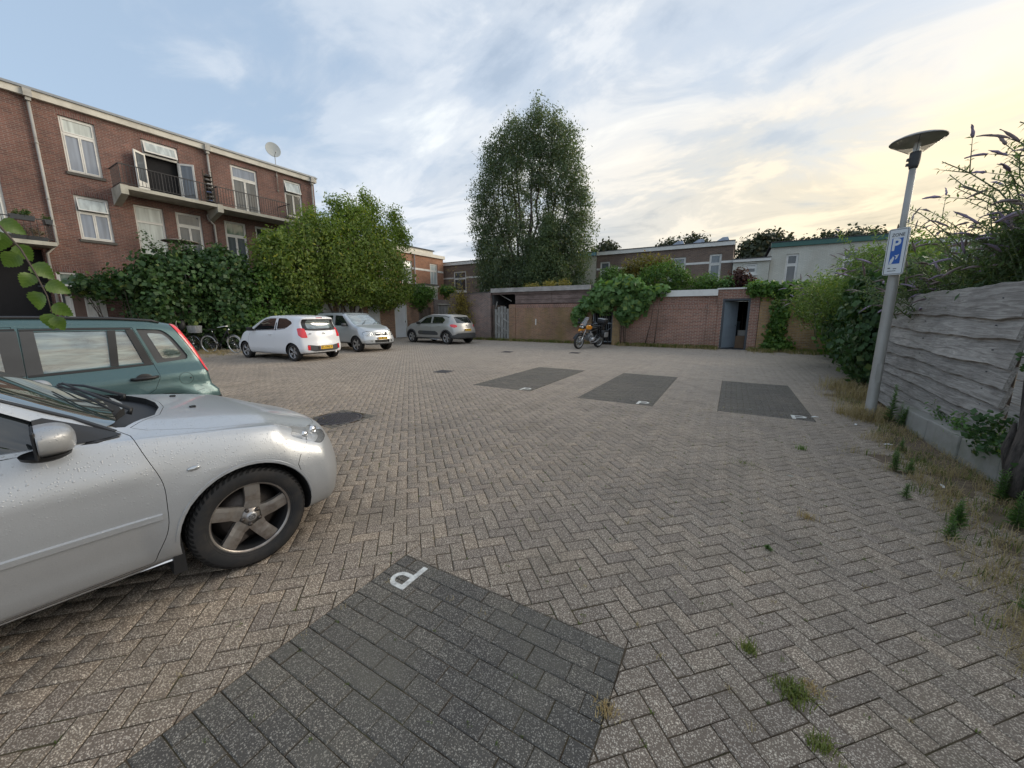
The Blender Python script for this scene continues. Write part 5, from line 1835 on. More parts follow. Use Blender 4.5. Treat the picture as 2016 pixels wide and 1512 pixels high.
def build_silver_hatch():
    root = thing('parked_car', 'silver metallic hatchback covered in raindrops, nose filling the left foreground', 'car', (-3.206, 1.13, 0), R(82.3))
    def disp(Q):
        # hollow over the door bottom and swage line
        m_ = (np.abs(Q[:, 1]) > .74) & (Q[:, 0] < -.42) & (Q[:, 0] > -2.2)
        z = Q[:, 2]
        Q[m_, 1] -= .020 * np.exp(-((z[m_] - .36) / .07) ** 2)
        Q[m_, 1] += .010 * np.exp(-((z[m_] - .73) / .035) ** 2)
    S = dict(xf=.75, xr=-3.25, round=.06, curves=dict(
        zb=[(-3.3, .25), (-2.9, .21), (-.4, .20), (.4, .20), (.8, .19)],
        w=[(-3.3, .80), (-2.6, .855), (-1.9, .85), (-.6, .845), (0, .855), (.4, .85), (.8, .81)],
        zm=[(-3.3, .50), (-.6, .52), (0, .55), (.4, .46), (.8, .42)],
        ws=[(-3.3, .74), (-2.4, .835), (-.5, .832), (0, .842), (.35, .825), (.8, .78)],
        zs=[(-3.3, .75), (-2.4, .80), (-.6, .74), (0, .72), (.35, .66), (.8, .58)],
        wb=[(-3.3, .64), (-2.4, .755), (-1.2, .778), (-.5, .785), (0, .785), (.4, .74), (.8, .66)],
        zbelt=[(-3.3, .86), (-2.6, .985), (-1.3, .93), (-.5, .895), (-.2, .865), (.15, .822), (.4, .77), (.6, .71), (.8, .66)],
        wr=[(-3.3, .50), (-2.6, .58), (-1.4, .60), (-1.0, .625), (-.55, .70), (-.3, .715), (0, .69), (.4, .60), (.8, .46)],
        zr=[(-3.3, .92), (-2.9, 1.12), (-2.5, 1.28), (-2.0, 1.35), (-1.35, 1.35), (-1.08, 1.30), (-.85, 1.155), (-.6, .975), (-.46, .912), (-.3, .892), (0, .855), (.35, .79), (.6, .725), (.8, .67)],
        zt=[(-3.3, .96), (-2.9, 1.18), (-2.5, 1.33), (-2.0, 1.41), (-1.5, 1.41), (-1.1, 1.355), (-.85, 1.235), (-.35, .955), (-.22, .935), (0, .905), (.35, .83), (.6, .75), (.8, .68)]),
        fp=[(.15, .10), (.25, .02), (.38, .0), (.52, .02), (.62, .06), (.70, .11), (.80, .17)], rp=[(.2, .08), (.45, 0), (.7, .03), (1.2, .3)],
        fplan=(.28, 2.7), rplan=(.25, 2.6),
        arches=[(0, .305, .355, .009, .05), (-2.42, .305, .355, .014, .045)], disp=disp)
    c = Car(root, S, P_SILVER, nx=60, sub=4)
    # doors and windows (both sides)
    def door_poly():
        return round_poly([(-.44, .245), (-.365, .42), (-.355, .66), (-.40, .80), (-.43, .905), (-.84, 1.175), (-1.10, 1.31), (-1.52, 1.32), (-1.50, .93), (-1.49, .23)], [.02, .06, .06, .03, .0, .05, .05, .0, 0, .05])
    win = round_poly([(-.555, .925), (-.86, 1.14), (-1.12, 1.278), (-1.46, 1.285), (-1.455, .955)], [0, .05, .04, .01, .01])
    win2 = round_poly([(-1.56, .962), (-1.56, 1.285), (-2.0, 1.28), (-2.42, 1.19), (-2.60, 1.07), (-2.42, 1.00)], .02)
    for fr in ('R', 'L'):
        dr = c.piece('door', door_poly(), fr, .30, 1.3, P_SILVER, minus=[(win, fr, .2, 1.3)])
        wn = c.piece('window', win, fr, .35, 1.3, M_GLASS_DK, 'inner', gap=-.001, remove=False)
        wn.parent = dr; wn.name = 'window'
        c.piece('rear_window', win2, fr, .35, 1.3, M_GLASS_DK, 'inner', gap=0)
        # black surround and the mirror corner
        mbt = c.strip('window_trim', [(-.475, .914), (-.55, .916), (-.9, .922), (-1.2, .932), (-1.47, .942)], fr, .030, .005, M_TRIM, dr)
        c.strip('window_trim', [(-.475, .93), (-.6, 1.015), (-.84, 1.165), (-1.0, 1.25), (-1.12, 1.295), (-1.3, 1.302), (-1.47, 1.305)], fr, .026, .005, M_TRIM, dr)
        corner = [(-.46, .920), (-.72, .930), (-.72, 1.045), (-.69, 1.045)]
        q = c.piece('mirror_corner', corner, fr, .4, 1.3, M_TRIM, 'outer', gap=0, remove=False); q.parent = dr
        c.strip('side_moulding', [(-.385, .492), (-.5, .494), (-.8, .494), (-1.2, .492), (-1.46, .492)], fr, .036, .012, P_SILVER, dr)
        c.strip('sill_strip', [(-.36, .215), (-.5, .212), (-1.0, .21), (-1.9, .21), (-2.05, .22)], fr, .016, .008, M_CHROME)
        # indicator
        sd = -1 if fr == 'R' else 1
        loc, nn = c.surf(fr, -.235, .70)
        mb_ = MB(); mb_.lathe([(0, .010), (.6, .009), (.9, .006), (1, 0)], 20, M=Matrix.Diagonal((.030, .013, 1, 1)))
        o = mb_.obj('side_indicator', [M_LENS], root)
        o.matrix_local = Matrix.Translation(loc) @ Matrix.Rotation(PI / 2 * (1 if sd < 0 else -1), 4, 'X') @ Matrix.Rotation(.06, 4, 'Z')
        # mirror: shell, black base, glass
        mr = link(bpy.data.objects.new('wing_mirror', None)); mr.parent = root; mr.location = (-.70, sd * .79, .985); mr.scale = (.82, .80, .86)
        bm = bmesh.new()
        bmesh.ops.create_uvsphere(bm, u_segments=28, v_segments=18, radius=1)
        for v in bm.verts:
            x, y, z = v.co
            k = lambda a, p: math.copysign(abs(a) ** p, a)
            x, y, z = k(x, .8), k(y, .62), k(z, .7)
            if x < -.35: x = -.35
            v.co = (x * .098 + .012, sd * (.13 + y * .118 - x * .02), z * (.078 - .014 * y) + .006 * y)
        bm.normal_update()
        for f in bm.faces: f.smooth = True
        me_ = bpy.data.meshes.new('shell'); bm.to_mesh(me_); bm.free(); me_.materials.append(P_SILVER)
        smooth_by_angle(me_, 40)
        obj('shell', me_, mr)
        mb_ = MB(); mb_.box((-.028, sd * .13, 0), (.016, .218, .138), bev=.008)
        mb_.obj('mirror_glass', [M_TRIM], mr)
        mb_ = MB(); mb_.tube([(.02, sd * -.06, -.045), (.01, sd * .02, -.03), (-.0, sd * .10, -.02)], [.045, .034, .036], 12)
        mb_.lathe([(0, -.086), (.06, -.084), (.085, -.07), (.09, -.055)], 20, M=Matrix.Translation((.0, sd * .13, 0)) @ Matrix.Diagonal((1, 1.25, 1, 1)))
        mb_.obj('arm', [M_TRIM], mr)
        # mud flap
        mb_ = MB(); mb_.prism([(-.352, .45), (-.332, .43), (-.322, .25), (-.322, .14), (-.378, .14), (-.366, .28)], sd * .68, sd * .822, 'y')
        mb_.obj('mud_flap', [M_TRIM], root)
        # handles
        h_ = MB(); p_, n_ = c.surf(fr, -1.36, .80)
        h_.tube([(-1.45, p_.y, .80), (-1.40, p_.y + sd * .03, .803), (-1.33, p_.y + sd * .03, .803), (-1.28, p_.y, .80)], [.012, .014, .014, .012], 8)
        h_.obj('handle', [P_SILVER], dr)
        # headlight wrapping the corner
        a_ = -38 if sd < 0 else 38
        # u = -x sin a + y cos a
        def uv(x, y, z):
            a = R(a_); return (-x * math.sin(a) + y * math.cos(a), z)
        hp = [uv(.30, sd * .80, .735), uv(.38, sd * .75, .765), uv(.50, sd * .66, .75), uv(.60, sd * .56, .69), uv(.60, sd * .62, .635), uv(.48, sd * .77, .625)]
        hl = c.piece('headlight', round_poly(hp, .03), a_, .35, 1.5, M_BOWL, 'deep', gap=-.001)
        cv = boolean(c.off['solid'], prism_mesh(grow(round_poly(hp, .03), -.003), a_, .35, 1.5), 'INTERSECT')
        bmc = bmesh.new(); bmc.from_mesh(cv); dv = frame_of(a_)[0]
        bmesh.ops.delete(bmc, geom=[f for f in bmc.faces if f.normal.dot(dv) < .25 or c.bvh.find_nearest(f.calc_center_median())[3] > .004], context='FACES')
        bmc.to_mesh(cv); bmc.free(); cv.materials.clear(); cv.materials.append(M_COVER)
        c.smooth_normals(cv); obj('cover', cv, hl)
        for (hx_, hy_, hz_, hr_) in ((.520, .655, .695, .028), (.43, .735, .70, .020)):
            q_ = Vector((hx_, sd * hy_, hz_)); T_ = Matrix.Translation(q_ - dv * .052) @ dv.to_track_quat('Z', 'Y').to_matrix().to_4x4()
            mb_ = MB(); mb_.lathe([(0, .012), (hr_ * .55, .008), (hr_ * .75, .0), (hr_ * .8, .016), (hr_, .018), (hr_ * 1.05, -.01)], 20, M=T_)
            mb_.obj('lamp', [M_CHROME], hl)
    # windscreen (front view) and bonnet (top view)
    ws = round_poly([(-.650, .945), (-.545, 1.335), (.545, 1.335), (.650, .945), (.35, .966), (0, .972), (-.35, .966)], [.05, .05, .05, .05, 0, 0, 0])
    c.piece('windscreen', ws, 'F', -1.5, 1.2, M_GLASS_WS, 'inner', gap=-.001)
    rw = round_poly([(-.50, 1.02), (-.46, 1.28), (.46, 1.28), (.50, 1.02)], .06)
    c.piece('tailgate_window', rw, 'B', 2.2, 4, M_GLASS_DK, 'inner', gap=-.001)
    # bonnet outline in plan
    half = [(-.20, 0), (-.215, .20), (-.27, .42), (-.37, .56), (-.42, .635), (-.36, .672), (-.12, .715), (.10, .69), (.30, .645), (.45, .59), (.57, .44), (.63, .22), (.645, 0)]
    bon = half + [(x, -y) for x, y in half[::-1][1:-1]]
    c.piece('bonnet', bon, 'T', .62, 1.6, P_SILVER, 'solid', gap=.0028)
    # scuttle: sunk black plastic between bonnet and glass
    sc = [(-.22, 0), (-.235, .20), (-.29, .42), (-.39, .56), (-.435, .625), (-.54, .655), (-.50, .60), (-.44, .40), (-.385, .2), (-.37, 0)]
    sc = sc + [(x, -y) for x, y in sc[::-1][1:-1]]
    c.piece('scuttle', sc, 'T', .80, 1.6, M_TRIM, 'deep', gap=-.004)
    # arches
    c.cut_arch(0, .305, .338, .86); c.cut_arch(-2.42, .305, .338, .86)
    # bumper seam, fog lamp opening, lower grille, plate
    for fr, sd in (('R', -1), ('L', 1)):
        a_ = 35 * sd
        def uv(x, y, z):
            a = R(a_); return (-x * math.sin(a) + y * math.cos(a), z)
        c.piece('fog_lamp', round_poly([uv(.66, sd * .56, .42), uv(.72, sd * .42, .42), uv(.72, sd * .42, .345), uv(.66, sd * .56, .345)], .02), a_, .3, 1.4, M_GLASS_DK, 'inner', gap=.002)
        c.strip('bumper_seam', [(.30, .605), (.34, .64), (.37, .665), (.40, .70)], fr, .006, .0004, M_TRIM)
        c.strip('bumper_seam', [(.285, .515), (.275, .56), (.30, .605)], fr, .006, .0004, M_TRIM)
        c.strip('arch_lip', arc(0, .305, .347, 8, 176, 26), fr, .020, .004, P_SILVER)
    c.piece('lower_grille', round_poly([(-.34, .27), (-.30, .40), (.30, .40), (.34, .27)], .03), 'F', .3, 1.4, M_TRIM, 'deep', gap=0)
    c.piece('upper_grille', round_poly([(-.30, .60), (-.26, .55), (.26, .55), (.30, .60), (.2, .63), (-.2, .63)], .02), 'F', .3, 1.4, M_TRIM, 'deep', gap=0)
    c.finish(under=M_UNDER)
    # washer jets and wipers
    for (x, y) in ((-.085, -.26), (-.085, .26)):
        p_, n_ = c.surf('T', x, y)
        mb_ = MB(); mb_.box((x, y, p_.z + .006), (.035, .022, .014), bev=.005); mb_.obj('washer_jet', [M_TRIM], root)
    for (x0, y0, x1, y1) in ((-.40, -.44, -.60, .12), (-.36, .10, -.60, .60)):
        mb_ = MB()
        pa, pb = c.surf('T', x0, y0)[0], c.surf('T', x1, y1)[0]
        pm = c.surf('T', (x0 + x1) / 2 - .03, (y0 + y1) / 2)[0]
        up = Vector((.012, 0, .022))
        mb_.tube([pa + up * .4, pa + up * 1.5, pm + up * 1.6, pb + up * 1.2], [.014, .010, .008, .006], 8)
        b0 = c.surf('T', x0 - .055, y0 + .03)[0] + up * .45; b1 = c.surf('T', x1 - .01, y1 + .02)[0] + up * .45
        mb_.tube([b0, (b0 + b1) / 2 + Vector((.004, 0, .010)), b1], .006, 6)
        mb_.obj('wiper', [M_TRIM], root)
    for (x, sd, st) in ((0, -1, 0), (0, 1, 0), (-2.42, -1, 0), (-2.42, 1, 0)):
        wheel(root, x, sd * .745, .305, .308, .20, .212, 5, M_ALLOY_WORN, sd, sp_w=.088, hub=.064, detail=48, lugs=5, twist=.10, spin=R(24))
    return c


build_silver_hatch()

# ------------------------------------------------------------------ the four cars farther off


def obl(a_):
    a = R(a_)
    return lambda x, y, z: (-x * math.sin(a) + y * math.cos(a), z)


def emblem(root, x, y, z, r, M_=None, ang=0):
    mb_ = MB()
    mb_.lathe([(r * .72, .0), (r * .8, .004), (r, .003), (r, -.003)], 20, M=Matrix.Diagonal((1.25, 1, 1, 1)))
    mb_.box((0, 0, .001), (r * 1.3, r * .22, .005)); mb_.box((-.2 * r, 0, .001), (r * .2, r * .9, .005))
    o = mb_.obj('badge', [M_CHROME], root)
    o.matrix_local = Matrix.Translation((x, y, z)) @ Matrix.Rotation(ang, 4, 'Z') @ Matrix.Rotation(PI / 2, 4, 'X')
    return o


def mirrors(root, x, y, z, mat, s=1.0, sides=(1, -1)):
    for sd in sides:
        mr = link(bpy.data.objects.new('wing_mirror', None)); mr.parent = root; mr.location = (x, sd * y, z); mr.scale = (s, s, s)
        bm = bmesh.new(); bmesh.ops.create_uvsphere(bm, u_segments=16, v_segments=10, radius=1)
        for v in bm.verts:
            a, b, c_ = v.co
            k = lambda q, p: math.copysign(abs(q) ** p, q)
            v.co = (max(k(a, .8), -.4) * .085, sd * (.10 + k(b, .65) * .095), k(c_, .7) * .066)
        for f in bm.faces: f.smooth = True
        me_ = bpy.data.meshes.new('shell'); bm.to_mesh(me_); bm.free(); me_.materials.append(mat)
        smooth_by_angle(me_, 40)
        obj('shell', me_, mr)
        mb_ = MB(); mb_.box((-.032, sd * .10, 0), (.012, .17, .115), bev=.005); mb_.obj('mirror_glass', [M_TRIM], mr)
        mb_ = MB(); mb_.tube([(0, -.03 * sd, -.03), (0, .06 * sd, -.02)], .028, 8); mb_.obj('arm', [M_TRIM], mr)


def aerial(root, c, x, y, dx=-.25, h=.22):
    p_, n_ = c.surf('T', x, y)
    mb_ = MB(); mb_.tube([p_, p_ + Vector((-.02, 0, .03)), p_ + Vector((dx * .5, 0, h))], [.012, .006, .003], 6)
    mb_.obj('aerial', [M_TRIM], root)


def build_green_wagon():
    root = thing('parked_car', 'green high-roofed estate car with pale reflecting windows parked beyond the silver bonnet', 'car', (-6.16, -.86, 0), R(-94))
    PG = paint_mat('green_paint', (.072, .132, .138), .45, .34, .12, drops=True)
    def disp(Q):
        m_ = (np.abs(Q[:, 1]) > .74)
        z = Q[:, 2]
        # shoulder ledge: wider under the crease line
        zc = .875 + (-Q[:, 0] - 1.85) * .028
        Q[m_, 1] += .014 / (1 + np.exp((z[m_] - zc[m_]) / .006))
        # step for the bumper
        m2 = (Q[:, 0] < -2.62) & (z < .70) & (z > .15)
        Q[m2, 1] *= 1 + .03 * np.clip((-2.62 - Q[m2, 0]) / .1, 0, 1)
    S = dict(xf=.80, xr=-3.02, round=.035, curves=dict(
        zb=[(-3.1, .26), (-2.5, .22), (.8, .22)],
        w=[(-3.1, .80), (-2.7, .838), (-2.4, .838), (0, .832), (.4, .815), (.8, .78)],
        zm=[(-3.1, .48), (0, .5), (.8, .45)],
        ws=[(-3.1, .79), (-2.4, .838), (0, .822), (.8, .72)],
        zs=[(-3.1, .885), (-2.4, .875), (-1.5, .855), (0, .80), (.8, .60)],
        wb=[(-3.1, .735), (-2.4, .772), (-.9, .772), (-.2, .76), (.3, .72), (.8, .60)],
        zbelt=[(-3.1, 1.0), (-2.4, .99), (-1.5, .955), (-.6, .93), (-.1, .91), (.35, .83), (.8, .72)],
        wr=[(-3.1, .64), (-2.5, .655), (-1.5, .665), (-.9, .66), (-.4, .70), (0, .70), (.4, .60), (.8, .42)],
        zr=[(-3.1, 1.36), (-2.7, 1.40), (-2.2, 1.435), (-1.5, 1.445), (-1.0, 1.42), (-.75, 1.33), (-.2, .98), (0, .94), (.4, .85), (.8, .74)],
        zt=[(-3.1, 1.40), (-2.7, 1.44), (-2.2, 1.475), (-1.5, 1.485), (-1.0, 1.46), (-.7, 1.37), (-.1, 1.02), (.1, .965), (.4, .89), (.8, .76)]),
        fp=[(.2, .08), (.4, .0), (.6, .03), (.75, .12), (.9, .2)],
        rp=[(.2, .05), (.45, 0.0), (.64, .0), (.70, .055), (.87, .085), (1.1, .16), (1.4, .30), (1.5, .34)],
        fplan=(.28, 2.5), rplan=(.07, 3.2),
        arches=[(0, .30, .42, .016, .035), (-2.46, .30, .42, .030, .030)], disp=disp)
    c = Car(root, S, PG, nx=56, sub=7)
    for fr, sd in (('L', 1), ('R', -1)):
        # rear door with two panes
        rd = [(-1.60, .27), (-1.60, .95), (-1.615, 1.385), (-2.335, 1.375), (-2.435, 1.0), (-2.455, .86), (-2.40, .74), (-2.20, .62), (-2.06, .42), (-2.03, .27)]
        fd = [(-.36, .28), (-.32, .55), (-.42, .90), (-.86, 1.36), (-1.0, 1.395), (-1.585, 1.395), (-1.575, .27)]
        w1 = round_poly([(-1.70, .985), (-1.695, 1.352), (-2.145, 1.348), (-2.12, 1.005)], .012)
        w2 = round_poly([(-2.175, 1.008), (-2.205, 1.345), (-2.27, 1.342), (-2.30, 1.32), (-2.365, 1.015)], .012)
        qg_o = round_poly([(-2.36, 1.36), (-2.56, 1.345), (-2.63, 1.27), (-2.735, 1.055), (-2.72, 1.02), (-2.46, 1.0)], [.01, .04, .05, .03, .02, .01])
        qg_i = round_poly([(-2.435, 1.315), (-2.555, 1.30), (-2.60, 1.25), (-2.685, 1.075), (-2.655, 1.045), (-2.52, 1.04)], .022)
        fw_ = round_poly([(-.70, .975), (-.95, 1.30), (-1.05, 1.352), (-1.50, 1.355), (-1.50, .98)], .02)
        d1 = c.piece('door', fd, fr, .30, 1.3, PG, minus=[(fw_, fr, .2, 1.3)])
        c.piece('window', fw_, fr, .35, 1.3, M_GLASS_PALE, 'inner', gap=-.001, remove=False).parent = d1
        d2 = c.piece('door', rd, fr, .30, 1.3, PG, minus=[(w1, fr, .2, 1.3), (w2, fr, .2, 1.3)])
        for w_ in (w1, w2):
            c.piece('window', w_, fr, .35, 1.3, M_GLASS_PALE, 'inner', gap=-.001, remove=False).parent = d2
        q = c.piece('quarter_glass', qg_o, fr, .35, 1.3, M_TRIM_GREY, 'inner', gap=.0)
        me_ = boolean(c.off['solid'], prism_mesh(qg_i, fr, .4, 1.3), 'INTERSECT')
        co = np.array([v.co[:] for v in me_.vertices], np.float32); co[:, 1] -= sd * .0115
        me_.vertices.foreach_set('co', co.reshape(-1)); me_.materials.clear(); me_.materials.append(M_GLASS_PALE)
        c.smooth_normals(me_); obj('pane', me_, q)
        # black pillars and belt trim
        t1 = [(-1.50, .975), (-1.60, .975), (-1.605, 1.36), (-1.50, 1.36)]
        me_p = c.piece('door_pillar', t1, fr, .4, 1.3, M_TRIM_GREY, 'outer', gap=-.001, remove=False); me_p.parent = d1
        me_p = c.piece('door_pillar', [(-1.605, .975), (-1.70, .975), (-1.70, 1.36), (-1.62, 1.36)], fr, .4, 1.3, M_TRIM_GREY, 'outer', gap=.001, remove=False); me_p.parent = d2
        me_p = c.piece('window_divider', [(-2.12, 1.0), (-2.178, 1.0), (-2.208, 1.352), (-2.148, 1.352)], fr, .4, 1.3, M_TRIM, 'outer', gap=.001, remove=False); me_p.parent = d2
        me_p = c.piece('door_pillar', [(-2.362, 1.0), (-2.43, 1.0), (-2.335, 1.36), (-2.275, 1.355)], fr, .4, 1.3, M_TRIM, 'outer', gap=.003, remove=False); me_p.parent = d2
        c.strip('belt_trim', [(-1.61, .968), (-1.9, .976), (-2.2, .987), (-2.43, .997)], fr, .028, .006, M_TRIM, d2)
        c.strip('belt_trim', [(-.66, .945), (-1.0, .955), (-1.57, .968)], fr, .028, .006, M_TRIM, d1)
        c.strip('window_trim', [(-.72, 1.02), (-.98, 1.335), (-1.1, 1.368), (-1.6, 1.372)], fr, .022, .006, M_TRIM, d1)
        c.strip('window_trim', [(-1.62, 1.368), (-2.0, 1.368), (-2.32, 1.362)], fr, .022, .006, M_TRIM, d2)
        # handles
        for dx, dd in ((-2.33, d2), (-1.33, d1)):
            p_, n_ = c.surf(fr, dx, .865)
            mb_ = MB(); mb_.lathe([(0, .004), (.050, .004), (.062, .0)], 20, 0, Matrix.Translation((dx - .0, p_.y - sd * .001, .868)) @ Matrix.Rotation(-sd * PI / 2, 4, 'X') @ Matrix.Diagonal((1.0, .66, 1, 1)))
            mb_.tube([(dx + .10, p_.y + sd * .006, .862), (dx + .07, p_.y + sd * .032, .862), (dx, p_.y + sd * .036, .865), (dx - .07, p_.y + sd * .034, .868), (dx - .105, p_.y + sd * .006, .870)], [.014, .017, .017, .017, .013], 10)
            mb_.obj('handle', [M_TRIM], dd)
        # fuel flap outline
        if sd > 0:
            pts = [(-2.665 + .064 * math.cos(a), .818 + .064 * math.sin(a)) for a in np.linspace(0, 2 * PI, 28, endpoint=False)]
            fl = c.piece('fuel_flap', pts, fr, .6, 1.2, PG, gap=.0028)
            p_, n_ = c.surf(fr, -2.705, .818)
            mb_ = MB(); mb_.lathe([(0, .002), (.008, .002), (.009, 0)], 10, M=Matrix.Translation(p_) @ Matrix.Rotation(-PI / 2, 4, 'X')); mb_.obj('lock', [M_TRIM], fl)
        # bumper seam and black rubbing strip
        c.strip('bumper_seam', [(-2.70, .40), (-2.72, .60), (-2.735, .668), (-2.80, .682), (-2.90, .685)], fr, .006, .0005, M_TRIM)
        bs = round_poly([(-2.74, .525), (-3.05, .535), (-3.05, .585), (-2.74, .57)], .008)
        c.piece('bumper_strip', bs, fr, .3, 1.2, M_TRIM, 'outer', gap=.0)
        # tail lamp along the rear edge
        tl = [(-2.645, 1.405), (-2.715, 1.400), (-2.83, 1.27), (-2.95, 1.06), (-3.02, .93), (-3.02, .865), (-2.905, .845), (-2.860, .89), (-2.835, .99), (-2.765, 1.15)]
        c.piece('tail_light', round_poly(tl, .012), fr, .3, 1.2, M_RED, 'outer', gap=.001)
        hp = [(.30, .76), (.5, .77), (.8, .70), (.8, .60), (.5, .60), (.34, .66)]
        c.piece('headlight', round_poly(hp, .03), fr, .4, 1.2, M_LENS, 'inner', gap=.002)
    c.piece('windscreen', round_poly([(-.66, .99), (-.56, 1.39), (.56, 1.39), (.66, .99)], .05), 'F', -1.3, 1.2, M_GLASS_WS, 'inner', gap=-.001)
    c.piece('tailgate_window', round_poly([(-.56, 1.0), (-.52, 1.33), (.52, 1.33), (.56, 1.0)], .06), 'B', 2.4, 4, M_GLASS_MID, 'inner', gap=-.001)
    c.cut_arch(0, .30, .385, .84); c.cut_arch(-2.46, .30, .385, .84)
    c.finish(under=M_UNDER)
    for sd in (1, -1):
        mb_ = MB(); P = [c.surf('T', x, sd * .635)[0] + Vector((0, 0, .014)) for x in (-2.5, -2.2, -1.8, -1.4, -1.0)]
        P = [P[0] - Vector((.06, 0, .02))] + P
        mb_.tube(P, [.008] + [.014] * 5, 8); mb_.obj('roof_rail', [M_TRIM], root)
    mirrors(root, -.62, .80, .99, M_TRIM)
    plate(root, Matrix.Translation((-3.0, 0, .80)) @ Matrix(((0, 0, -1), (-1, 0, 0), (0, 1, 0))).to_4x4(), 'GX-41-PT') if False else None
    for (x, sd) in ((0, -1), (0, 1), (-2.46, -1), (-2.46, 1)):
        wheel(root, x, sd * .735, .30, .30, .18, .19, 7, M_ALLOY, sd, sp_w=.05)


def build_white_hatch():
    root = thing('parked_car', 'white three-door hatchback seen from behind with orange-yellow number plate', 'car', (-14.90, 7.62, 0), R(184.5))
    PW_ = paint_mat('white_paint', (.80, .81, .83), 0, .3, .01)
    S = dict(xf=.74, xr=-3.13, round=.05, curves=dict(
        zb=[(-3.2, .27), (-2.6, .20), (.8, .20)],
        w=[(-3.2, .74), (-2.5, .81), (0, .80), (.4, .79), (.8, .74)],
        zm=[(-3.2, .50), (0, .5), (.8, .45)],
        ws=[(-3.2, .73), (-2.4, .80), (-.5, .795), (.1, .78), (.8, .68)],
        zs=[(-3.2, .85), (-2.4, .86), (-.5, .80), (.1, .75), (.8, .58)],
        wb=[(-3.2, .665), (-2.4, .74), (-.6, .745), (0, .73), (.4, .66), (.8, .54)],
        zbelt=[(-3.2, 1.02), (-2.5, 1.07), (-1.6, 1.01), (-.4, .955), (0, .91), (.4, .80), (.8, .66)],
        wr=[(-3.2, .57), (-2.4, .60), (-1.2, .60), (-.8, .62), (-.1, .68), (.3, .62), (.8, .42)],
        zr=[(-3.2, 1.38), (-2.7, 1.42), (-2.0, 1.445), (-1.3, 1.435), (-.95, 1.37), (-.1, .99), (.1, .94), (.4, .84), (.8, .68)],
        zt=[(-3.2, 1.43), (-2.7, 1.475), (-2.0, 1.50), (-1.3, 1.49), (-.9, 1.43), (0, 1.02), (.15, .965), (.4, .87), (.8, .70)]),
        fp=[(.2, .08), (.4, .0), (.6, .04), (.75, .12), (.9, .2)],
        rp=[(.2, .04), (.34, .0), (.52, .01), (.66, .045), (.80, .06), (1.0, .12), (1.25, .26), (1.38, .22), (1.5, .30)],
        fplan=(.30, 2.3), rplan=(.20, 2.6),
        arches=[(0, .29, .355, .014, .04), (-2.52, .29, .355, .014, .04)])
    c = Car(root, S, PW_, nx=40, sub=3)
    for fr, sd in (('L', 1), ('R', -1)):
        d_ = [(-.25, .25), (-.20, .5), (-.30, .93), (-.95, 1.365), (-1.3, 1.415), (-1.72, 1.425), (-1.70, 1.0), (-1.66, .25)]
        w_ = round_poly([(-.42, .985), (-1.0, 1.345), (-1.3, 1.39), (-1.66, 1.395), (-1.62, 1.025)], .03)
        w2 = round_poly([(-1.76, 1.035), (-1.78, 1.40), (-2.15, 1.39), (-2.44, 1.29), (-2.50, 1.22), (-2.25, 1.08)], .05)
        dd = c.piece('door', d_, fr, .3, 1.3, PW_, gap=.005, minus=[(w_, fr, .2, 1.3)])
        c.piece('window', w_, fr, .3, 1.3, M_GLASS_DK, 'inner', gap=-.001, remove=False).parent = dd
        c.piece('rear_window', w2, fr, .3, 1.3, M_GLASS_DK, 'inner', gap=0)
        c.strip('window_trim', [(-1.69, 1.0), (-1.70, 1.2), (-1.72, 1.40)], fr, .07, .003, M_TRIM)
        c.strip('window_trim', [(-.36, .965), (-.8, .985), (-1.3, 1.0), (-1.8, 1.018), (-2.2, 1.062)], fr, .02, .004, M_TRIM)
        c.strip('door_crease', [(-.4, .40), (-.9, .395), (-1.6, .41)], fr, .03, .006, PW_, dd)
        p_, n_ = c.surf(fr, -1.45, .86)
        mb_ = MB(); mb_.tube([(-1.54, p_.y, .862), (-1.5, p_.y + sd * .03, .862), (-1.42, p_.y + sd * .03, .86), (-1.38, p_.y, .858)], [.012, .016, .016, .012], 8); mb_.obj('handle', [PW_], dd)
        a_ = 128 * sd
        uv = obl(a_)
        tl = [uv(-2.74, sd * .74, 1.07), uv(-2.84, sd * .66, 1.085), uv(-2.90, sd * .58, 1.06), uv(-2.96, sd * .57, .94), uv(-3.02, sd * .57, .77), uv(-2.93, sd * .70, .77), uv(-2.82, sd * .755, .86)]
        c.piece('tail_light', round_poly(tl, .03), a_, 1.7, 3.6, M_RED, 'outer', gap=.0)
        a_ = 32 * sd; uv = obl(a_)
        c.piece('headlight', round_poly([uv(.28, sd * .72, .86), uv(.45, sd * .60, .84), uv(.66, sd * .5, .66), uv(.5, sd * .66, .63)], .04), a_, .2, 1.4, M_LENS, 'inner', gap=.0)
        a_ = 160 * sd; uv = obl(a_)
        c.piece('reflector', round_poly([uv(-3.02, sd * .60, .52), uv(-3.04, sd * .52, .52), uv(-3.06, sd * .53, .37), uv(-3.03, sd * .60, .37)], .015), a_, 1.7, 3.6, M_RED, 'outer', gap=.0)
    c.piece('windscreen', round_poly([(-.62, 1.0), (-.50, 1.40), (.50, 1.40), (.62, 1.0)], .05), 'F', -1.3, 1.2, M_GLASS_DK, 'inner', gap=-.001)
    blk = round_poly([(-.625, 1.01), (-.575, 1.36), (.575, 1.36), (.625, 1.01), (.30, .985), (-.30, .985)], .04)
    g_ = c.piece('rear_screen', blk, 'B', 2.3, 4, M_TRIM, 'inner', gap=-.001)
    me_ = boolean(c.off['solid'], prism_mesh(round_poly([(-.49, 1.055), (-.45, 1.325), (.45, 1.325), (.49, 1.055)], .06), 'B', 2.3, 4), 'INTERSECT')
    co = np.array([v.co[:] for v in me_.vertices], np.float32); co[:, 0] += .011
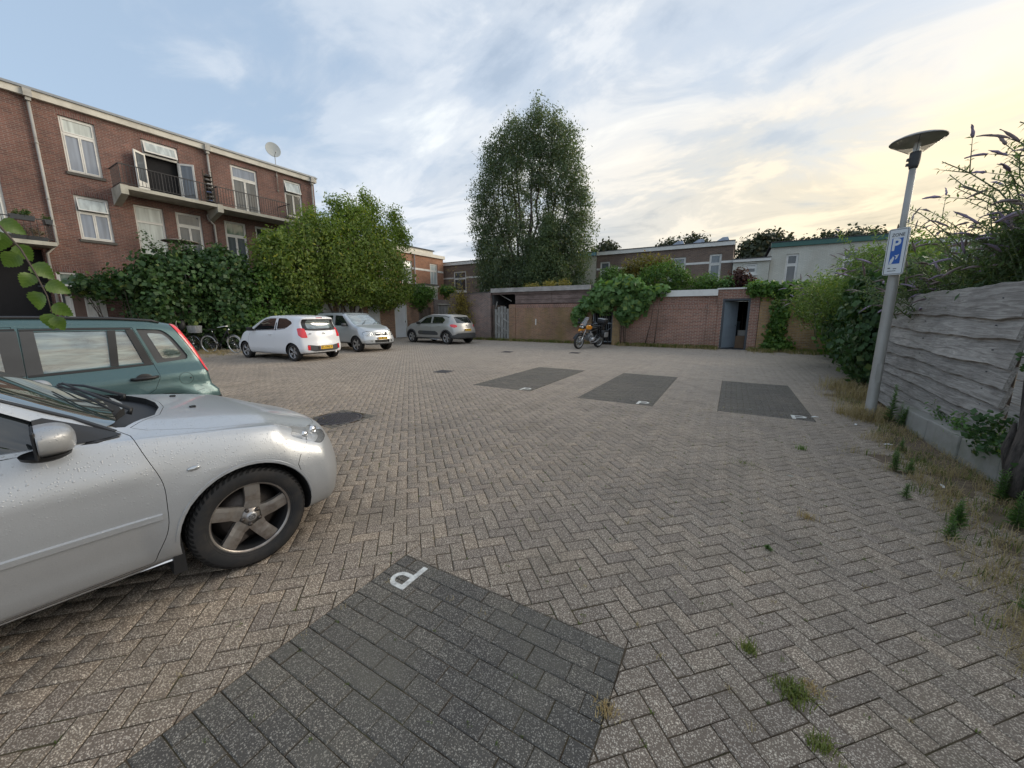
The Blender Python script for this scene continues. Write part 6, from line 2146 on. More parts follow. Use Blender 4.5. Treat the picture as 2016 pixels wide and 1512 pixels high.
    me_.vertices.foreach_set('co', co.reshape(-1)); me_.materials.clear(); me_.materials.append(M_GLASS_PALE); c.smooth_normals(me_); obj('pane', me_, g_)
    c.piece('brake_lamp', [(-.12, 1.395), (.12, 1.395), (.12, 1.42), (-.12, 1.42)], 'B', 2.3, 4, M_RED, 'inner', gap=0)
    c.piece('bumper_insert', round_poly([(-.60, .545), (-.56, .36), (-.40, .315), (.40, .315), (.56, .36), (.60, .545), (.3, .50), (-.3, .50)], .03), 'B', 2.3, 4, M_TRIM_GREY, 'inner', gap=-.001)
    c.strip('tailgate_seam', [(-.60, .98), (-.585, .85), (-.56, .74), (-.48, .70), (0, .695), (.48, .70), (.56, .74), (.585, .85), (.60, .98)], 'B', .008, .0005, M_TRIM)
    c.cut_arch(0, .29, .325, .81); c.cut_arch(-2.52, .29, .325, .81)
    c.finish(under=M_UNDER)
    RM = Matrix(((0, 0, -1), (-1, 0, 0), (0, 1, 0))).to_4x4()
    p_, _ = c.surf('B', 0, .435, 5)
    plate(root, Matrix.Translation((p_.x - .012, 0, .435)) @ RM, '81-TPN-9')
    p_, _ = c.surf('B', 0, .88, 5)
    emblem(root, p_.x - .003, 0, .88, .052, ang=-PI / 2)
    me_ = text_mesh('picanto', .075, 'lettering', bold=.001); me_.materials.append(M_CHROME)
    p_, _ = c.surf('B', .42, .90, 5)
    o = obj('lettering', me_, root); o.matrix_local = Matrix.Translation((p_.x - .003, .42, .90)) @ Matrix.Rotation(.20, 4, 'Z') @ RM
    aerial(root, c, -2.75, 0)
    p_, _ = c.surf('B', 0, 1.03, 5)
    mb_ = MB(); mb_.tube([p_ + Vector((-.01, .02, -.01)), c.surf('B', -.40, 1.06, 5)[0] + Vector((-.015, 0, 0))], [.014, .008], 6); mb_.obj('rear_wiper', [M_TRIM], root)
    mirrors(root, -.52, .79, 1.03, M_TRIM)
    mb_ = MB(); mb_.tube([(-3.10, -.42, .25), (-2.9, -.42, .26)], .03, 10); mb_.obj('exhaust', [M_CHROME], root)
    for (x, sd) in ((0, -1), (0, 1), (-2.52, -1), (-2.52, 1)):
        wheel(root, x, sd * .70, .29, .29, .18, .195, 5, M_ALLOY, sd, twin=True, sp_w=.032, spin=R(10))


def build_small_suv():
    root = thing('parked_car', 'small boxy silver off-road car facing the yard, with black bumper and roof rails', 'car', (-13.2, 10.95, 0), R(-2))
    PS = paint_mat('pale_silver_paint', (.56, .585, .60), .5, .32, .05)
    S = dict(xf=.68, xr=-3.0, round=.04, curves=dict(
        zb=[(-3.1, .34), (.4, .33), (.8, .28)],
        w=[(-3.1, .77), (-2.3, .79), (0, .79), (.4, .78), (.8, .75)],
        zm=[(-3.1, .55), (0, .55), (.8, .48)],
        ws=[(-3.1, .76), (-.5, .785), (.1, .775), (.8, .70)],
        zs=[(-3.1, .90), (-.5, .90), (.1, .84), (.8, .66)],
        wb=[(-3.1, .73), (-.5, .745), (0, .73), (.5, .66), (.8, .6)],
        zbelt=[(-3.1, 1.04), (-.5, 1.02), (-.05, .985), (.4, .90), (.8, .80)],
        wr=[(-3.1, .62), (-.9, .62), (-.6, .65), (-.1, .68), (.3, .66), (.8, .52)],
        zr=[(-3.1, 1.54), (-1.5, 1.565), (-.95, 1.53), (-.75, 1.42), (-.12, 1.06), (.1, 1.02), (.5, .92), (.8, .82)],
        zt=[(-3.1, 1.58), (-1.5, 1.60), (-.9, 1.57), (-.7, 1.46), (-.05, 1.09), (.1, 1.045), (.5, .955), (.8, .86)]),
        fp=[(.2, .06), (.35, .0), (.5, .0), (.62, .05), (.75, .08), (.9, .14)],
        rp=[(.2, .06), (.4, 0), (.6, .03), (1.0, .05), (1.5, .14)],
        fplan=(.20, 2.5), rplan=(.10, 3),
        arches=[(0, .32, .395, .035, .05), (-2.36, .32, .395, .035, .05)])
    c = Car(root, S, PS, nx=40, sub=3)
    for fr, sd in (('R', -1), ('L', 1)):
        for k, (d_, w_) in enumerate((([(-.40, .36), (-.38, .6), (-.44, 1.0), (-.90, 1.52), (-1.50, 1.53), (-1.49, .36)], [(-.52, 1.055), (-.60, 1.16), (-.96, 1.47), (-1.44, 1.485), (-1.44, 1.06)]),
                                      ([(-1.52, .36), (-1.53, 1.53), (-2.22, 1.52), (-2.26, .95), (-2.12, .72), (-1.96, .5), (-1.92, .36)], [(-1.58, 1.062), (-1.59, 1.485), (-2.16, 1.475), (-2.19, 1.065)]))):
            w_ = round_poly(w_, .03)
            dd = c.piece('door', d_, fr, .3, 1.3, PS, gap=.005, minus=[(w_, fr, .2, 1.3)])
            c.piece('window', w_, fr, .3, 1.3, M_GLASS_DK, 'inner', gap=-.001, remove=False).parent = dd
            hx = (-1.38, -2.10)[k]
            p_, n_ = c.surf(fr, hx, .93)
            mb_ = MB(); mb_.box((hx, p_.y + sd * .008, .93), (.13, .03, .05), bev=.01); mb_.obj('handle', [M_TRIM], dd)
        c.piece('rear_window', round_poly([(-2.30, 1.07), (-2.28, 1.47), (-2.80, 1.45), (-2.86, 1.07)], .04), fr, .3, 1.3, M_GLASS_DK, 'inner', gap=0)
        c.piece('sill_cladding', [(-1.93, .20), (-1.93, .385), (-.36, .385), (-.36, .20)], fr, .4, 1.3, M_TRIM_GREY, 'outer', gap=0)
        a_ = 40 * sd; uv = obl(a_)
        c.piece('headlight', round_poly([uv(.36, sd * .74, .80), uv(.52, sd * .62, .86), uv(.62, sd * .40, .80), uv(.66, sd * .38, .66), uv(.58, sd * .60, .64), uv(.42, sd * .74, .68)], .04), a_, .2, 1.4, M_LENS, 'inner', gap=.0)
        a_ = 22 * sd; uv = obl(a_)
        pts = [(uv(.64, sd * .52, .44)[0] + .05 * math.cos(a), .44 + .05 * math.sin(a)) for a in np.linspace(0, 2 * PI, 18, endpoint=False)]
        c.piece('fog_lamp', pts, a_, .3, 1.4, M_LENS, 'inner', gap=.0)
        mb_ = MB(); P = [c.surf('T', x, sd * .58)[0] + Vector((0, 0, .045)) for x in (-2.6, -2.0, -1.5, -1.1)]
        P = [c.surf('T', -2.75, sd * .58)[0]] + P + [c.surf('T', -.98, sd * .58)[0]]
        mb_.tube(P, .014, 8); mb_.obj('roof_rail', [M_TRIM], root)
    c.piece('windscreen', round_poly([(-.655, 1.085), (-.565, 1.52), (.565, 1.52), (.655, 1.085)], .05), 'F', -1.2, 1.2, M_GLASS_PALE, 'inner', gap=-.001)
    c.piece('tailgate_window', round_poly([(-.58, 1.08), (-.52, 1.48), (.52, 1.48), (.58, 1.08)], .05), 'B', 2.4, 4, M_GLASS_DK, 'inner', gap=-.001)
    gr = c.piece('grille', round_poly([(-.31, .80), (-.30, .675), (-.2, .655), (.2, .655), (.30, .675), (.31, .80)], .02), 'F', .2, 1.4, M_TRIM, 'deep', gap=0)
    for z in (.795, .73, .672):
        mb_ = MB(); px_ = c.surf('F', 0, z)[0].x
        mb_.tube([(px_ - .035, -.30, z), (px_ - .004, -.15, z), (px_ + .002, 0, z), (px_ - .004, .15, z), (px_ - .035, .30, z)], .010, 8); mb_.obj('grille_bar', [M_CHROME], gr)
    c.piece('bumper', [(-.82, .22), (-.82, .365), (.82, .365), (.82, .22)], 'F', .30, 1.4, M_TRIM_GREY, 'outer', gap=0)
    c.piece('air_intake', round_poly([(-.36, .38), (-.36, .49), (.36, .49), (.36, .38)], .02), 'F', .3, 1.4, M_TRIM, 'deep', gap=0)
    bon = [(-.14, 0), (-.16, .4), (-.20, .64), (.1, .63), (.38, .58), (.5, .4), (.56, .2), (.57, 0)]
    c.piece('bonnet', bon + [(x, -y) for x, y in bon[::-1][1:-1]], 'T', .7, 1.6, PS, gap=.005)
    c.cut_arch(0, .32, .36, .83); c.cut_arch(-2.36, .32, .36, .83)
    c.finish(under=M_UNDER)
    FM = Matrix(((0, 0, 1), (1, 0, 0), (0, 1, 0))).to_4x4()
    p_, _ = c.surf('F', 0, .55)
    plate(root, Matrix.Translation((p_.x + .012, 0, .555)) @ FM, '35-ML-LB')
    p_, _ = c.surf('F', 0, .735)
    emblem(root, p_.x + .012, 0, .735, .05, ang=PI / 2)
    for (x0, y0, x1, y1) in ((-.10, -.35, -.36, .0), (-.10, .20, -.34, .52)):
        pa, pb = c.surf('T', x0, y0)[0], c.surf('T', x1, y1)[0]
        mb_ = MB(); mb_.tube([pa + Vector((0, 0, .02)), pb + Vector((.02, 0, .02))], [.012, .008], 6); mb_.obj('wiper', [M_TRIM], root)
    mirrors(root, -.60, .77, 1.10, M_TRIM_GREY, 1.05)
    for (x, sd) in ((0, -1), (0, 1), (-2.36, -1), (-2.36, 1)):
        wheel(root, x, sd * .70, .32, .32, .20, .215, 5, M_ALLOY, sd, sp_w=.085, twist=.25)


def build_grey_hatch():
    root = thing('parked_car', 'warm grey five-door hatchback with dark roof edge and black side bumpers beside the white doors', 'car', (-15.25, 16.3, 0), R(174.5), scale=1.05)
    PC = paint_mat('sand_grey_paint', (.43, .42, .40), .35, .33, .05)
    S = dict(xf=.78, xr=-3.24, round=.06, curves=dict(
        zb=[(-3.3, .28), (.4, .23), (.8, .24)],
        w=[(-3.3, .78), (-2.5, .855), (0, .85), (.4, .84), (.8, .78)],
        zm=[(-3.3, .50), (0, .52), (.8, .5)],
        ws=[(-3.3, .78), (-2.4, .85), (-.5, .835), (.1, .82), (.8, .74)],
        zs=[(-3.3, .86), (-2.4, .86), (-.5, .84), (.1, .82), (.8, .72)],
        wb=[(-3.3, .70), (-2.4, .76), (-.6, .765), (0, .75), (.4, .70), (.8, .6)],
        zbelt=[(-3.3, 1.0), (-2.5, 1.02), (-1.6, .985), (-.4, .97), (0, .95), (.4, .88), (.8, .80)],
        wr=[(-3.3, .52), (-2.6, .58), (-1.2, .60), (-.8, .62), (-.1, .68), (.3, .65), (.8, .48)],
        zr=[(-3.3, 1.20), (-2.9, 1.34), (-2.3, 1.40), (-1.3, 1.415), (-.85, 1.33), (-.1, 1.01), (.1, .98), (.4, .93), (.8, .83)],
        zt=[(-3.3, 1.26), (-2.9, 1.40), (-2.3, 1.46), (-1.3, 1.47), (-.8, 1.37), (0, 1.04), (.15, 1.01), (.4, .97), (.8, .86)]),
        fp=[(.2, .08), (.4, .0), (.6, .0), (.75, .05), (.9, .12)],
        rp=[(.2, .05), (.4, .0), (.62, .0), (.80, .07), (1.0, .14), (1.3, .38), (1.45, .5)],
        fplan=(.30, 2.4), rplan=(.24, 2.4),
        arches=[(0, .32, .37, .012, .04), (-2.54, .32, .37, .012, .04)])
    c = Car(root, S, PC, nx=40, sub=3)
    for fr, sd in (('L', 1), ('R', -1)):
        for k, (d_, w_) in enumerate((([(-.40, .27), (-.36, .6), (-.42, .96), (-.92, 1.33), (-1.46, 1.375), (-1.44, .27)], [(-.55, 1.0), (-.98, 1.29), (-1.41, 1.345), (-1.40, 1.02)]),
                                      ([(-1.47, .27), (-1.49, 1.37), (-2.22, 1.36), (-2.42, 1.12), (-2.30, .82), (-2.12, .6), (-2.02, .27)], [(-1.50, 1.02), (-1.52, 1.345), (-2.15, 1.33), (-2.40, 1.19), (-2.26, 1.045)]))):
            w_ = round_poly(w_, .03)
            dd = c.piece('door', d_, fr, .3, 1.3, PC, gap=.005, minus=[(w_, fr, .2, 1.3)])
            c.piece('window', w_, fr, .3, 1.3, M_GLASS_DK, 'inner', gap=-.001, remove=False).parent = dd
            hx = (-1.22, -2.04)[k]; hz = (.87, .89)[k]
            p_, n_ = c.surf(fr, hx, hz)
            mb_ = MB(); mb_.tube([(hx - .09, p_.y, hz), (hx - .05, p_.y + sd * .03, hz), (hx + .05, p_.y + sd * .03, hz), (hx + .09, p_.y, hz)], [.01, .014, .014, .01], 8); mb_.obj('handle', [PC], dd)
        c.strip('window_trim', [(-.5, .975), (-1.0, .985), (-1.8, 1.0), (-2.3, 1.03)], fr, .03, .004, M_TRIM)
        c.strip('roof_trim', [(-.5, 1.02), (-.9, 1.31), (-1.2, 1.375), (-1.8, 1.39), (-2.3, 1.37), (-2.6, 1.30)], fr, .045, .004, M_TRIM)
        # air bump with its pale outline
        ab = c.piece('side_bumper', round_poly([(-.52, .50), (-.52, .60), (-.62, .645), (-1.80, .64), (-1.98, .56), (-1.98, .44), (-.60, .44)], .04), fr, .5, 1.3, M_TRIM_GREY, 'outer', gap=0, remove=False)
        c.strip('outline', round_poly([(-.58, .50), (-.58, .595), (-.86, .595), (-.86, .50)], .03, 3), fr, .016, .018, M_CHROME, ab, closed=True)
        a_ = 135 * sd; uv = obl(a_)
        tl = [uv(-2.78, sd * .82, .96), uv(-2.90, sd * .76, .985), uv(-3.05, sd * .62, .95), uv(-3.10, sd * .60, .86), uv(-3.0, sd * .72, .82), uv(-2.84, sd * .80, .86)]
        c.piece('tail_light', round_poly(tl, .03), a_, 1.7, 3.6, M_RED, 'outer', gap=0)
        for xa in (0, -2.54):
            c.strip('arch_cladding', arc(xa, .32, .385, 2, 178, 18), fr, .055, .010, M_TRIM_GREY)
        c.piece('sill_cladding', [(-2.12, .18), (-2.12, .30), (-.38, .30), (-.38, .18)], fr, .4, 1.3, M_TRIM_GREY, 'outer', gap=0)
        mb_ = MB(); a0 = c.surf(fr, -.42, .30)[0]
        mb_.tube([(-.42, a0.y + sd * .012, .235), (-1.2, a0.y + sd * .012, .235), (-2.1, a0.y + sd * .012, .235)], .012, 6); mb_.obj('sill_strip', [M_CHROME], root)
    c.piece('windscreen', round_poly([(-.63, 1.03), (-.52, 1.39), (.52, 1.39), (.63, 1.03)], .05), 'F', -1.3, 1.2, M_GLASS_DK, 'inner', gap=-.001)
    c.piece('rear_screen', round_poly([(-.56, 1.035), (-.50, 1.33), (.50, 1.33), (.56, 1.035)], .05), 'B', 2.4, 4, M_GLASS_DK, 'inner', gap=-.001)
    c.piece('bumper', round_poly([(-.9, .18), (-.9, .40), (-.62, .545), (-.30, .56), (.30, .56), (.62, .545), (.9, .40), (.9, .18)], .03), 'B', 2.72, 4, M_TRIM_GREY, 'outer', gap=0)
    c.strip('tailgate_seam', [(-.60, 1.0), (-.60, .85), (-.56, .66), (-.4, .62), (0, .61), (.4, .62), (.56, .66), (.60, .85), (.60, 1.0)], 'B', .008, .0005, M_TRIM)
    c.cut_arch(0, .32, .355, .85); c.cut_arch(-2.54, .32, .355, .85)
    c.finish(under=M_UNDER)
    RM = Matrix(((0, 0, -1), (-1, 0, 0), (0, 1, 0))).to_4x4()
    p_, _ = c.surf('B', 0, .70, 5)
    plate(root, Matrix.Translation((p_.x - .012, 0, .70)) @ RM, 'L-761-PS', w=.48)
    p_, _ = c.surf('B', 0, .93, 5)
    mb_ = MB()
    for dz in (0, .035): mb_.tube([(p_.x - .004, -.04, .90 + dz), (p_.x - .008, 0, .925 + dz), (p_.x - .004, .04, .90 + dz)], .007, 6)
    mb_.obj('badge', [M_TRIM], root)
    aerial(root, c, -2.6, 0)
    mirrors(root, -.62, .80, 1.03, M_TRIM)
    for (x, sd) in ((0, -1), (0, 1), (-2.54, -1), (-2.54, 1)):
        wheel(root, x, sd * .745, .32, .32, .19, .215, 5, M_ALLOY, sd, twin=True, sp_w=.045, spin=R(20))


build_green_wagon()
build_white_hatch()
build_small_suv()
build_grey_hatch()

# ------------------------------------------------------------------ wooden fence, concrete blocks, trunk
FX = 2.30
fn_ = thing('wooden_fence', 'weathered grey wooden fence of wide wavy-edged planks on the right', 'fence', (FX, 0, 0))
# plank edges: z of each joint at far end (Y=8.75) and near end (Y=5.35)
JF = [1.76, 1.545, 1.33, 1.115, .945, .775, .63, .455, .29, .12]
JN = [1.83, 1.50, 1.29, 1.01, .84, .665, .52, .345, .18, .02]
FY0, FY1 = 8.80, 5.30


def edge_wave(k, n=40):
    r_ = np.random.default_rng(100 + k)
    t = np.linspace(0, 1, n)
    w = np.zeros(n)
    for f_, a_ in ((1, .015), (2.3, .010), (5, .006), (11, .004), (23, .002)):
        w += a_ * np.sin(t * f_ * 2 * PI + r_.uniform(0, 6.28)) * r_.uniform(.5, 1.2)
    return w


for k in range(9):
    n = 40
    t = np.linspace(0, 1, n)
    over = .022
    top = JF[k] + (JN[k] - JF[k]) * t + edge_wave(k, n) * (1 if k else .9)
    bot = JF[k + 1] + (JN[k + 1] - JF[k + 1]) * t + edge_wave(k + 1, n) + over * 0 - .03
    y = FY0 + (FY1 - FY0) * t
    # each board lies a little over the one above and leans out at its foot
    xo = -.030 * 0
    x_top, x_bot = .014, -.034
    vs, fs = [], []
    for i in range(n):
        dx = .006 * math.sin(i * .35 + k)
        for (zz, xx) in ((top[i], x_top + dx), (top[i] - .010, x_top - .012 + dx), ((top[i] + bot[i]) / 2, (x_top + x_bot) / 2 - .014 + dx), (bot[i] + .008, x_bot - .008 + dx), (bot[i], x_bot + .004 + dx), (bot[i] + .002, x_bot + .030 + dx), (top[i], x_top + .022 + dx)):
            vs.append((xx, y[i], zz))
    m_ = 7
    for i in range(n - 1):
        for j in range(m_):
            fs.append((i * m_ + j, i * m_ + (j + 1) % m_, (i + 1) * m_ + (j + 1) % m_, (i + 1) * m_ + j))
    fs += [tuple(range(m_))[::-1], tuple((n - 1) * m_ + j for j in range(m_))]
    me = mesh_from('plank', vs, fs, W_GREY)
    bm = bmesh.new(); bm.from_mesh(me); bmesh.ops.recalc_face_normals(bm, faces=bm.faces); bm.to_mesh(me); bm.free()
    obj('plank', me, fn_)
for y in (8.78, 7.3, 5.6):
    m = MB(); m.b2((.045, y - .05, 0), (.13, y + .05, 1.75)); m.obj('post', [W_BROWNZ], fn_)
for k in range(9):
    for y in (8.55, 7.28, 5.66):
        t_ = (FY0 - y) / (FY0 - FY1); zc_ = ((JF[k] + JF[k + 1]) + (JN[k] + JN[k + 1] - JF[k] - JF[k + 1]) * t_) / 2
        m = MB(); m.lathe([(0, .004), (.005, .003), (.006, -.01)], 6, M=Matrix.Translation((-.028, y + .02 * math.sin(k * 2.1), zc_)) @ Matrix.Rotation(-PI / 2, 4, 'Y')); m.obj('nail', [M_DKGREY], fn_)
m = MB(); m.b2((-.02, 8.80, .05), (.05, 8.87, 1.76)); m.obj('end_board', [W_GREYZ], fn_)
# second bay of the fence continues past the trunk
f2 = thing('wooden_fence', 'grey wooden fence bay nearest the camera beyond the dead trunk', 'fence', (FX, 0, 0))
for k in range(8):
    m = MB(); m.b2((-.01, 1.2, .08 + k * .21), (.02, 5.22, .282 + k * .21)); m.obj('plank', [W_GREY], f2)

M_BLOCK = plain('mossy_concrete', (.31, .30, .27), .9, var=.25, scale=5, bump=.5, dirt=((.15, .16, .10), .7))
cw = thing('low_concrete_wall', 'low mossy grey concrete block wall at the foot of the wooden fence', 'wall', (0, 0, 0))
ys = [7.35, 6.25, 5.52, 4.85, 4.1, 3.3, 2.4]
for i in range(len(ys) - 1):
    a, b_ = ys[i + 1] + .006, ys[i] - .006
    h_ = .26 + .012 * (i % 2)
    bm = bmesh.new()
    bmesh.ops.create_cube(bm, size=1, matrix=Matrix.Translation((0, (a + b_) / 2, h_ / 2)) @ Matrix.Diagonal((.14, b_ - a, h_, 1)))
    bmesh.ops.bevel(bm, geom=list(bm.edges), offset=.012, segments=2, affect='EDGES', profile=.6)
    bmesh.ops.subdivide_edges(bm, edges=[e for e in bm.edges if e.calc_length() > .1], cuts=6, use_grid_fill=True)
    for v in bm.verts:
        v.co += Vector((random.uniform(-1, 1), random.uniform(-1, 1), random.uniform(-1, 1))) * .003
    for f in bm.faces: f.smooth = True
    me = bpy.data.meshes.new('block'); bm.to_mesh(me); bm.free(); me.materials.append(M_BLOCK)
    o = obj('block', me, cw, (2.20 + (.02 if i > 1 else 0), 0, 0), (0, R(random.uniform(-2, 2)), 0))
# earth bank behind the block wall
m = MB(); n = 14
gx = [2.27, 2.45, 2.8, 4.2]; gz = [.20, .26, .30, .34]
for i in range(30):
    for j in range(3):
        y0, y1 = 2.2 + i * .23, 2.2 + (i + 1) * .23
        f_ = lambda x, y, z: (x, y, z + .03 * math.sin(x * 7 + y * 3.1) * (1 if z > .21 else .3) - (.18 if y > 7.3 else 0))
        m.add([f_(gx[j], y0, gz[j]), f_(gx[j + 1], y0, gz[j + 1]), f_(gx[j + 1], y1, gz[j + 1]), f_(gx[j], y1, gz[j])], [(0, 1, 2, 3)])
tag(m.obj('earth_bank', [M_SOIL]), 'dark earth behind the low concrete wall', kind='structure')

# dead trunk in front of the fence end
B_BARK = NT('dark_bark')
_p = B_BARK.objc()
_n = B_BARK.noise(B_BARK.mapping(_p, (9, 9, 1.6)), 3, 7, .65, 1.0)
B_BARK.set('Base Color', B_BARK.mix(B_BARK.ramp(_n, [(.3, 0.0), (.7, 1.0)]), (.022, .019, .017), (.12, .10, .085))).set('Roughness', .95)
B_BARK.bump(_n, .9, .02)
B_BARK = B_BARK.m
tk = thing('dead_trunk', 'dark split dead tree trunk leaning in front of the fence at the right edge', 'tree', (2.14, 4.60, 0))


def rough_tube(pts, rs, n=12, amp=.2, seed=0):
    r_ = np.random.default_rng(seed)
    m = MB(); m.tube(pts, rs, n)
    vs = []
    k = len(pts)
    for i, v in enumerate(m.v):
        ring, j = divmod(i, n)
        c = Vector(pts[ring]); d = Vector(v) - c
        s = 1 + amp * math.sin(j * 2.3 + ring * .25) * .5 + r_.uniform(-amp, amp) * .35
        vs.append(tuple(c + d * s))
    m.v = vs
    return m


rough_tube([(-.02, -.10, .05), (-.02, -.06, .3), (0, -.02, .6), (.0, .04, .95), (.0, .10, 1.3), (.0, .14, 1.6), (0, .17, 1.8)], [.075, .06, .050, .045, .042, .038, .015], 14, .45, 3).obj('trunk', [B_BARK], tk)
rough_tube([(.02, .04, .1), (-.05, .06, .4), (-.03, .09, .62)], [.05, .035, .01], 8, .4, 4).obj('splinter', [B_BARK], tk)
rough_tube([(-.05, -.2, .08), (-.04, -.17, .3), (-.02, -.15, .5)], [.06, .045, .02], 8, .4, 5).obj('splinter', [B_BARK], tk)

# ------------------------------------------------------------------ lamp post and sign
LP = (1.87, 7.25)
M_POST = plain('lamp_post_grey', (.42, .41, .38), .5, .25, var=.12, scale=3, dirt=((.25, .23, .20), .5))
lp = thing('lamp_post', 'tall grey lamp post with flat disc lamp on a clear cone, beside the fence', 'street lamp', (LP[0], LP[1], 0))
m = MB(); m.lathe([(.0, 3.50), (.036, 3.50), (.036, 2.6), (.040, 2.25), (.056, 2.1), (.060, 1.9), (.062, .9), (.064, .10), (.066, .09), (.066, -.02)][::-1], 20); m.obj('pole', [M_POST], lp)
m = MB(); m.b2((-.028, -.066, .55), (.028, -.058, .82)); m.obj('hatch', [M_POST], lp)
m = MB(); m.lathe([(0, 3.58), (.052, 3.58), (.056, 3.56), (.056, 3.48), (.050, 3.42), (.040, 3.38), (.036, 3.38)][::-1], 20)
m.b2((-.075, -.02, 3.42), (-.04, .02, 3.45)); m.b2((-.075, -.02, 3.48), (-.04, .02, 3.51)); m.obj('collar', [M_TRIM_GREY], lp)
TL = Matrix.Translation((0, 0, 3.58)) @ Matrix.Rotation(R(0), 4, 'X')
t = NT('clear_plastic'); t.set('Base Color', (.95, .95, .93)).set('Roughness', .03).set('Transmission Weight', 1.0).set('IOR', 1.12).set('Alpha', .55)
M_CLEAR = t.m
m = MB(); m.lathe([(.075, 0.0), (.15, .05), (.262, .135)], 36, M=TL); m.obj('cone', [M_CLEAR], lp)
m = MB(); m.tube([TL @ Vector((.262 * math.cos(a), .262 * math.sin(a), .134)) for a in np.linspace(0, 2 * PI, 32, endpoint=False)], .005, 5, closed=True)
for a in (0.3, 2.4, 4.5): m.tube([TL @ Vector((.075 * math.cos(a), .075 * math.sin(a), 0)), TL @ Vector((.262 * math.cos(a), .262 * math.sin(a), .134))], .0035, 4)
m.obj('cone_rim', [M_TRIM_GREY], lp)
m = MB(); m.lathe([(0, .200), (.10, .196), (.20, .178), (.262, .150), (.272, .138), (.262, .130), (.20, .135), (0, .138)][::-1], 40, M=TL)
m.obj('disc', [plain('lamp_disc_grey', (.33, .32, .30), .5, .2, var=.3, scale=14)], lp)
m = MB(); m.lathe([(.0, .125), (.03, .12), (.035, .05), (.03, 0)], 12, M=TL); m.tube([(.0, 0, 3.58), (0, 0, 3.71)], .006, 6); m.obj('bulb', [plain('lamp_bulb', (.75, .75, .72), .2)], lp)
# sign
M_SIGNW = plain('sign_white', (.72, .75, .76), .35, var=.05, scale=8, dirt=((.5, .5, .46), .3))
M_SIGNB = plain('sign_blue', (.02, .11, .42), .35, var=.05)
M_SIGNK = plain('sign_black', (.03, .03, .035), .4)
M_SIGNG = plain('sign_back_grey', (.38, .40, .41), .5, .3)
sn = thing('parking_sign', 'white ZONE parking sign with blue panel and white letter on the lamp post', 'sign', (LP[0] - .05, LP[1] - .12, 2.33), R(-36))
W_, H_ = .215, .60
rp_ = round_poly([(-W_ / 2, -H_ / 2), (W_ / 2, -H_ / 2), (W_ / 2, H_ / 2), (-W_ / 2, H_ / 2)], .03)
m = MB(); m.prism([(p[0], p[1]) for p in rp_], -.010, .010, 'y'); m.obj('panel', [M_SIGNG], sn)
m = MB(); m.prism(grow(rp_, -.004), -.014, -.010, 'y'); m.obj('face', [M_SIGNW], sn)
m = MB()
o_, i_ = grow(rp_, -.012), grow(rp_, -.018)
for a in range(len(o_)):
    b_ = (a + 1) % len(o_)
    m.add([(o_[a][0], -.0150, o_[a][1]), (o_[b_][0], -.0150, o_[b_][1]), (i_[b_][0], -.0150, i_[b_][1]), (i_[a][0], -.0150, i_[a][1])], [(0, 1, 2, 3)])
m.obj('border', [M_SIGNK], sn)
m = MB(); m.b2((-.056, -.016, -.155), (.056, -.0142, .175)); bl = m.obj('blue_panel', [M_SIGNB], sn)
SM = Matrix.Rotation(PI / 2, 4, 'X')
for (txt, size, x, z, mt, bold) in (('ZONE', .060, 0, .215, M_SIGNK, .0), ('P', .215, -.008, .085, M_SIGNW, .006)):
    me = text_mesh(txt, size, 'lettering', bold=bold); me.materials.append(mt)
    o = obj('lettering', me, sn); o.matrix_local = Matrix.Translation((x, -.0172, z)) @ SM @ Matrix.Diagonal((.80, 1, 1, 1))
# hand with a coin or card under the P
m = MB()
m.prism([(-.060, -.152), (-.030, -.152), (-.012, -.115), (-.005, -.075), (-.022, -.055), (-.034, -.085), (-.050, -.10)], -.0180, -.0162, 'y')
m.prism([(-.005, -.045), (.045, -.045), (.045, -.037), (.030, -.037), (.030, -.085), (.012, -.10), (.004, -.095), (.014, -.082), (.014, -.06), (-.002, -.052)], -.0180, -.0162, 'y')
m.v = [(v[0] * .85, v[1], v[2]) for v in m.v]
m.obj('hand_symbol', [M_SIGNW], sn)
m = MB(); m.b2((-.055, -.0165, -.215), (-.030, -.0145, -.203)); m.b2((.00, -.0165, -.222), (.035, -.0145, -.214)); m.b2((-.055, -.0165, -.250), (.03, -.0145, -.243)); m.obj('small_print', [M_SIGNK], sn)
m = MB(); m.b2((-.02, .01, .15), (.02, .06, .18)); m.b2((-.02, .01, -.18), (.02, .06, -.15)); m.obj('clamp', [M_ZINC], sn)

# ------------------------------------------------------------------ vegetation
L_IVY = leaf_mat('ivy_leaves', (.030, .068, .027), (.078, .150, .050), .26, .5, .35)
L_CREEP = leaf_mat('creeper_leaves', (.050, .115, .026), (.15, .26, .06), .36)
L_TREE = leaf_mat('tree_leaves', (.075, .125, .028), (.25, .33, .085), .44)
L_TREE_L = leaf_mat('light_tree_leaves', (.11, .18, .035), (.28, .36, .08), .45)
L_WILLOW = leaf_mat('willow_leaves', (.065, .098, .055), (.17, .22, .115), .36, .45, .5)
L_WILLOW_L = leaf_mat('light_willow_leaves', (.070, .105, .050), (.15, .20, .09), .35)
L_VINE = leaf_mat('vine_leaves', (.08, .16, .055), (.20, .33, .12), .38)
L_YEW = leaf_mat('round_shrub_leaves', (.035, .085, .022), (.14, .25, .045), .3)
L_YELLOW = leaf_mat('yellow_leaves', (.20, .17, .04), (.38, .32, .10), .35)
L_RED = leaf_mat('purple_leaves', (.055, .025, .025), (.12, .06, .05), .3)
L_OLIVE = leaf_mat('olive_leaves', (.10, .10, .025), (.24, .19, .05), .35)
L_BUD = leaf_mat('buddleia_leaves', (.060, .11, .048), (.155, .22, .10), .38, .5)
L_BUD_L = leaf_mat('light_buddleia_leaves', (.085, .145, .035), (.20, .28, .085), .4)
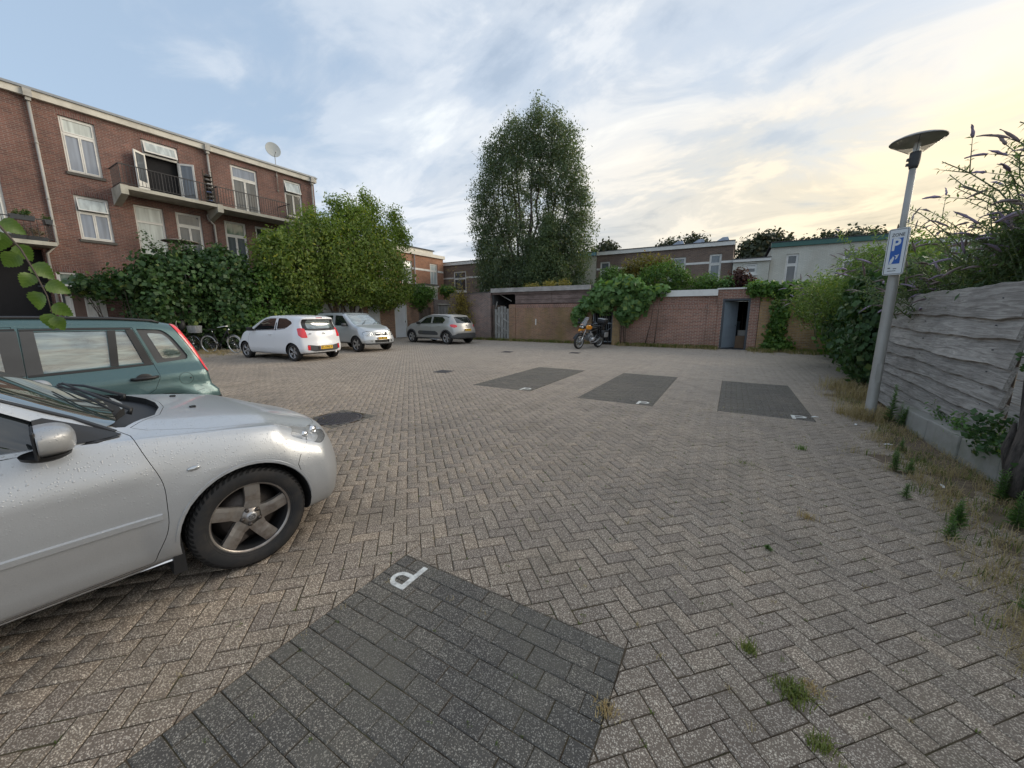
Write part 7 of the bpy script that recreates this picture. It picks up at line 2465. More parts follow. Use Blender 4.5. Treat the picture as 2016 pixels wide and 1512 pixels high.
L_FAR = leaf_mat('far_tree_leaves', (.030, .042, .022), (.075, .085, .045), .2)
M_FLOWER = plain('buddleia_flower', (.34, .27, .37), .8, var=.45, scale=60, bump=.5)
M_FLOWER_D = plain('buddleia_flower_faded', (.25, .195, .19), .9, var=.4, scale=60, bump=.5)
M_STEM = plain('green_stem', (.12, .15, .07), .7, var=.2)
M_TWIG = plain('brown_twig', (.085, .065, .05), .9, var=.3, scale=12)


def plant_mass(name, label, cat, blobs, n, size, mat, loc=(0, 0, 0), clump=.16, per=14, inner=.6, aspect=.6, droop=.3, stems=0, part='foliage', flat=1.0, jitter=.7, group=None, sink=None):
    t = thing(name, label, cat, loc, group=group)
    L0 = Vector(loc)
    bl = [(b[0] - L0.x, b[1] - L0.y, b[2] - L0.z, *b[3:]) for b in blobs]
    P, N_, T_ = blob_points(bl, n, clump, per, inner, flat)
    zmin = .03 - L0.z
    P[:, 2] = np.maximum(P[:, 2], zmin + rng.uniform(0, .08, len(P)))
    obj(part, leaves(P, N_, size, T_, part, mat, aspect=aspect, droop=droop, jitter=jitter), t)
    if stems:
        m = MB()
        for k in range(stems):
            b = bl[rng.integers(len(bl))]
            d = unit(rng.normal(0, 1, 3)); d[2] = abs(d[2]) * .5
            base = Vector((b[0] + rng.uniform(-.3, .3) * b[3], b[1] + rng.uniform(-.3, .3) * b[4], zmin if b[2] + L0.z < 3 else b[2] - b[5] * .8))
            tip = Vector((b[0] + d[0] * b[3] * .9, b[1] + d[1] * b[4] * .9, b[2] + d[2] * b[5] * .9))
            mid = base.lerp(tip, .5) + Vector(rng.normal(0, .12, 3))
            m.tube([base, mid, tip], [.022, .015, .005], 5)
        m.obj('stem', [M_TWIG], t)
    return t


def limb(m, p0, p1, r0, r1, wob=.12, n=5, sides=7):
    p0, p1 = Vector(p0), Vector(p1)
    pts, rs = [], []
    for i in range(n + 1):
        t = i / n
        p = p0.lerp(p1, t) + Vector(rng.normal(0, wob, 3)) * (math.sin(t * PI)) + Vector((0, 0, -wob * t * t * .3))
        pts.append(p); rs.append(r0 + (r1 - r0) * t)
    m.tube(pts, rs, sides)
    return pts


# dark ivy hedge behind the bicycles and the white car
plant_mass('ivy_hedge', 'dense dark green ivy hedge behind the bicycles and white car', 'hedge',
           [(-20.3, 6.9, 1.5, 1.2, 1.6, 1.7), (-19.9, 7.3, 2.95, 1.1, 1.35, 1.2), (-19.7, 8.5, 3.3, 1.0, 1.0, 1.05), (-19.7, 8.7, 1.7, 1.1, 1.3, 1.8), (-19.7, 6.1, 3.1, .75, .7, .65), (-20.0, 5.4, 2.65, .6, .7, .38), (-21.3, 4.9, 2.55, .7, .65, .32), (-19.3, 6.0, 2.0, .6, .5, .7)],
           21000, .17, L_IVY, (-19.5, 7.5, 0), .15, 12, .72, .85, .6, stems=30)
plant_mass('climbing_shrub', 'lighter green creeper hedge directly behind the white car roof', 'hedge',
           [(-19.2, 10.0, 1.5, .95, 1.2, 1.5), (-19.3, 9.9, 2.9, .8, .9, .75), (-19.1, 11.4, 1.1, .8, .9, 1.1), (-19.0, 11.6, 1.9, .7, .8, .6), (-18.9, 9.3, .9, .6, .7, .9)],
           13000, .15, L_CREEP, (-19.2, 10.4, 0), .13, 12, .7, .8, .8, stems=20)
# creeper sprays reaching over the window
t = thing('climbing_shrub', 'thin leafy spray rising from the ivy across the curtained window', 'hedge', (-19.6, 7.0, 3.9))
m = MB(); PP, NN = [], []
for k in range(9):
    a = rng.uniform(-.7, .5)
    pts = limb(m, (0, a, 0), (rng.uniform(-.2, .3), a - rng.uniform(-.1, .75), rng.uniform(.25, .75)), .012, .003, .05, 5, 4)
    for p in pts:
        for _ in range(8): PP.append(np.array(p) + rng.normal(0, .06, 3)); NN.append((0, 0, 1))
m.obj('stem', [M_TWIG], t)
tn = rng.uniform(0, 1, (len(PP), 3)); tn[:, 1] *= .2
obj('foliage', leaves(np.array(PP), np.array(NN, float), .10, tn, 'foliage', L_IVY, .6), t)

# the bushy green tree over the silver off-road car
tr = thing('bushy_tree', 'broad bushy green tree spreading over the garages behind the two parked cars', 'tree', (-18.9, 14.0, 0))
m = MB()
for (x, y, z) in ((-.4, -3.0, 4.6), (.2, -1.6, 5.6), (0, -.4, 7.0), (.2, .8, 8.0), (-.2, 2.2, 8.2), (.1, 3.4, 7.6), (.6, 2.6, 5.0), (.8, .6, 4.6), (.5, -2.4, 3.6)):
    b = Vector((rng.uniform(-.12, .12), rng.uniform(-.2, .2), 0))
    pts = limb(m, b, (x * .5, y * .4, 2.2 + rng.uniform(0, .5)), .075, .05, .10, 4)
    pts2 = limb(m, pts[-1], (x, y, z), .05, .012, .22, 6)
    for q in pts2[2:]:
        limb(m, q, q + Vector(rng.normal(0, .55, 3)), .018, .004, .05, 3, 5)
m.obj('trunk', [M_TWIG], tr)
bl = [(-.3, -2.9, 3.9, 1.5, 1.5, 1.5), (-.1, -1.7, 4.8, 1.5, 1.5, 1.5), (.2, -.6, 3.9, 1.7, 1.7, 1.6), (.3, .6, 5.0, 1.6, 1.6, 1.6), (.2, 2.2, 4.2, 1.6, 1.7, 1.9), (.3, 3.2, 3.6, 1.4, 1.3, 1.7), (-.1, -2.6, 2.7, 1.3, 1.2, .9), (.5, .2, 2.9, 1.5, 1.8, .9), (.4, 2.4, 2.7, 1.3, 1.4, .8), (0, -3.6, 4.3, .7, .7, .9)]
P, N_, T_ = blob_points(bl, 47000, .20, 14, .62)
k = P[:, 2] > 1.75 + .25 * np.sin(P[:, 1] * 2.1); P, N_, T_ = P[k], N_[k], T_[k]
obj('crown', leaves(P, N_, .17, T_, 'crown', L_TREE, aspect=.5, droop=.6), tr)
bl = [(0, -.7, 5.9, 1.2, 1.1, .9), (.1, .5, 6.8, 1.0, .9, .95), (0, 1.3, 6.7, .9, 1.1, .85), (0, 2.2, 7.2, .75, .8, 1.15), (-.1, 1.9, 8.1, .35, .3, .55), (.1, 2.9, 6.0, .9, .9, .8), (.1, 4.05, 6.6, .65, .7, 1.05), (0, 3.9, 7.5, .4, .4, .65), (.1, 4.6, 6.2, .45, .5, .6), (0, -1.7, 6.3, .5, .5, .45), (0, -.2, 7.35, .35, .4, .4)]
P, N_, T_ = blob_points(bl, 14000, .17, 12, .25)
obj('upper_crown', leaves(P, N_, .16, T_, 'upper_crown', L_TREE_L, aspect=.42, droop=.8), tr)

plant_mass('laurel_bush', 'dark rounded bush hanging over the wooden garage doors', 'bush',
           [(-19.5, 19.8, 2.75, .75, 1.0, .72), (-19.5, 20.7, 2.85, .7, .8, .62), (-19.3, 20.2, 2.2, .4, .5, .35), (-19.6, 21.5, 3.1, .5, .5, .35)], 7000, .17, L_YEW, (-19.5, 20.2, 2.3), .14, 12, .6, .45, .3)
plant_mass('laurel_bush', 'small dark bush beside the concrete shed top', 'bush', [(-19.9, 24.2, 3.35, .5, .7, .42)], 1600, .16, L_YEW, (-19.9, 24.2, 3.0), .12, 10, .5, .5)

# willow behind the shed
wl = thing('tall_willow', 'tall dense grey green willow tree with several upright stems behind the shed', 'tree', (-12.9, 24.6, 0))
m = MB()
plumes = [(-2.6, 0, 14.2), (-1.7, .2, 15.3), (-.9, -.2, 14.4), (.3, .1, 15.0), (1.0, 0, 15.2), (1.9, .2, 14.4), (2.7, -.1, 13.2), (3.4, 0, 11.6), (-3.3, 0, 12.9), (-3.9, 0, 11.0), (3.9, .1, 9.4), (.6, -.5, 12.5)]
for (x, y, z) in plumes:
    b = Vector((x * .06, y, 0))
    p1 = limb(m, b, (x * .35, y, 4.2), .15, .10, .08, 4)
    p2 = limb(m, p1[-1], (x * .8, y, z * .70), .10, .045, .15, 7)
    p3 = limb(m, p2[-1], (x, y, z - .2), .045, .008, .10, 4)
    for q in p2[1:] + p3[:-1]:
        for _ in range(3): limb(m, q, q + Vector((rng.normal(0, .6), rng.normal(0, .5), rng.uniform(.2, .9))), .018, .004, .05, 3, 4)
m.obj('trunk', [B_BARK], wl)
bl = []
for (x, y, z) in plumes:
    for f_, r_ in ((.40, 1.0), (.58, 1.05), (.75, 1.05), (.90, .72)):
        bl.append((x * (.88 + .12 * f_), y + rng.uniform(-.5, .5), z * f_ + rng.uniform(-.3, .3), r_ * rng.uniform(.8, 1.1), r_, z * .13))
bl += [(-1.2, 0, 13.3, 1.5, 1.0, 1.4), (1.1, 0, 13.4, 1.5, 1.0, 1.4), (2.6, 0, 12.2, 1.2, 1.0, 1.3), (-2.8, 0, 12.4, 1.1, 1.0, 1.3), (-3.0, -.4, 5.0, 1.2, 1.1, 2.0), (-1.4, -.8, 4.9, 1.5, 1.2, 2.0), (1.8, -.6, 5.4, 1.4, 1.2, 2.0), (3.2, -.2, 6.0, .9, 1.0, 1.7), (-3.9, 0, 7.6, .8, .9, 1.6), (0, -.9, 3.8, 2.6, 1.0, 1.3), (3.6, 0, 9.6, .7, .8, 1.4), (-2.9, -.4, 3.4, .9, .8, 1.0)]
P, N_, T_ = blob_points(bl, 118000, .19, 12, .42)
# leave the airy gaps round the stems in the middle
gap = np.zeros(len(P), bool)
for (gx_, gz_, rx, rz) in ((.55, 7.9, .48, 1.25), (-.55, 8.8, .34, 1.0), (-1.0, 6.6, .34, .85), (1.0, 9.4, .32, .7), (.1, 10.4, .26, .9), (-2.3, 9.3, .26, .6), (2.4, 8.4, .28, .7)):
    gap |= ((P[:, 0] - gx_) / rx) ** 2 + ((P[:, 2] - gz_) / rz) ** 2 < 1
P, N_, T_ = P[~gap], N_[~gap], T_[~gap]
obj('crown', leaves(P, N_, .165, T_, 'crown', L_WILLOW, aspect=.38, droop=1.2, jitter=1.0), wl)
plant_mass('young_willow', 'paler young willow bush in front of the tall willow', 'tree', [(-10.9, 23.2, 4.6, 1.15, 1.0, 2.1), (-10.6, 23.2, 6.6, .55, .6, 1.5), (-11.6, 23.1, 3.8, 1.1, .9, 1.3), (-10.0, 23.2, 4.0, .8, .8, 1.3)], 11000, .17, L_WILLOW_L, (-10.9, 23.2, 0), .16, 12, .4, .36, 1.0, stems=6)
plant_mass('roof_weeds', 'yellow green weeds growing on the shed roof', 'plant', [(-9.2, 20.2, 3.18, .45, .3, .2), (-8.3, 20.2, 3.2, .35, .3, .24), (-10.4, 20.3, 3.12, .6, .3, .12)], 1300, .12, L_YELLOW, (-9, 20.2, 3.04), .08, 8, .2, .3)

# yellowing climber beside the grey car
ys_ = thing('yellow_shrub', 'sparse yellowing shrub with bare twigs against the purple brick wall', 'shrub', (-14.6, 18.9, 0))
m = MB(); PP = []
for k in range(16):
    a = rng.uniform(0, 6.28)
    top = rng.uniform(2.0, 4.2)
    pts = limb(m, (rng.uniform(-.3, .3), rng.uniform(-.1, .2), 0), (rng.uniform(-.8, .6), rng.uniform(-.2, .3), top), .016, .003, .15, 7, 4)
    for p in pts[2:]:
        for _ in range(2):
            q = limb(m, p, p + Vector((rng.normal(0, .35), rng.normal(0, .2), rng.uniform(0, .4))), .006, .002, .04, 3, 4)
            for z in q:
                w = 8 if z.z < 2.7 else 2
                for _ in range(w): PP.append(np.array(z) + rng.normal(0, .07, 3))
m.obj('stem', [M_TWIG], ys_)
PP = np.array(PP); tn = rng.uniform(0, 1, (len(PP), 3)); tn[:, 1] *= .4
obj('foliage', leaves(PP, np.tile([0, 0, 1.], (len(PP), 1)), .09, tn, 'foliage', L_YELLOW, .45), ys_)

# vine over the steel gate
plant_mass('grape_vine', 'bright green large-leaved vine spilling over the pier and steel gate', 'vine',
           [(-5.3, 19.1, 2.55, 1.05, .55, .55), (-4.6, 19.2, 2.9, .75, .5, .38), (-6.3, 18.98, 2.0, .55, .35, .32), (-6.95, 18.95, 1.45, .28, .22, .42), (-5.9, 19.0, 2.35, .6, .4, .35), (-4.2, 19.05, 2.0, .7, .35, .5), (-4.5, 18.95, 1.55, .42, .28, .42), (-3.7, 19.1, 2.4, .5, .35, .32), (-3.1, 19.3, 2.62, .4, .3, .12), (-5.6, 18.95, 1.9, .5, .25, .3)],
           5200, .24, L_VINE, (-5.0, 19.1, 1.9), .10, 8, .55, .92, .7, stems=8, jitter=.5)
for (lab, bl, n) in (('round dark green shrub above the wall behind the vine, left one', [(-5.9, 21.3, 3.1, .85, .8, 1.0), (-6.3, 21.2, 2.6, .5, .5, .5)], 4200),
                     ('wide rounded green shrub above the wall right of the vine', [(-3.3, 21.4, 3.35, 1.25, 1.0, .85), (-2.6, 21.4, 3.0, .7, .8, .7)], 6000),
                     ('small round green shrub above the white fascia', [(-1.25, 21.2, 2.95, .66, .55, .46), (-1.0, 21.2, 2.8, .5, .45, .3)], 2200)):
    plant_mass('round_shrub', lab, 'shrub', bl, n, .16, L_YEW, (bl[0][0], bl[0][1], 0), .12, 12, .6, .3, -.5, group='clipped round shrubs behind the garden wall')
plant_mass('olive_tree', 'small olive and rust coloured tree between the round shrubs', 'tree', [(-4.6, 22.8, 4.0, 1.1, .7, .7), (-5.2, 22.9, 3.6, .7, .6, .6), (-3.6, 22.8, 4.1, .6, .5, .5)], 4200, .16, L_OLIVE, (-4.6, 22.8, 0), .16, 10, .3, .5, stems=8)
plant_mass('purple_bush', 'dark purple leaved bush above the brick shed', 'bush', [(.1, 21.0, 3.15, .42, .35, .42), (.45, 21, 2.9, .35, .3, .3)], 1700, .13, L_RED, (.1, 21, 2.6), .10, 8, .4, .6, stems=6)
plant_mass('low_bush', 'yellow green bush beside the purple leaved bush', 'bush', [(-.35, 20.9, 2.95, .4, .3, .25), (.8, 20.6, 2.75, .3, .3, .15)], 900, .14, L_VINE, (-.3, 20.9, 2.6), .10, 8, .3, .5)

# ivy on the right hand side
plant_mass('ivy_thicket', 'big dark ivy thicket behind the lamp post at the end of the wooden fence', 'hedge',
           [(2.75, 9.9, 1.15, .72, .85, 1.15), (2.9, 10.6, 1.9, .75, .9, .62), (3.0, 11.4, 1.1, .8, 1.2, 1.15), (3.2, 12.8, 1.2, .95, 1.3, 1.2), (2.9, 9.7, 2.05, .5, .5, .35)],
           25000, .115, L_IVY, (2.9, 11.0, 0), .10, 12, .78, .9, .6, jitter=.55)
plant_mass('ivy_thicket', 'ivy thicket farther along the yard edge towards the yellow brick wall', 'hedge',
           [(3.5, 14.6, 1.1, 1.0, 1.3, 1.1), (3.9, 16.6, 1.1, 1.2, 1.3, 1.2), (4.2, 18.3, 1.3, 1.4, .8, 1.3)],
           9000, .16, L_CREEP, (3.8, 16, 0), .14, 12, .72, .8, .6)
plant_mass('wall_ivy', 'ivy draped over the wall top and hanging down right of the open door', 'ivy',
           [(1.2, 19.35, 2.5, .75, .4, .28), (2.3, 19.3, 2.45, .9, .45, .35), (3.4, 19.3, 2.3, .9, .45, .5), (1.7, 19.15, 1.7, .3, .14, .6), (1.62, 19.12, .85, .3, .14, .7), (1.7, 19.05, .25, .55, .3, .28), (.7, 19.3, 2.62, .3, .3, .14), (2.6, 19.15, 1.75, .4, .2, .4)],
           8200, .14, L_CREEP, (1.7, 19.2, 0), .08, 10, .6, .85, .5)


def buddleia(name, label, base, n, height, spread, lean, mat, leaf=.12, n_leaf=26, flower=.9, seed=0, zbase=0, facing=None):
    """arching stems with paired lance leaves and long flower heads"""
    r_ = np.random.default_rng(seed)
    t = thing(name, label, 'shrub', base)
    m = MB(); fl = MB(); P, N_, D_, S_, T_ = [], [], [], [], []
    for k in range(n):
        a = r_.uniform(0, 2 * PI) if facing is None else r_.normal(facing, .9)
        h_ = height * r_.uniform(.55, 1.08); sp = spread * r_.uniform(.25, 1.0)
        o = Vector((r_.uniform(-.35, .35) * spread, r_.uniform(-.5, .5) * spread * lean, 0))
        d = Vector((math.cos(a), math.sin(a), 0))
        pts = []
        for i in range(9):
            q = i / 8
            pts.append(o + d * sp * q ** 1.7 + Vector((0, 0, h_ * (q * 1.25 - .25 * q ** 3.2))) + Vector(r_.normal(0, .015, 3)))
        m.tube(pts, [.011 * (1 - .75 * i / 8) + .0015 for i in range(9)], 5)
        tdir = (pts[-1] - pts[-3]).normalized()
        tips = [(pts[-1], tdir)]
        for s_ in range(3):
            i = r_.integers(4, 8)
            sd = (tdir.orthogonal() * math.cos(s_ * 2.1 + k) + tdir.cross(tdir.orthogonal()) * math.sin(s_ * 2.1 + k))
            e = pts[i] + (sd * .6 + tdir * .8).normalized() * r_.uniform(.15, .38)
            m.tube([pts[i], pts[i].lerp(e, .5), e], [.005, .004, .002], 4)
            tips.append((e, (e - pts[i]).normalized()))
            for q in np.linspace(.15, 1, 5): leaf_at(P, N_, D_, S_, pts[i].lerp(e, q), (e - pts[i]).normalized(), leaf * .7, r_)
        for i in range(n_leaf):
            q = .22 + .78 * i / n_leaf
            f_ = q * 8; j = min(int(f_), 7)
            p = pts[j].lerp(pts[j + 1], f_ - j)
            leaf_at(P, N_, D_, S_, p, (pts[j + 1] - pts[j]).normalized(), leaf * (1.15 - .5 * q), r_)
        for (p, dd) in tips:
            if r_.uniform() > flower: continue
            L_ = r_.uniform(.10, .22)
            L_ *= 1.15
            c = [p]; dr = dd.copy()
            for i in range(5):
                dr = (dr + Vector((0, 0, -.10)) + Vector(r_.normal(0, .05, 3))).normalized()
                c.append(c[-1] + dr * L_ / 5)
            fl.tube(c, [.007, .0125, .0135, .011, .007, .002], 7, 0 if r_.uniform() > .55 else 1)
    # roughen the flower heads
    fl.v = [tuple(Vector(v) + Vector(r_.normal(0, .0032, 3))) for v in fl.v]
    m.obj('stem', [M_STEM], t)
    if fl.v: fl.obj('flower_heads', [M_FLOWER, M_FLOWER_D], t, kind='stuff')
    P, N_, D_, S_ = np.array(P), unit(np.array(N_)), unit(np.array(D_)), np.array(S_)[:, None]
    B = unit(np.cross(N_, D_))
    k = len(P)
    V = np.empty((k, 2, 4, 3))
    tip = P + D_ * S_ - N_ * S_ * .22; mid = P + D_ * S_ * .45
    for q, sg in ((0, 1), (1, -1)):
        V[:, q, 0] = P; V[:, q, 2] = tip
        V[:, q, 1 if sg > 0 else 3] = mid + B * S_ * .15 * sg + N_ * S_ * .05
        V[:, q, 3 if sg > 0 else 1] = mid
    tn = np.repeat(np.random.default_rng(seed).uniform(0, 1, (k, 3)), 2, 0); tn[:, 1] *= .25
    obj('foliage', fast_quads('foliage', V.reshape(-1, 4, 3), mat, tn), t)
    return t


def leaf_at(P, N_, D_, S_, p, tdir, size, r_):
    for sg in (1, -1):
        o = tdir.orthogonal().normalized()
        a = r_.uniform(0, PI)
        o = (o * math.cos(a) + tdir.cross(o) * math.sin(a)) * sg
        d = (o * .9 + tdir * .55 + Vector((0, 0, -.15))).normalized()
        P.append(tuple(p)); D_.append(tuple(d)); S_.append(size * r_.uniform(.7, 1.25))
        nn = Vector((0, 0, 1)) - d * d.z
        N_.append(tuple(nn + Vector(r_.normal(0, .25, 3))))


plant_mass('buddleia_thicket', 'dense grey green buddleia body behind the wooden fence', 'shrub',
           [(3.1, 8.0, 1.75, .6, 1.0, .55), (3.1, 6.9, 1.8, .65, 1.0, .6), (3.2, 5.9, 1.8, .7, 1.0, .65), (3.3, 5.0, 2.0, .8, .9, .85), (3.5, 5.9, 2.4, .7, .9, .6), (3.0, 8.9, 1.8, .5, .7, .5)],
           20000, .085, L_BUD, (3.1, 6.8, 0), .11, 10, .55, .28, .2)
buddleia('buddleia', 'tall buddleia with faded mauve flower spikes above the fence at the right edge', (3.1, 5.6, 1.0), 120, 2.15, 1.25, 1.2, L_BUD, .085, 42, .42, 1)
buddleia('buddleia', 'buddleia with mauve spikes arching over the middle of the wooden fence', (3.1, 6.9, 1.1), 85, 1.9, 1.1, 1.3, L_BUD, .09, 34, .42, 2)
buddleia('buddleia', 'buddleia with drooping mauve spikes reaching round the lamp post sign', (2.8, 8.3, 1.0), 44, 1.35, 1.15, .8, L_BUD, .095, 30, .42, 3, facing=R(215))
plant_mass('buddleia_thicket', 'loose upper buddleia foliage against the sky at the right edge', 'shrub',
           [(3.3, 5.2, 2.75, .55, .7, .5), (3.2, 6.1, 2.55, .55, .8, .5), (3.1, 7.1, 2.35, .5, .8, .4), (3.4, 4.6, 2.9, .5, .6, .5)],
           13000, .09, L_BUD, (3.2, 6.0, 2.0), .14, 8, .15, .28, .2, stems=14)
plant_mass('buddleia_thicket', 'light green buddleia bush spilling over the ivy beyond the lamp post', 'shrub',
           [(2.9, 11.4, 2.3, .8, 1.2, .55), (2.6, 13.0, 2.0, .9, 1.3, .7), (2.5, 14.8, 1.9, .9, 1.2, .8), (3.2, 12.4, 2.7, .8, 1.1, .5)],
           12000, .115, L_BUD_L, (2.8, 13.0, 0), .15, 10, .5, .3, .4)
buddleia('buddleia', 'light green buddleia with mauve spikes leaning over the yard beyond the lamp post', (2.9, 12.0, 1.3), 34, 2.1, 1.3, 1.0, L_BUD_L, .13, 26, .5, 4)
buddleia('buddleia', 'low spreading buddleia sprays with pale mauve flowers in front of the yellow brick wall', (2.6, 14.2, .9), 26, 1.5, 1.6, .8, L_BUD_L, .13, 24, .6, 5, facing=R(190))

# trees far behind the houses
for (lab, bl, n) in (('dark round tree far behind the brown brick house', [(-7.4, 56, 9.6, 2.4, 2, 1.7), (-5.0, 56, 9.8, 1.9, 2, 1.6), (-8.8, 56, 8.8, 1.6, 2, 1.4)], 5200),
                     ('dark tree standing between the brown and the white house', [(1.6, 50, 7.6, 1.9, 2, 2.3), (2.6, 50, 9.0, 1.2, 1.5, 1.1), (3.6, 50, 8.2, 1.4, 1.5, 1.4), (.9, 50, 6.4, 1.3, 2, 1.6)], 6500),
                     ('row of dark treetops above the green-trimmed roof', [(8.4, 56, 9.0, 1.6, 2, 1.5), (10.4, 56, 9.0, 1.6, 2, 1.4), (12.2, 56, 9.1, 1.4, 2, 1.2), (6.4, 56, 8.6, 1.4, 2, 1.3)], 5200),
                     ('small dark treetops right of the tall willow', [(-16.0, 50, 8.6, 1.6, 1.8, 1.4), (-14.6, 50, 9.6, 1.1, 1.4, 1.1), (-17.6, 50, 8.0, 1.4, 1.6, 1.1)], 3600)):
    t = plant_mass('far_tree', lab, 'tree', bl, n, .42, L_FAR, (bl[0][0], bl[0][1], 0), .34, 12, .35, .6, .2, part='crown')
    m = MB(); b = bl[0]
    for k in range(3): limb(m, (0, 0, 0), (bl[k][0] - b[0], 0, bl[k][2]), .22, .06, .3, 5)
    m.obj('trunk', [B_BARK], t)

# ------------------------------------------------------------------ birch twig hanging into the picture at the left
L_BIRCH = NT('birch_leaf')
_p = L_BIRCH.objc()
_c = L_BIRCH.mix(L_BIRCH.noise(_p, 30, 4, .6), (.045, .10, .018), (.15, .22, .05))
_sx = L_BIRCH.n('SeparateXYZ'); L_BIRCH.L.new(_p, _sx.inputs[0])
_v = L_BIRCH.math('ABSOLUTE', L_BIRCH.math('SINE', L_BIRCH.math('MULTIPLY', L_BIRCH.math('ADD', _sx.outputs[0], L_BIRCH.math('MULTIPLY', L_BIRCH.math('ABSOLUTE', _sx.outputs[1]), -.7)), 420)))
_k = L_BIRCH.ramp(_v, [(0, 1.0), (.22, 0.0)])
_c = L_BIRCH.mix(L_BIRCH.math('MULTIPLY', _k, .35), _c, (.25, .34, .12))
L_BIRCH.set('Base Color', _c).set('Roughness', .42)
_tr = L_BIRCH.n('BsdfTranslucent'); L_BIRCH.L.new(L_BIRCH.mix(1.0, _c, (1.4, 1.5, .7), 'MULTIPLY'), _tr.inputs[0])
_mx = L_BIRCH.n('MixShader'); _mx.inputs[0].default_value = .4
L_BIRCH.L.new(L_BIRCH.b.outputs[0], _mx.inputs[1]); L_BIRCH.L.new(_tr.outputs[0], _mx.inputs[2]); L_BIRCH.L.new(_mx.outputs[0], L_BIRCH.out.inputs[0])
L_BIRCH = L_BIRCH.m
tw = thing('birch_twig', 'hanging birch twig with toothed green leaves at the upper left edge', 'twig', (-1.56, .20, 1.75))


def birch_leaf(L=.058, seed=0):
    r_ = random.Random(seed)
    n = 15
    vs = [(0, 0, 0)]; mid = []
    for i in range(n + 1):
        q = i / n
        w = .5 * (math.sin(PI * min(1, q ** .62)) ** .9) * .80 * L + (.0016 if i % 2 else -.0008) * (0 < i < n)
        w = max(w, 0)
        x = L * q
        z = -.12 * L * q * q + .06 * L * math.sin(q * 5)
        mid.append((x, w, z))
    V, F = [], []
    for (x, w, z) in mid:
        V += [(x, 0, z), (x - .0, w, z + w * .28 + r_.uniform(-.0006, .0006)), (x, -w, z + w * .28 + r_.uniform(-.0006, .0006)), (x, w * .5, z + w * .10), (x, -w * .5, z + w * .10)]
    for i in range(n):
        a, b = i * 5, i * 5 + 5
        F += [(a, b, b + 3, a + 3), (a + 3, b + 3, b + 1, a + 1), (a + 4, b + 4, b, a), (a + 2, b + 2, b + 4, a + 4)]
    me = mesh_from('leaf', V, F, L_BIRCH)
    me.polygons.foreach_set('use_smooth', [True] * len(me.polygons))
    return me


tpts = [Vector(v) for v in ((-1.62, .17, 1.86), (-1.585, .195, 1.765), (-1.53, .215, 1.70), (-1.49, .229, 1.655), (-1.455, .237, 1.60), (-1.425, .243, 1.545), (-1.410, .242, 1.505))]
o0 = Vector(tw.location)
m = MB(); m.tube([p - o0 for p in tpts], [.0032, .0028, .0024, .0020, .0016, .0012, .0008], 6)
m.obj('stem', [M_TWIG], tw)
lm = [birch_leaf(.041, 1), birch_leaf(.036, 2), birch_leaf(.045, 3)]
camv = Vector((0, 0, 1.5))
for k, (i, f_, a, s) in enumerate(((0, .9, 200, 1.0), (1, .3, 150, 1.1), (1, .6, -35, 1.0), (2, .2, 185, 1.1), (2, .55, -70, 1.15), (3, .1, 230, 1.0), (3, .5, -40, 1.1), (3, .9, -120, 1.05), (4, .4, -20, .95), (4, .7, 250, 1.15), (5, .3, -60, 1.1), (5, .8, -100, .9), (5, 1.0, -75, .85), (0, .4, -30, .9), (1, .9, -110, 1.15))):
    p = tpts[i].lerp(tpts[min(i + 1, 6)], f_)
    # frame facing roughly the camera side of the yard
    vd = (camv - p).normalized()
    rt = Vector((0, 0, 1)).cross(vd).normalized(); up = vd.cross(rt)
    ang_ = R(a + random.uniform(-12, 12))
    xd = (rt * math.cos(ang_) + up * math.sin(ang_) + vd * random.uniform(-.4, .4)).normalized()
    zd = (vd + Vector((random.uniform(-.6, .6), random.uniform(-.6, .6), random.uniform(-.1, .7)))).normalized()
    yd = zd.cross(xd).normalized(); zd = xd.cross(yd)
    M_ = Matrix((xd, yd, zd)).transposed().to_4x4()
    M_.translation = p - o0 + xd * .010
    o = obj('leaf', lm[k % 3], tw); o.matrix_local = M_ @ Matrix.Scale(s, 4)
    q = obj('leaf_stalk', None or mesh_from('leaf_stalk', [tuple(v) for v in (p - o0, p - o0 + Vector((.0008, 0, .0008)), p - o0 + xd * .010 + Vector((.0006, 0, .0006)), p - o0 + xd * .010)], [(0, 1, 2, 3)], M_STEM), tw)

# ------------------------------------------------------------------ grass and weeds
L_DRYG = leaf_mat('dry_grass', (.28, .22, .12), (.50, .40, .24), .3)
L_GRASS = leaf_mat('green_grass', (.07, .12, .03), (.20, .24, .07), .35)
L_WEED = leaf_mat('weed_leaves', (.075, .16, .04), (.16, .29, .085), .38)


def blades(P, h, mat, name, lean=.7, w=.0035, var=.4, yellow=.1):
    n = len(P)
    a = rng.uniform(0, 2 * PI, n); ln = rng.uniform(.1, 1, n) * lean
    H = h * (1 + rng.uniform(-var, var, n))
    d = np.stack([np.cos(a), np.sin(a), np.zeros(n)], 1)
    side = np.stack([-np.sin(a), np.cos(a), np.zeros(n)], 1) * w
    up = np.array([0, 0, 1.])
    mid = P + d * (H * ln * .35)[:, None] + up * (H * .62)[:, None]
    tip = P + d * (H * ln * 1.1)[:, None] + up * (H * (1 - .35 * ln))[:, None]
    V = np.empty((n, 2, 4, 3))
    V[:, 0, 0] = P - side; V[:, 0, 1] = P + side; V[:, 0, 2] = mid + side * .7; V[:, 0, 3] = mid - side * .7
    V[:, 1, 0] = mid - side * .7; V[:, 1, 1] = mid + side * .7; V[:, 1, 2] = tip + side * .08; V[:, 1, 3] = tip - side * .08
    t_ = rng.uniform(0, 1, (n, 3)); t_[:, 1] *= yellow
    return fast_quads(name, V.reshape(-1, 4, 3), mat, np.repeat(t_, 2, 0))


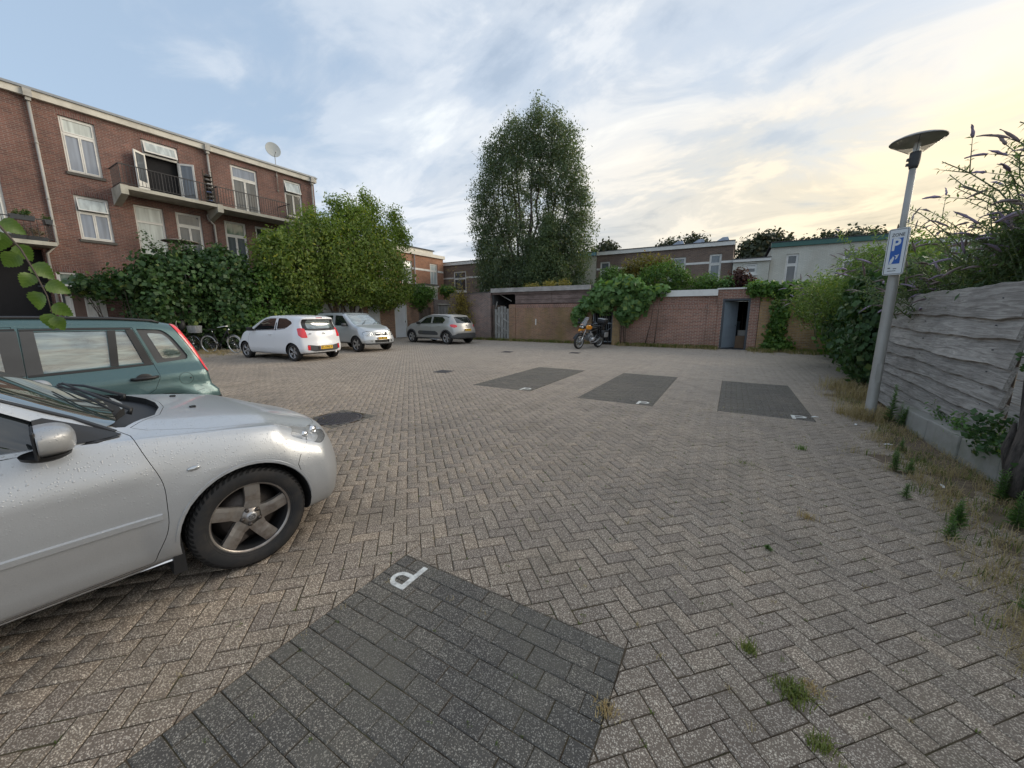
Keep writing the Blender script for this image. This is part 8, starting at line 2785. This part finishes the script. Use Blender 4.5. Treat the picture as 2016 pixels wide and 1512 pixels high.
def tufts(C, per, spread):
    C = np.array(C, float)
    P = np.repeat(C, per, 0)
    P[:, :2] += rng.normal(0, 1, (len(P), 2)) * spread
    return np.column_stack([P[:, :2], np.full(len(P), -.004)])


# tufts in the joints of the foreground; sit on the herringbone joints
jc = []
cand = cen[(dist < 7) & vis]
for i in rng.choice(len(cand), min(700, len(cand)), replace=False):
    if cand[i, 0] < -2.0 and cand[i, 1] < 2.0: continue
    jc.append((cand[i, 0] + rng.choice([-1, 1]) * .034 * rng.choice([1, -1]), cand[i, 1] + .034 * rng.choice([1, -1]), 0))
jc = np.array(jc)
g_ = blades(tufts(jc[:420], 7, .006), .014, L_GRASS, 'joint_moss', .9, .0018)
tag(obj('joint_grass', g_), 'tiny green tufts growing in the paving joints of the foreground', 'grass', kind='stuff')
g_ = blades(tufts(jc[420:], 9, .012), .020, L_DRYG, 'joint_dry', 1.1, .0016)
tag(obj('dry_joint_grass', g_), 'small dry straw tufts in the paving joints', 'grass', kind='stuff')
for k, (x, y, n, sp, h_, mt, lab) in enumerate(((.345, 1.66, 260, .030, .035, L_GRASS, 'biggest yellow green grass tuft in the foreground paving, right of centre'), (.20, 1.80, 90, .014, .04, L_GRASS, 'starry green grass tuft in the paving behind the biggest tuft'),
                                            (.41, 1.475, 110, .022, .035, L_GRASS, 'green grass tuft close to the bottom edge right of centre'), (-.285, 1.22, 130, .020, .020, L_DRYG, 'rusty dry tuft at the edge of the near dark parking bay'), (.42, 1.72, 90, .022, .022, L_DRYG, 'straw coloured tuft just right of the biggest green tuft'),
                                            (.24, 4.35, 90, .06, .02, L_GRASS, 'flat green tuft in the paving towards the fence'), (.81, 5.15, 60, .02, .06, L_WEED, 'small upright green weed in the paving before the third bay'), (.62, 3.35, 50, .02, .05, L_DRYG, 'pale dry tuft in the paving near the verge'))):
    t = thing('grass_tuft', lab, 'grass tuft', (x, y, 0))
    P = np.column_stack([rng.normal(0, sp, (n, 2)), np.full(n, -.003)])
    obj('blades', blades(P, h_, mt, 'blades', 1.0, .0022, yellow=.5), t, kind='stuff')


def strip_pts(n, fn):
    out = []
    while len(out) < n:
        x, y = rng.uniform(-12.6, 5.5), rng.uniform(-1, 19.3)
        w = fn(x, y)
        if rng.uniform() < w: out.append((x, y, 0))
    return np.array(out)


def right_verge(n, fn):
    out = []
    while len(out) < n:
        y = rng.uniform(.6, 9.2); x = rng.uniform(1.0, 2.3)
        if rng.uniform() < fn(x, y): out.append((x, y, 0))
    return np.array(out)


nz = lambda x, y, s=1.0: .5 + .5 * math.sin(x * 5.1 * s + 1.3 * math.sin(y * 3.7 * s)) * math.cos(y * 2.9 * s + 1.7 * math.sin(x * 4.3 * s))
ed = lambda x, y: max(0, min(1, (x - (1.30 + .18 * math.sin(y * 1.9) + (.35 if y > 5.4 else 0))) / .35))
C = right_verge(800, lambda x, y: ed(x, y) * (.15 + nz(x, y) ** 1.3) * (1.0 if y < 5 else .5))
tag(obj('dry_grass', blades(tufts(C, 14, .035), .10, L_DRYG, 'dry_grass', 1.6, .0018)), 'matted straw coloured dry grass along the foot of the fence', 'grass', kind='stuff')
C = right_verge(200, lambda x, y: ed(x, y) * (1 - nz(x, y, .7)) ** 2)
tag(obj('verge_grass', blades(tufts(C, 12, .03), .075, L_GRASS, 'verge_grass', .9, .0026)), 'short green grass among the dry stalks beside the low wall', 'grass', kind='stuff')
C = np.column_stack([rng.normal(1.76, .14, 38), rng.normal(7.2, .2, 38), np.zeros(38)])
tag(obj('dry_grass', blades(tufts(C, 16, .04), .20, L_DRYG, 'dry_grass_post', 1.3, .0028)), 'thick dry grass clump round the foot of the lamp post', 'grass', kind='stuff')
C = np.column_stack([rng.normal(2.15, .2, 70), rng.uniform(8.6, 10.5, 70), np.zeros(70)])
tag(obj('dry_grass', blades(tufts(C, 14, .05), .26, L_DRYG, 'dry_grass_ivy', 1.3, .0035)), 'dry straw grass under the edge of the dark ivy thicket', 'grass', kind='stuff')
# along the back walls
def back(n, x0, x1, y, dy): return np.column_stack([rng.uniform(x0, x1, n), y - np.abs(rng.normal(0, dy, n)), np.zeros(n)])
C = np.vstack([back(240, -15.5, -6.4, 19.24, .10), back(260, -4.9, -.5, 19.24, .20), back(160, .7, 4.5, 19.2, .45)])
tag(obj('wall_weeds', blades(tufts(C, 12, .06), .17, L_GRASS, 'wall_weeds', 1.0, .007, yellow=.6)), 'green weeds along the foot of the back walls', 'weeds', kind='stuff')
C = np.vstack([back(90, -15.5, -6.4, 19.2, .15), back(170, -4.9, -.5, 19.15, .25), back(150, .7, 4.5, 19.1, .6)])
tag(obj('dry_grass', blades(tufts(C, 10, .06), .15, L_DRYG, 'dry_wall_grass', 1.2, .006)), 'dry grass along the foot of the back walls', 'grass', kind='stuff')
C = np.column_stack([rng.normal(-18.1, .8, 120), rng.normal(7.0, .5, 120), np.zeros(120)])
tag(obj('dry_grass', blades(tufts(C, 10, .07), .10, L_DRYG, 'dry_grass_bikes', 1.3, .006)), 'dry litter and grass under the bicycles', 'grass', kind='stuff')


def upright_weed(x, y, h_, label, seed, name='fleabane', dens=1.5):
    """upright weed, narrow leaves all round the stem"""
    r_ = np.random.default_rng(seed)
    t = thing(name, label, 'weed', (x, y, 0))
    m = MB(); P, N_, D_, S_ = [], [], [], []
    for s in range(5 if h_ > .2 else 3):
        a = r_.uniform(0, 6.28); l_ = r_.uniform(.02, .10)
        hh = h_ * r_.uniform(.6, 1)
        tip = Vector((math.cos(a) * l_ * h_, math.sin(a) * l_ * h_, hh))
        b = Vector((r_.normal(0, .012), r_.normal(0, .012), 0))
        m.tube([b, b.lerp(tip, .5) + Vector((.004, 0, 0)), tip], [.003, .0025, .001], 5)
        for i in range(int(34 * dens)):
            q = .08 + .92 * i / 34 / dens
            p = b.lerp(tip, q); aa = i * 2.4
            d = Vector((math.cos(aa), math.sin(aa), .45 + .8 * q)).normalized()
            P.append(tuple(p)); D_.append(tuple(d)); S_.append((.065 * (1.15 - .75 * q)) * r_.uniform(.7, 1.2) * (h_ / .3) ** .5)
            N_.append(tuple(Vector((0, 0, 1)) - d * d.z + Vector(r_.normal(0, .1, 3))))
    m.obj('stem', [M_STEM], t)
    P, N_, D_, S_ = np.array(P), unit(np.array(N_)), unit(np.array(D_)), np.array(S_)[:, None]
    B = unit(np.cross(N_, D_)); k = len(P)
    V = np.empty((k, 4, 3)); V[:, 0] = P; V[:, 1] = P + D_ * S_ * .45 + B * S_ * .105; V[:, 2] = P + D_ * S_ - N_ * S_ * .25; V[:, 3] = P + D_ * S_ * .45 - B * S_ * .105
    tn = r_.uniform(0, 1, (k, 3)); tn[:, 1] *= .15
    obj('leaves', fast_quads('leaves', V, L_WEED, tn), t)


for k, (x, y, h_, lab) in enumerate(((2.03, 7.05, .58, 'tallest upright green weed right beside the lamp post foot'), (2.10, 6.85, .42, 'second upright green weed by the lamp post, nearer the block wall'), (1.50, 4.86, .22, 'green weed pair in the verge in front of the block wall, left plant'),
                                 (1.60, 4.80, .20, 'green weed pair in the verge in front of the block wall, right plant'), (1.52, 3.72, .26, 'bushy green weed in the middle of the dry verge'), (1.38, 4.15, .14, 'little green weed left of the bushy verge weed'),
                                 (2.02, 4.45, .32, 'thin tall weed standing against the concrete blocks'), (2.05, 4.05, .40, 'tall weed at the block wall near the right picture edge'), (1.70, 3.25, .34, 'green weed in the dry grass at the right picture edge, lower one'),
                                 (1.62, 3.0, .28, 'dark green weed in thick straw at the lower right verge'), (1.42, 3.5, .16, 'dark low weed clump in the verge straw'), (1.88, 3.9, .30, 'leafy green weed halfway between bushy weed and block wall'), (1.45, 2.75, .24, 'green weed nearest the lower right corner in straw'), (1.75, 5.6, .18, 'small green weed in the verge between lamp post and weed pair'), (.33, 2.74, .04, 'tiny weed in a paving joint mid right'))):
    upright_weed(x, y, h_, lab, 40 + k)
# ground ivy and low plants on the bank above the blocks
plant_mass('ground_ivy', 'low bright green plants creeping on top of the concrete blocks', 'plant',
           [(2.32, 6.3, .33, .10, .35, .07), (2.30, 5.7, .33, .10, .4, .09), (2.30, 5.1, .34, .12, .35, .10), (2.25, 4.5, .32, .14, .45, .12), (2.2, 3.9, .28, .16, .35, .14)], 1700, .055, L_VINE, (2.3, 5.3, .25), .04, 7, .2, .6, 0)
plant_mass('trunk_ivy', 'ivy leaves round the foot of the dead trunk', 'ivy', [(2.14, 5.05, .42, .12, .25, .22), (2.15, 4.75, 1.2, .05, .07, .14), (2.2, 4.5, .35, .12, .25, .16)], 420, .06, L_IVY, (2.15, 5.1, 0), .04, 7, .2, .7, 0)
# loose soil drifted over the paving edge
m = MB()
nx_, ny_ = 34, 120
xs_ = np.linspace(1.05, 2.34, nx_); yy_ = np.linspace(.2, 9.6, ny_)
vs = []
for y in yy_:
    for x in xs_:
        e = ed(x, y)
        r1 = nz(x, y, 1.3) * .6 + nz(y * .7, x * 1.9, 2.1) * .4
        vs.append((x, y, -.016 + .034 * e * (r1 * .8 + .2) + rng.uniform(-.0025, .0025) + .012 * max(0, (x - 2.0) / .3)))
fs = [(j * nx_ + i, j * nx_ + i + 1, (j + 1) * nx_ + i + 1, (j + 1) * nx_ + i) for j in range(ny_ - 1) for i in range(nx_ - 1)]
me = mesh_from('soil_drift', vs, fs, M_DIRT); me.polygons.foreach_set('use_smooth', [True] * len(me.polygons))
tag(obj('soil_drift', me), 'brown soil drifted over the paving along the fence', kind='structure')
# litter
M_PAPER = plain('white_litter', (.72, .72, .70), .7, var=.05)
for (x, y, a, lab) in ((1.20, 6.95, 20, 'small white paper scrap on the third dark bay'), (1.62, 6.75, 70, 'white scrap on the paving just left of the lamp post'), (1.72, 5.85, 10, 'white scrap in the verge before the block wall'), (1.75, 4.62, 80, 'long white scrap lying beside the green weed'), (1.52, 2.86, 40, 'white leaf-like scrap at the lower right verge')):
    t = thing('litter', lab, 'litter', (x, y, .004), R(a))
    m = MB(); m.add([(-.05, -.012, .0), (.0, -.016, .006), (.05, -.008, .0), (.045, .010, .004), (.0, .014, .012), (-.048, .008, .002)], [(0, 1, 4, 5), (1, 2, 3, 4)])
    m.obj('paper', [M_PAPER], t)

# ------------------------------------------------------------------ bicycles
M_FRAME = plain('black_bike_frame', (.02, .02, .022), .4, .2)
M_TYRE_G = plain('pale_bike_tyre', (.40, .40, .37), .7, var=.15)
M_GREYP = plain('grey_bike_part', (.30, .31, .33), .5, .3)
M_SADDLE = plain('saddle_black', (.02, .02, .02), .6)


def bike_wheel(b, x, tyre, r=.345):
    o = link(bpy.data.objects.new('wheel', None)); o.parent = b; o.location = (x, 0, r)
    T = Matrix.Rotation(PI / 2, 4, 'X')
    m = MB(); m.tube([(r * .965 * math.cos(a), 0, r * .965 * math.sin(a)) for a in np.linspace(0, 2 * PI, 40, endpoint=False)], .019, 7, closed=True); m.obj('tyre', [tyre], o)
    m = MB(); m.tube([(r * .905 * math.cos(a), 0, r * .905 * math.sin(a)) for a in np.linspace(0, 2 * PI, 40, endpoint=False)], .010, 6, closed=True)
    m.lathe([(0, -.04), (.02, -.04), (.02, .04), (0, .04)], 10, M=T); m.obj('rim', [M_CHROME], o)
    m = MB()
    for i in range(28):
        a = 2 * PI * i / 28
        m.tube([(.02 * math.cos(a + 1), (.02 if i % 2 else -.02), .02 * math.sin(a + 1)), (r * .90 * math.cos(a), 0, r * .90 * math.sin(a))], .0016, 3, caps=False)
    m.obj('spokes', [M_CHROME], o, kind='stuff')


def bicycle(label, loc, rz, steer=0.0, tyre=M_TYRE_G, basket=None, child_seat=False, lean=4, light_bar=True):
    b = thing('bicycle', label, 'bicycle', loc, rz)
    b.rotation_euler = (R(lean), 0, rz)
    W = 1.14; r = .345
    bb = Vector((.45, 0, .30)); hd = Vector((.90, 0, .90)); hd0 = Vector((.94, 0, .66)); st = Vector((.26, 0, .78)); rear = Vector((0, 0, r)); fr = Vector((W, 0, r))
    bike_wheel(b, 0, tyre)
    fk = link(bpy.data.objects.new('fork_assembly', None)); fk.parent = b; fk.location = hd0
    fk.rotation_euler = (0, 0, R(steer))
    bike_wheel(fk, 0, tyre)
    # the wheel sits in the fork
    fwh = [c for c in fk.children][-1]; fwh.location = (W - hd0.x, 0, r - hd0.z)
    m = MB()
    for a_, b_, q in ((hd, bb, .017), (bb, st, .016), (hd0 + Vector((-.01, 0, .02)), bb + Vector((.02, 0, .05)), .015), (hd, hd0, .02)):
        mid = (a_ + b_) / 2 + (Vector((-.06, 0, -.07)) if a_ == hd and b_ == bb else Vector((0, 0, 0)))
        m.tube([a_, mid, b_], q, 7)
    for sg in (1, -1):
        m.tube([bb, rear + Vector((0, .05 * sg, 0))], .009, 5); m.tube([st + Vector((0, 0, -.08)), rear + Vector((0, .05 * sg, 0))], .008, 5)
        m.tube([rear + Vector((0, .055 * sg, 0)), Vector((-.02, .06 * sg, .74))], .005, 5)
    m.obj('frame', [M_FRAME], b)
    m = MB(); P = lambda x, z, y=0: (x - hd0.x, y, z - hd0.z)
    for sg in (1, -1): m.tube([P(.945, .66, .04 * sg), P(1.0, .55, .05 * sg), P(W, r, .05 * sg)], .010, 5)
    m.tube([P(.94, .68), P(.875, 1.0), P(.93, 1.06)], .012, 6); m.obj('fork', [M_FRAME], fk)
    m = MB(); m.tube([P(.70, 1.04, .28), P(.80, 1.04, .27), P(.92, 1.07, .14), P(.95, 1.07, 0), P(.92, 1.07, -.14), P(.80, 1.04, -.27), P(.70, 1.04, -.28)], .012, 7); m.obj('handlebar', [M_CHROME], fk)
    m = MB(); m.lathe([(0, .0), (.035, .0), (.03, -.05), (0, -.06)], 10, M=Matrix.Translation(P(1.0, .93)) @ Matrix.Rotation(PI / 2, 4, 'Y')); m.obj('headlight', [M_CHROME], fk)
    m = MB(); m.tube([st, Vector((.23, 0, .92))], .012, 6); m.obj('seat_post', [M_CHROME], b)
    m = MB(); m.add([(.08, -.10, .95), (.08, .10, .95), (.22, .09, .94), (.40, .025, .93), (.40, -.025, .93), (.22, -.09, .94), (.10, 0, .90), (.38, 0, .90)], [(0, 5, 4, 3, 2, 1), (0, 1, 6), (1, 2, 6), (2, 3, 7, 6), (3, 4, 7), (4, 5, 6, 7), (5, 0, 6)]); m.obj('saddle', [M_SADDLE], b)
    for c_, x in ((b, 0), (fk, W - hd0.x)):
        zc = r if c_ is b else r - hd0.z
        a0, a1 = (R(20), R(200)) if c_ is b else (R(35), R(170))
        m = MB(); P2 = [(x + (r + .035) * math.cos(a), 0, zc + (r + .035) * math.sin(a)) for a in np.linspace(a0, a1, 16)]
        vs, fs = [], []
        for p in P2: vs += [(p[0], -.025, p[2]), (p[0], 0, p[2] + .006), (p[0], .025, p[2])]
        for i in range(15): fs += [(i * 3, i * 3 + 1, i * 3 + 4, i * 3 + 3), (i * 3 + 1, i * 3 + 2, i * 3 + 5, i * 3 + 4)]
        m.add(vs, fs); m.obj('mudguard', [M_GREYP if c_ is fk else M_FRAME], c_)
    m = MB(); m.lathe([(.0, -.01), (.09, -.01), (.09, .01), (0, .01)], 18, M=Matrix.Translation(bb) @ Matrix.Rotation(PI / 2, 4, 'X')); m.b2((-.02, -.03, .33), (.46, -.02, .38)); m.obj('chain_case', [M_FRAME], b)
    for sg in (1, -1):
        m = MB(); m.tube([bb + Vector((0, .05 * sg, 0)), bb + Vector((.02 * sg, .06 * sg, -.17 * sg))], .009, 5); m.box(tuple(bb + Vector((.02 * sg, .11 * sg, -.17 * sg))), (.09, .08, .02)); m.obj('pedal', [M_CHROME], b)
    m = MB()
    for y in (-.06, 0, .06): m.tube([(-.32, y, .745), (.16, y, .745)], .005, 5)
    for x in (-.32, -.08, .16): m.tube([(x, -.06, .745), (x, .06, .745)], .005, 5)
    m.obj('carrier', [M_FRAME], b)
    return b


bicycle('black bicycle with pale tyres and chrome handlebar standing in front of the ivy', (-18.2, 7.08, 0), R(25), steer=-8)
b2_ = bicycle('dark bicycle partly hidden by the green car, with grey basket behind its saddle', (-18.95, 6.80, 0), R(205), steer=12, tyre=M_RUBBER)
# basket, wicker of strips
bk = thing('bicycle_basket', 'light grey wicker basket on the carrier of the partly hidden bicycle', 'basket', (-18.80, 6.88, .79), R(205))
m = MB()
for k in range(7):
    z = .015 + k * .042; g = 1 + .12 * k / 6
    q = [(-.17 * g, -.13 * g), (.17 * g, -.13 * g), (.17 * g, .13 * g), (-.17 * g, .13 * g)]
    for a in range(4):
        p0, p1 = q[a], q[(a + 1) % 4]
        m.tube([(p0[0], p0[1], z), (p1[0], p1[1], z)], .012, 5)
for a in np.linspace(-.15, .15, 6):
    for sg in (1, -1):
        m.tube([(a, .13 * sg, 0), (a * 1.12, .146 * sg, .28)], .009, 4); m.tube([(.17 * sg, a * .8, 0), (.19 * sg, a * .9, .28)], .009, 4)
m.obj('weave', [plain('grey_wicker', (.34, .35, .36), .8)], bk, kind='stuff')
m = MB(); m.b2((-.17, -.13, 0), (.17, .13, .012)); m.obj('bottom', [plain('grey_wicker_dark', (.22, .23, .24), .8)], bk)
cs = thing('child_seat', 'black child bicycle seat with white strap on the hidden bicycle', 'child seat', (-19.25, 6.62, .90), R(205))
m = MB(); m.tube([(.05, 0, -.05), (.0, 0, .05), (-.02, 0, .20), (-.05, 0, .38)], [.09, .12, .13, .09], 10); m.obj('shell', [M_SADDLE], cs)
m = MB(); m.tube([(.12, .10, .42), (.06, .12, .36), (.10, .12, .24), (.06, .11, .12), (.12, .10, .0)], .022, 6); m.obj('strap', [M_WOODW], cs)

# ------------------------------------------------------------------ motorcycle
M_ORG = plain('orange_paint', (.78, .30, .015), .28, var=.05, coat=.6)
M_MGREY = plain('engine_grey', (.22, .225, .23), .45, .5, var=.2, scale=15)
M_MSILV = plain('engine_silver', (.55, .56, .57), .35, .7, var=.1)
M_SCREEN = NT('smoke_screen'); M_SCREEN.set('Base Color', (.62, .64, .68)).set('Roughness', .08).set('Alpha', .45).set('Transmission Weight', .3); M_SCREEN = M_SCREEN.m
mt = thing('motorcycle', 'orange and black touring motorcycle with panniers parked before the steel gate', 'motorcycle', (-5.88, 16.12, 0), R(-107))
mt.rotation_euler = (R(-7), 0, R(-107))      # leans on its side stand


def superbox(m, c, d, p=.45, mi=0, M=None, seg=16):
    bm = bmesh.new(); bmesh.ops.create_uvsphere(bm, u_segments=seg, v_segments=max(8, seg // 2), radius=1)
    vs = []
    for v in bm.verts:
        f_ = lambda a: math.copysign(abs(a) ** p, a)
        vs.append((c[0] + f_(v.co.x) * d[0] / 2, c[1] + f_(v.co.y) * d[1] / 2, c[2] + f_(v.co.z) * d[2] / 2))
    bm.verts.index_update()
    fs = [tuple(v.index for v in f.verts) for f in bm.faces]
    bm.free()
    m.add(vs, fs, mi, M, True)


def moto_wheel(x, r, w, name='wheel'):
    o = link(bpy.data.objects.new(name, None)); o.parent = mt; o.location = (x, 0, r)
    T = Matrix.Rotation(PI / 2, 4, 'X')
    m = MB(); m.lathe([(r * .78, -w * .36), (r * .86, -w * .5), (r * .96, -w * .42), (r, -w * .2), (r, w * .2), (r * .96, w * .42), (r * .86, w * .5), (r * .78, w * .36)], 40, M=T); m.obj('tyre', [M_RUBBER], o)
    m = MB(); m.lathe([(r * .68, -.03), (r * .72, -w * .3), (r * .79, -w * .38), (r * .79, w * .38), (r * .72, w * .3), (r * .68, .03)], 36, M=T); m.lathe([(0, -.05), (.045, -.05), (.045, .05), (0, .05)], 12, M=T)
    for k in range(10):
        a = k * 2 * PI / 10
        m.tube([(.03 * math.cos(a), .02 * (-1) ** k, .03 * math.sin(a)), (r * .71 * math.cos(a + .12), 0, r * .71 * math.sin(a + .12))], .010, 5)
    m.obj('rim', [M_MSILV], o)
    m = MB()
    for sg in (1, -1): m.lathe([(.10, .0), (r * .46, .0), (r * .46, .005), (.10, .005)], 24, M=Matrix.Translation((0, sg * w * .55, 0)) @ T)
    m.obj('brake_disc', [M_MGREY], o)


moto_wheel(0, .325, .12)
moto_wheel(-1.50, .315, .16)
m = MB()
for sg in (1, -1):
    m.tube([(.0, .10 * sg, .325), (-.10, .10 * sg, .55)], .033, 10); m.tube([(-.10, .10 * sg, .55), (-.30, .10 * sg, .98)], .022, 10)
m.obj('fork', [M_MSILV], mt)
m = MB(); m.tube([(-.55, 0, .62), (-.32, .0, .72), (-.22, 0, .70)], [.03, .03, .02], 8)
vs, fs = [], []
for i, a in enumerate(np.linspace(R(20), R(150), 9)):
    rr = .40
    vs += [(rr * math.cos(a), -.075, .33 + rr * math.sin(a) - .02), (rr * math.cos(a), 0, .33 + rr * math.sin(a) + .01), (rr * math.cos(a), .075, .33 + rr * math.sin(a) - .02)]
for i in range(8): fs += [(i * 3, i * 3 + 1, i * 3 + 4, i * 3 + 3), (i * 3 + 1, i * 3 + 2, i * 3 + 5, i * 3 + 4)]
m.add(vs, fs, 0, None, True); m.obj('front_mudguard', [M_TRIM], mt)
# beak and side panels
m = MB()
m.add([(.16, 0, .80), (.02, .09, .87), (.02, -.09, .87), (-.16, .13, .93), (-.16, -.13, .93), (-.02, 0, .80), (-.16, .10, .84), (-.16, -.10, .84)], [(0, 2, 4, 3, 1), (0, 1, 6, 5), (0, 5, 7, 2), (1, 3, 6), (2, 7, 4), (3, 4, 7, 6)])
m.obj('beak', [M_ORG], mt)
for sg in (1, -1):
    m = MB(); superbox(m, (-.38, sg * .165, .985), (.40, .14, .22), .7, M=Matrix.Rotation(0, 4, 'X')); m.obj('side_panel', [M_ORG], mt)
m = MB(); superbox(m, (-.52, 0, .99), (.52, .34, .26), .7); m.obj('tank', [M_TRIM_GREY], mt)
m = MB()
for (y, r_) in ((.055, .055), (-.06, .04)):
    m.lathe([(0, .02), (r_ * .8, .012), (r_, 0), (r_ * .9, -.08)], 16, M=Matrix.Translation((-.02, y, .985)) @ Matrix.Rotation(R(80), 4, 'Y'))
m.obj('headlight', [M_LENS], mt)
m = MB(); superbox(m, (-.10, 0, .98), (.16, .24, .18), .6); m.obj('headlight_housing', [M_TRIM], mt)
m = MB(); vs, fs = [], []
for i, q in enumerate(np.linspace(0, 1, 6)):
    for j, y in enumerate(np.linspace(-1, 1, 7)):
        w = .15 * (1 - .35 * q)
        vs.append((-.06 - .26 * q - .07 * y * y, y * w, 1.06 + .36 * q))
for i in range(5):
    for j in range(6): fs.append((i * 7 + j, i * 7 + j + 1, i * 7 + 8 + j, i * 7 + 7 + j))
m.add(vs, fs, 0, None, True); m.obj('windscreen', [M_SCREEN], mt)
m = MB(); m.tube([(-.42, .40, 1.10), (-.36, .26, 1.13), (-.32, .08, 1.10), (-.32, -.08, 1.10), (-.36, -.26, 1.13), (-.42, -.40, 1.10)], .013, 7)
for sg in (1, -1): m.tube([(-.42, .40 * sg, 1.10), (-.40, .28 * sg, 1.12)], .02, 8); superbox(m, (-.30, sg * .37, 1.12), (.08, .14, .11), .7)
m.obj('handlebar', [M_TRIM], mt)
for sg in (1, -1):
    m = MB(); m.tube([(-.36, .30 * sg, 1.13), (-.34, .36 * sg, 1.24)], .006, 5); superbox(m, (-.34, .40 * sg, 1.26), (.03, .13, .09), .7); m.obj('mirror', [M_TRIM], mt)
m = MB(); superbox(m, (-.92, 0, .93), (.50, .28, .11), .6); superbox(m, (-1.28, 0, 1.0), (.40, .24, .09), .6); m.obj('seat', [M_SADDLE], mt)
m = MB(); superbox(m, (-.72, 0, .52), (.42, .26, .36), .6)
for sg in (1, -1): superbox(m, (-.62, .24 * sg, .46), (.20, .22, .17), .6, 1)
m.tube([(-.5, 0, .85), (-.8, 0, .75), (-1.3, 0, .85)], .03, 8); m.tube([(-.9, .06, .5), (-1.5, .08, .315)], .04, 8)
m.obj('engine', [M_MGREY, M_MSILV], mt)
m = MB()
for sg in (1,): m.tube([(-.50, .22, .40), (-.62, .20, .27), (-1.0, .18, .30), (-1.35, .19, .48), (-1.75, .2, .60)], [.022, .022, .03, .05, .05], 10)
m.obj('exhaust', [M_MSILV], mt)
for sg in (1, -1):
    m = MB(); superbox(m, (-1.42, sg * .33, .68), (.46, .20, .34), .35); superbox(m, (-1.42, sg * .43, .66), (.30, .03, .22), .3, 1); m.obj('pannier', [M_TRIM, M_MSILV], mt)
m = MB(); superbox(m, (-1.62, 0, 1.20), (.40, .44, .26), .4); superbox(m, (-1.62, 0, 1.33), (.36, .40, .04), .4, 1); m.obj('top_case', [M_TRIM, M_MSILV], mt)
m = MB(); m.tube([(-1.2, .12, 1.02), (-1.5, .12, 1.06), (-1.5, -.12, 1.06), (-1.2, -.12, 1.02)], .012, 6); m.tube([(-1.2, 0, .95), (-1.6, 0, .82), (-1.85, 0, .60)], [.05, .04, .03], 6); m.obj('rack', [M_TRIM], mt)
m = MB(); m.tube([(-.85, .15, .35), (-.95, .42, .05)], .012, 6); m.obj('side_stand', [M_TRIM], mt)
m = MB(); m.tube([(-.55, .15, .78), (-.85, .17, .45), (-1.05, .15, .62)], .015, 6); m.obj('subframe', [M_MSILV], mt)

# parasol peeking over the ivy
ps = thing('parasol', 'flat brown parasol top showing just above the ivy hedge', 'parasol', (-20.6, 7.5, 0))
m = MB(); m.lathe([(0, 4.66), (.35, 4.62), (.62, 4.56), (.63, 4.54), (0, 4.58)], 24); m.obj('canopy', [plain('taupe_canvas', (.22, .19, .16), .9)], ps)
m = MB(); m.tube([(0, 0, 0), (0, 0, 4.6)], .025, 8); m.obj('pole', [M_WOODW], ps)

bpy.data.scenes.remove(TMP)
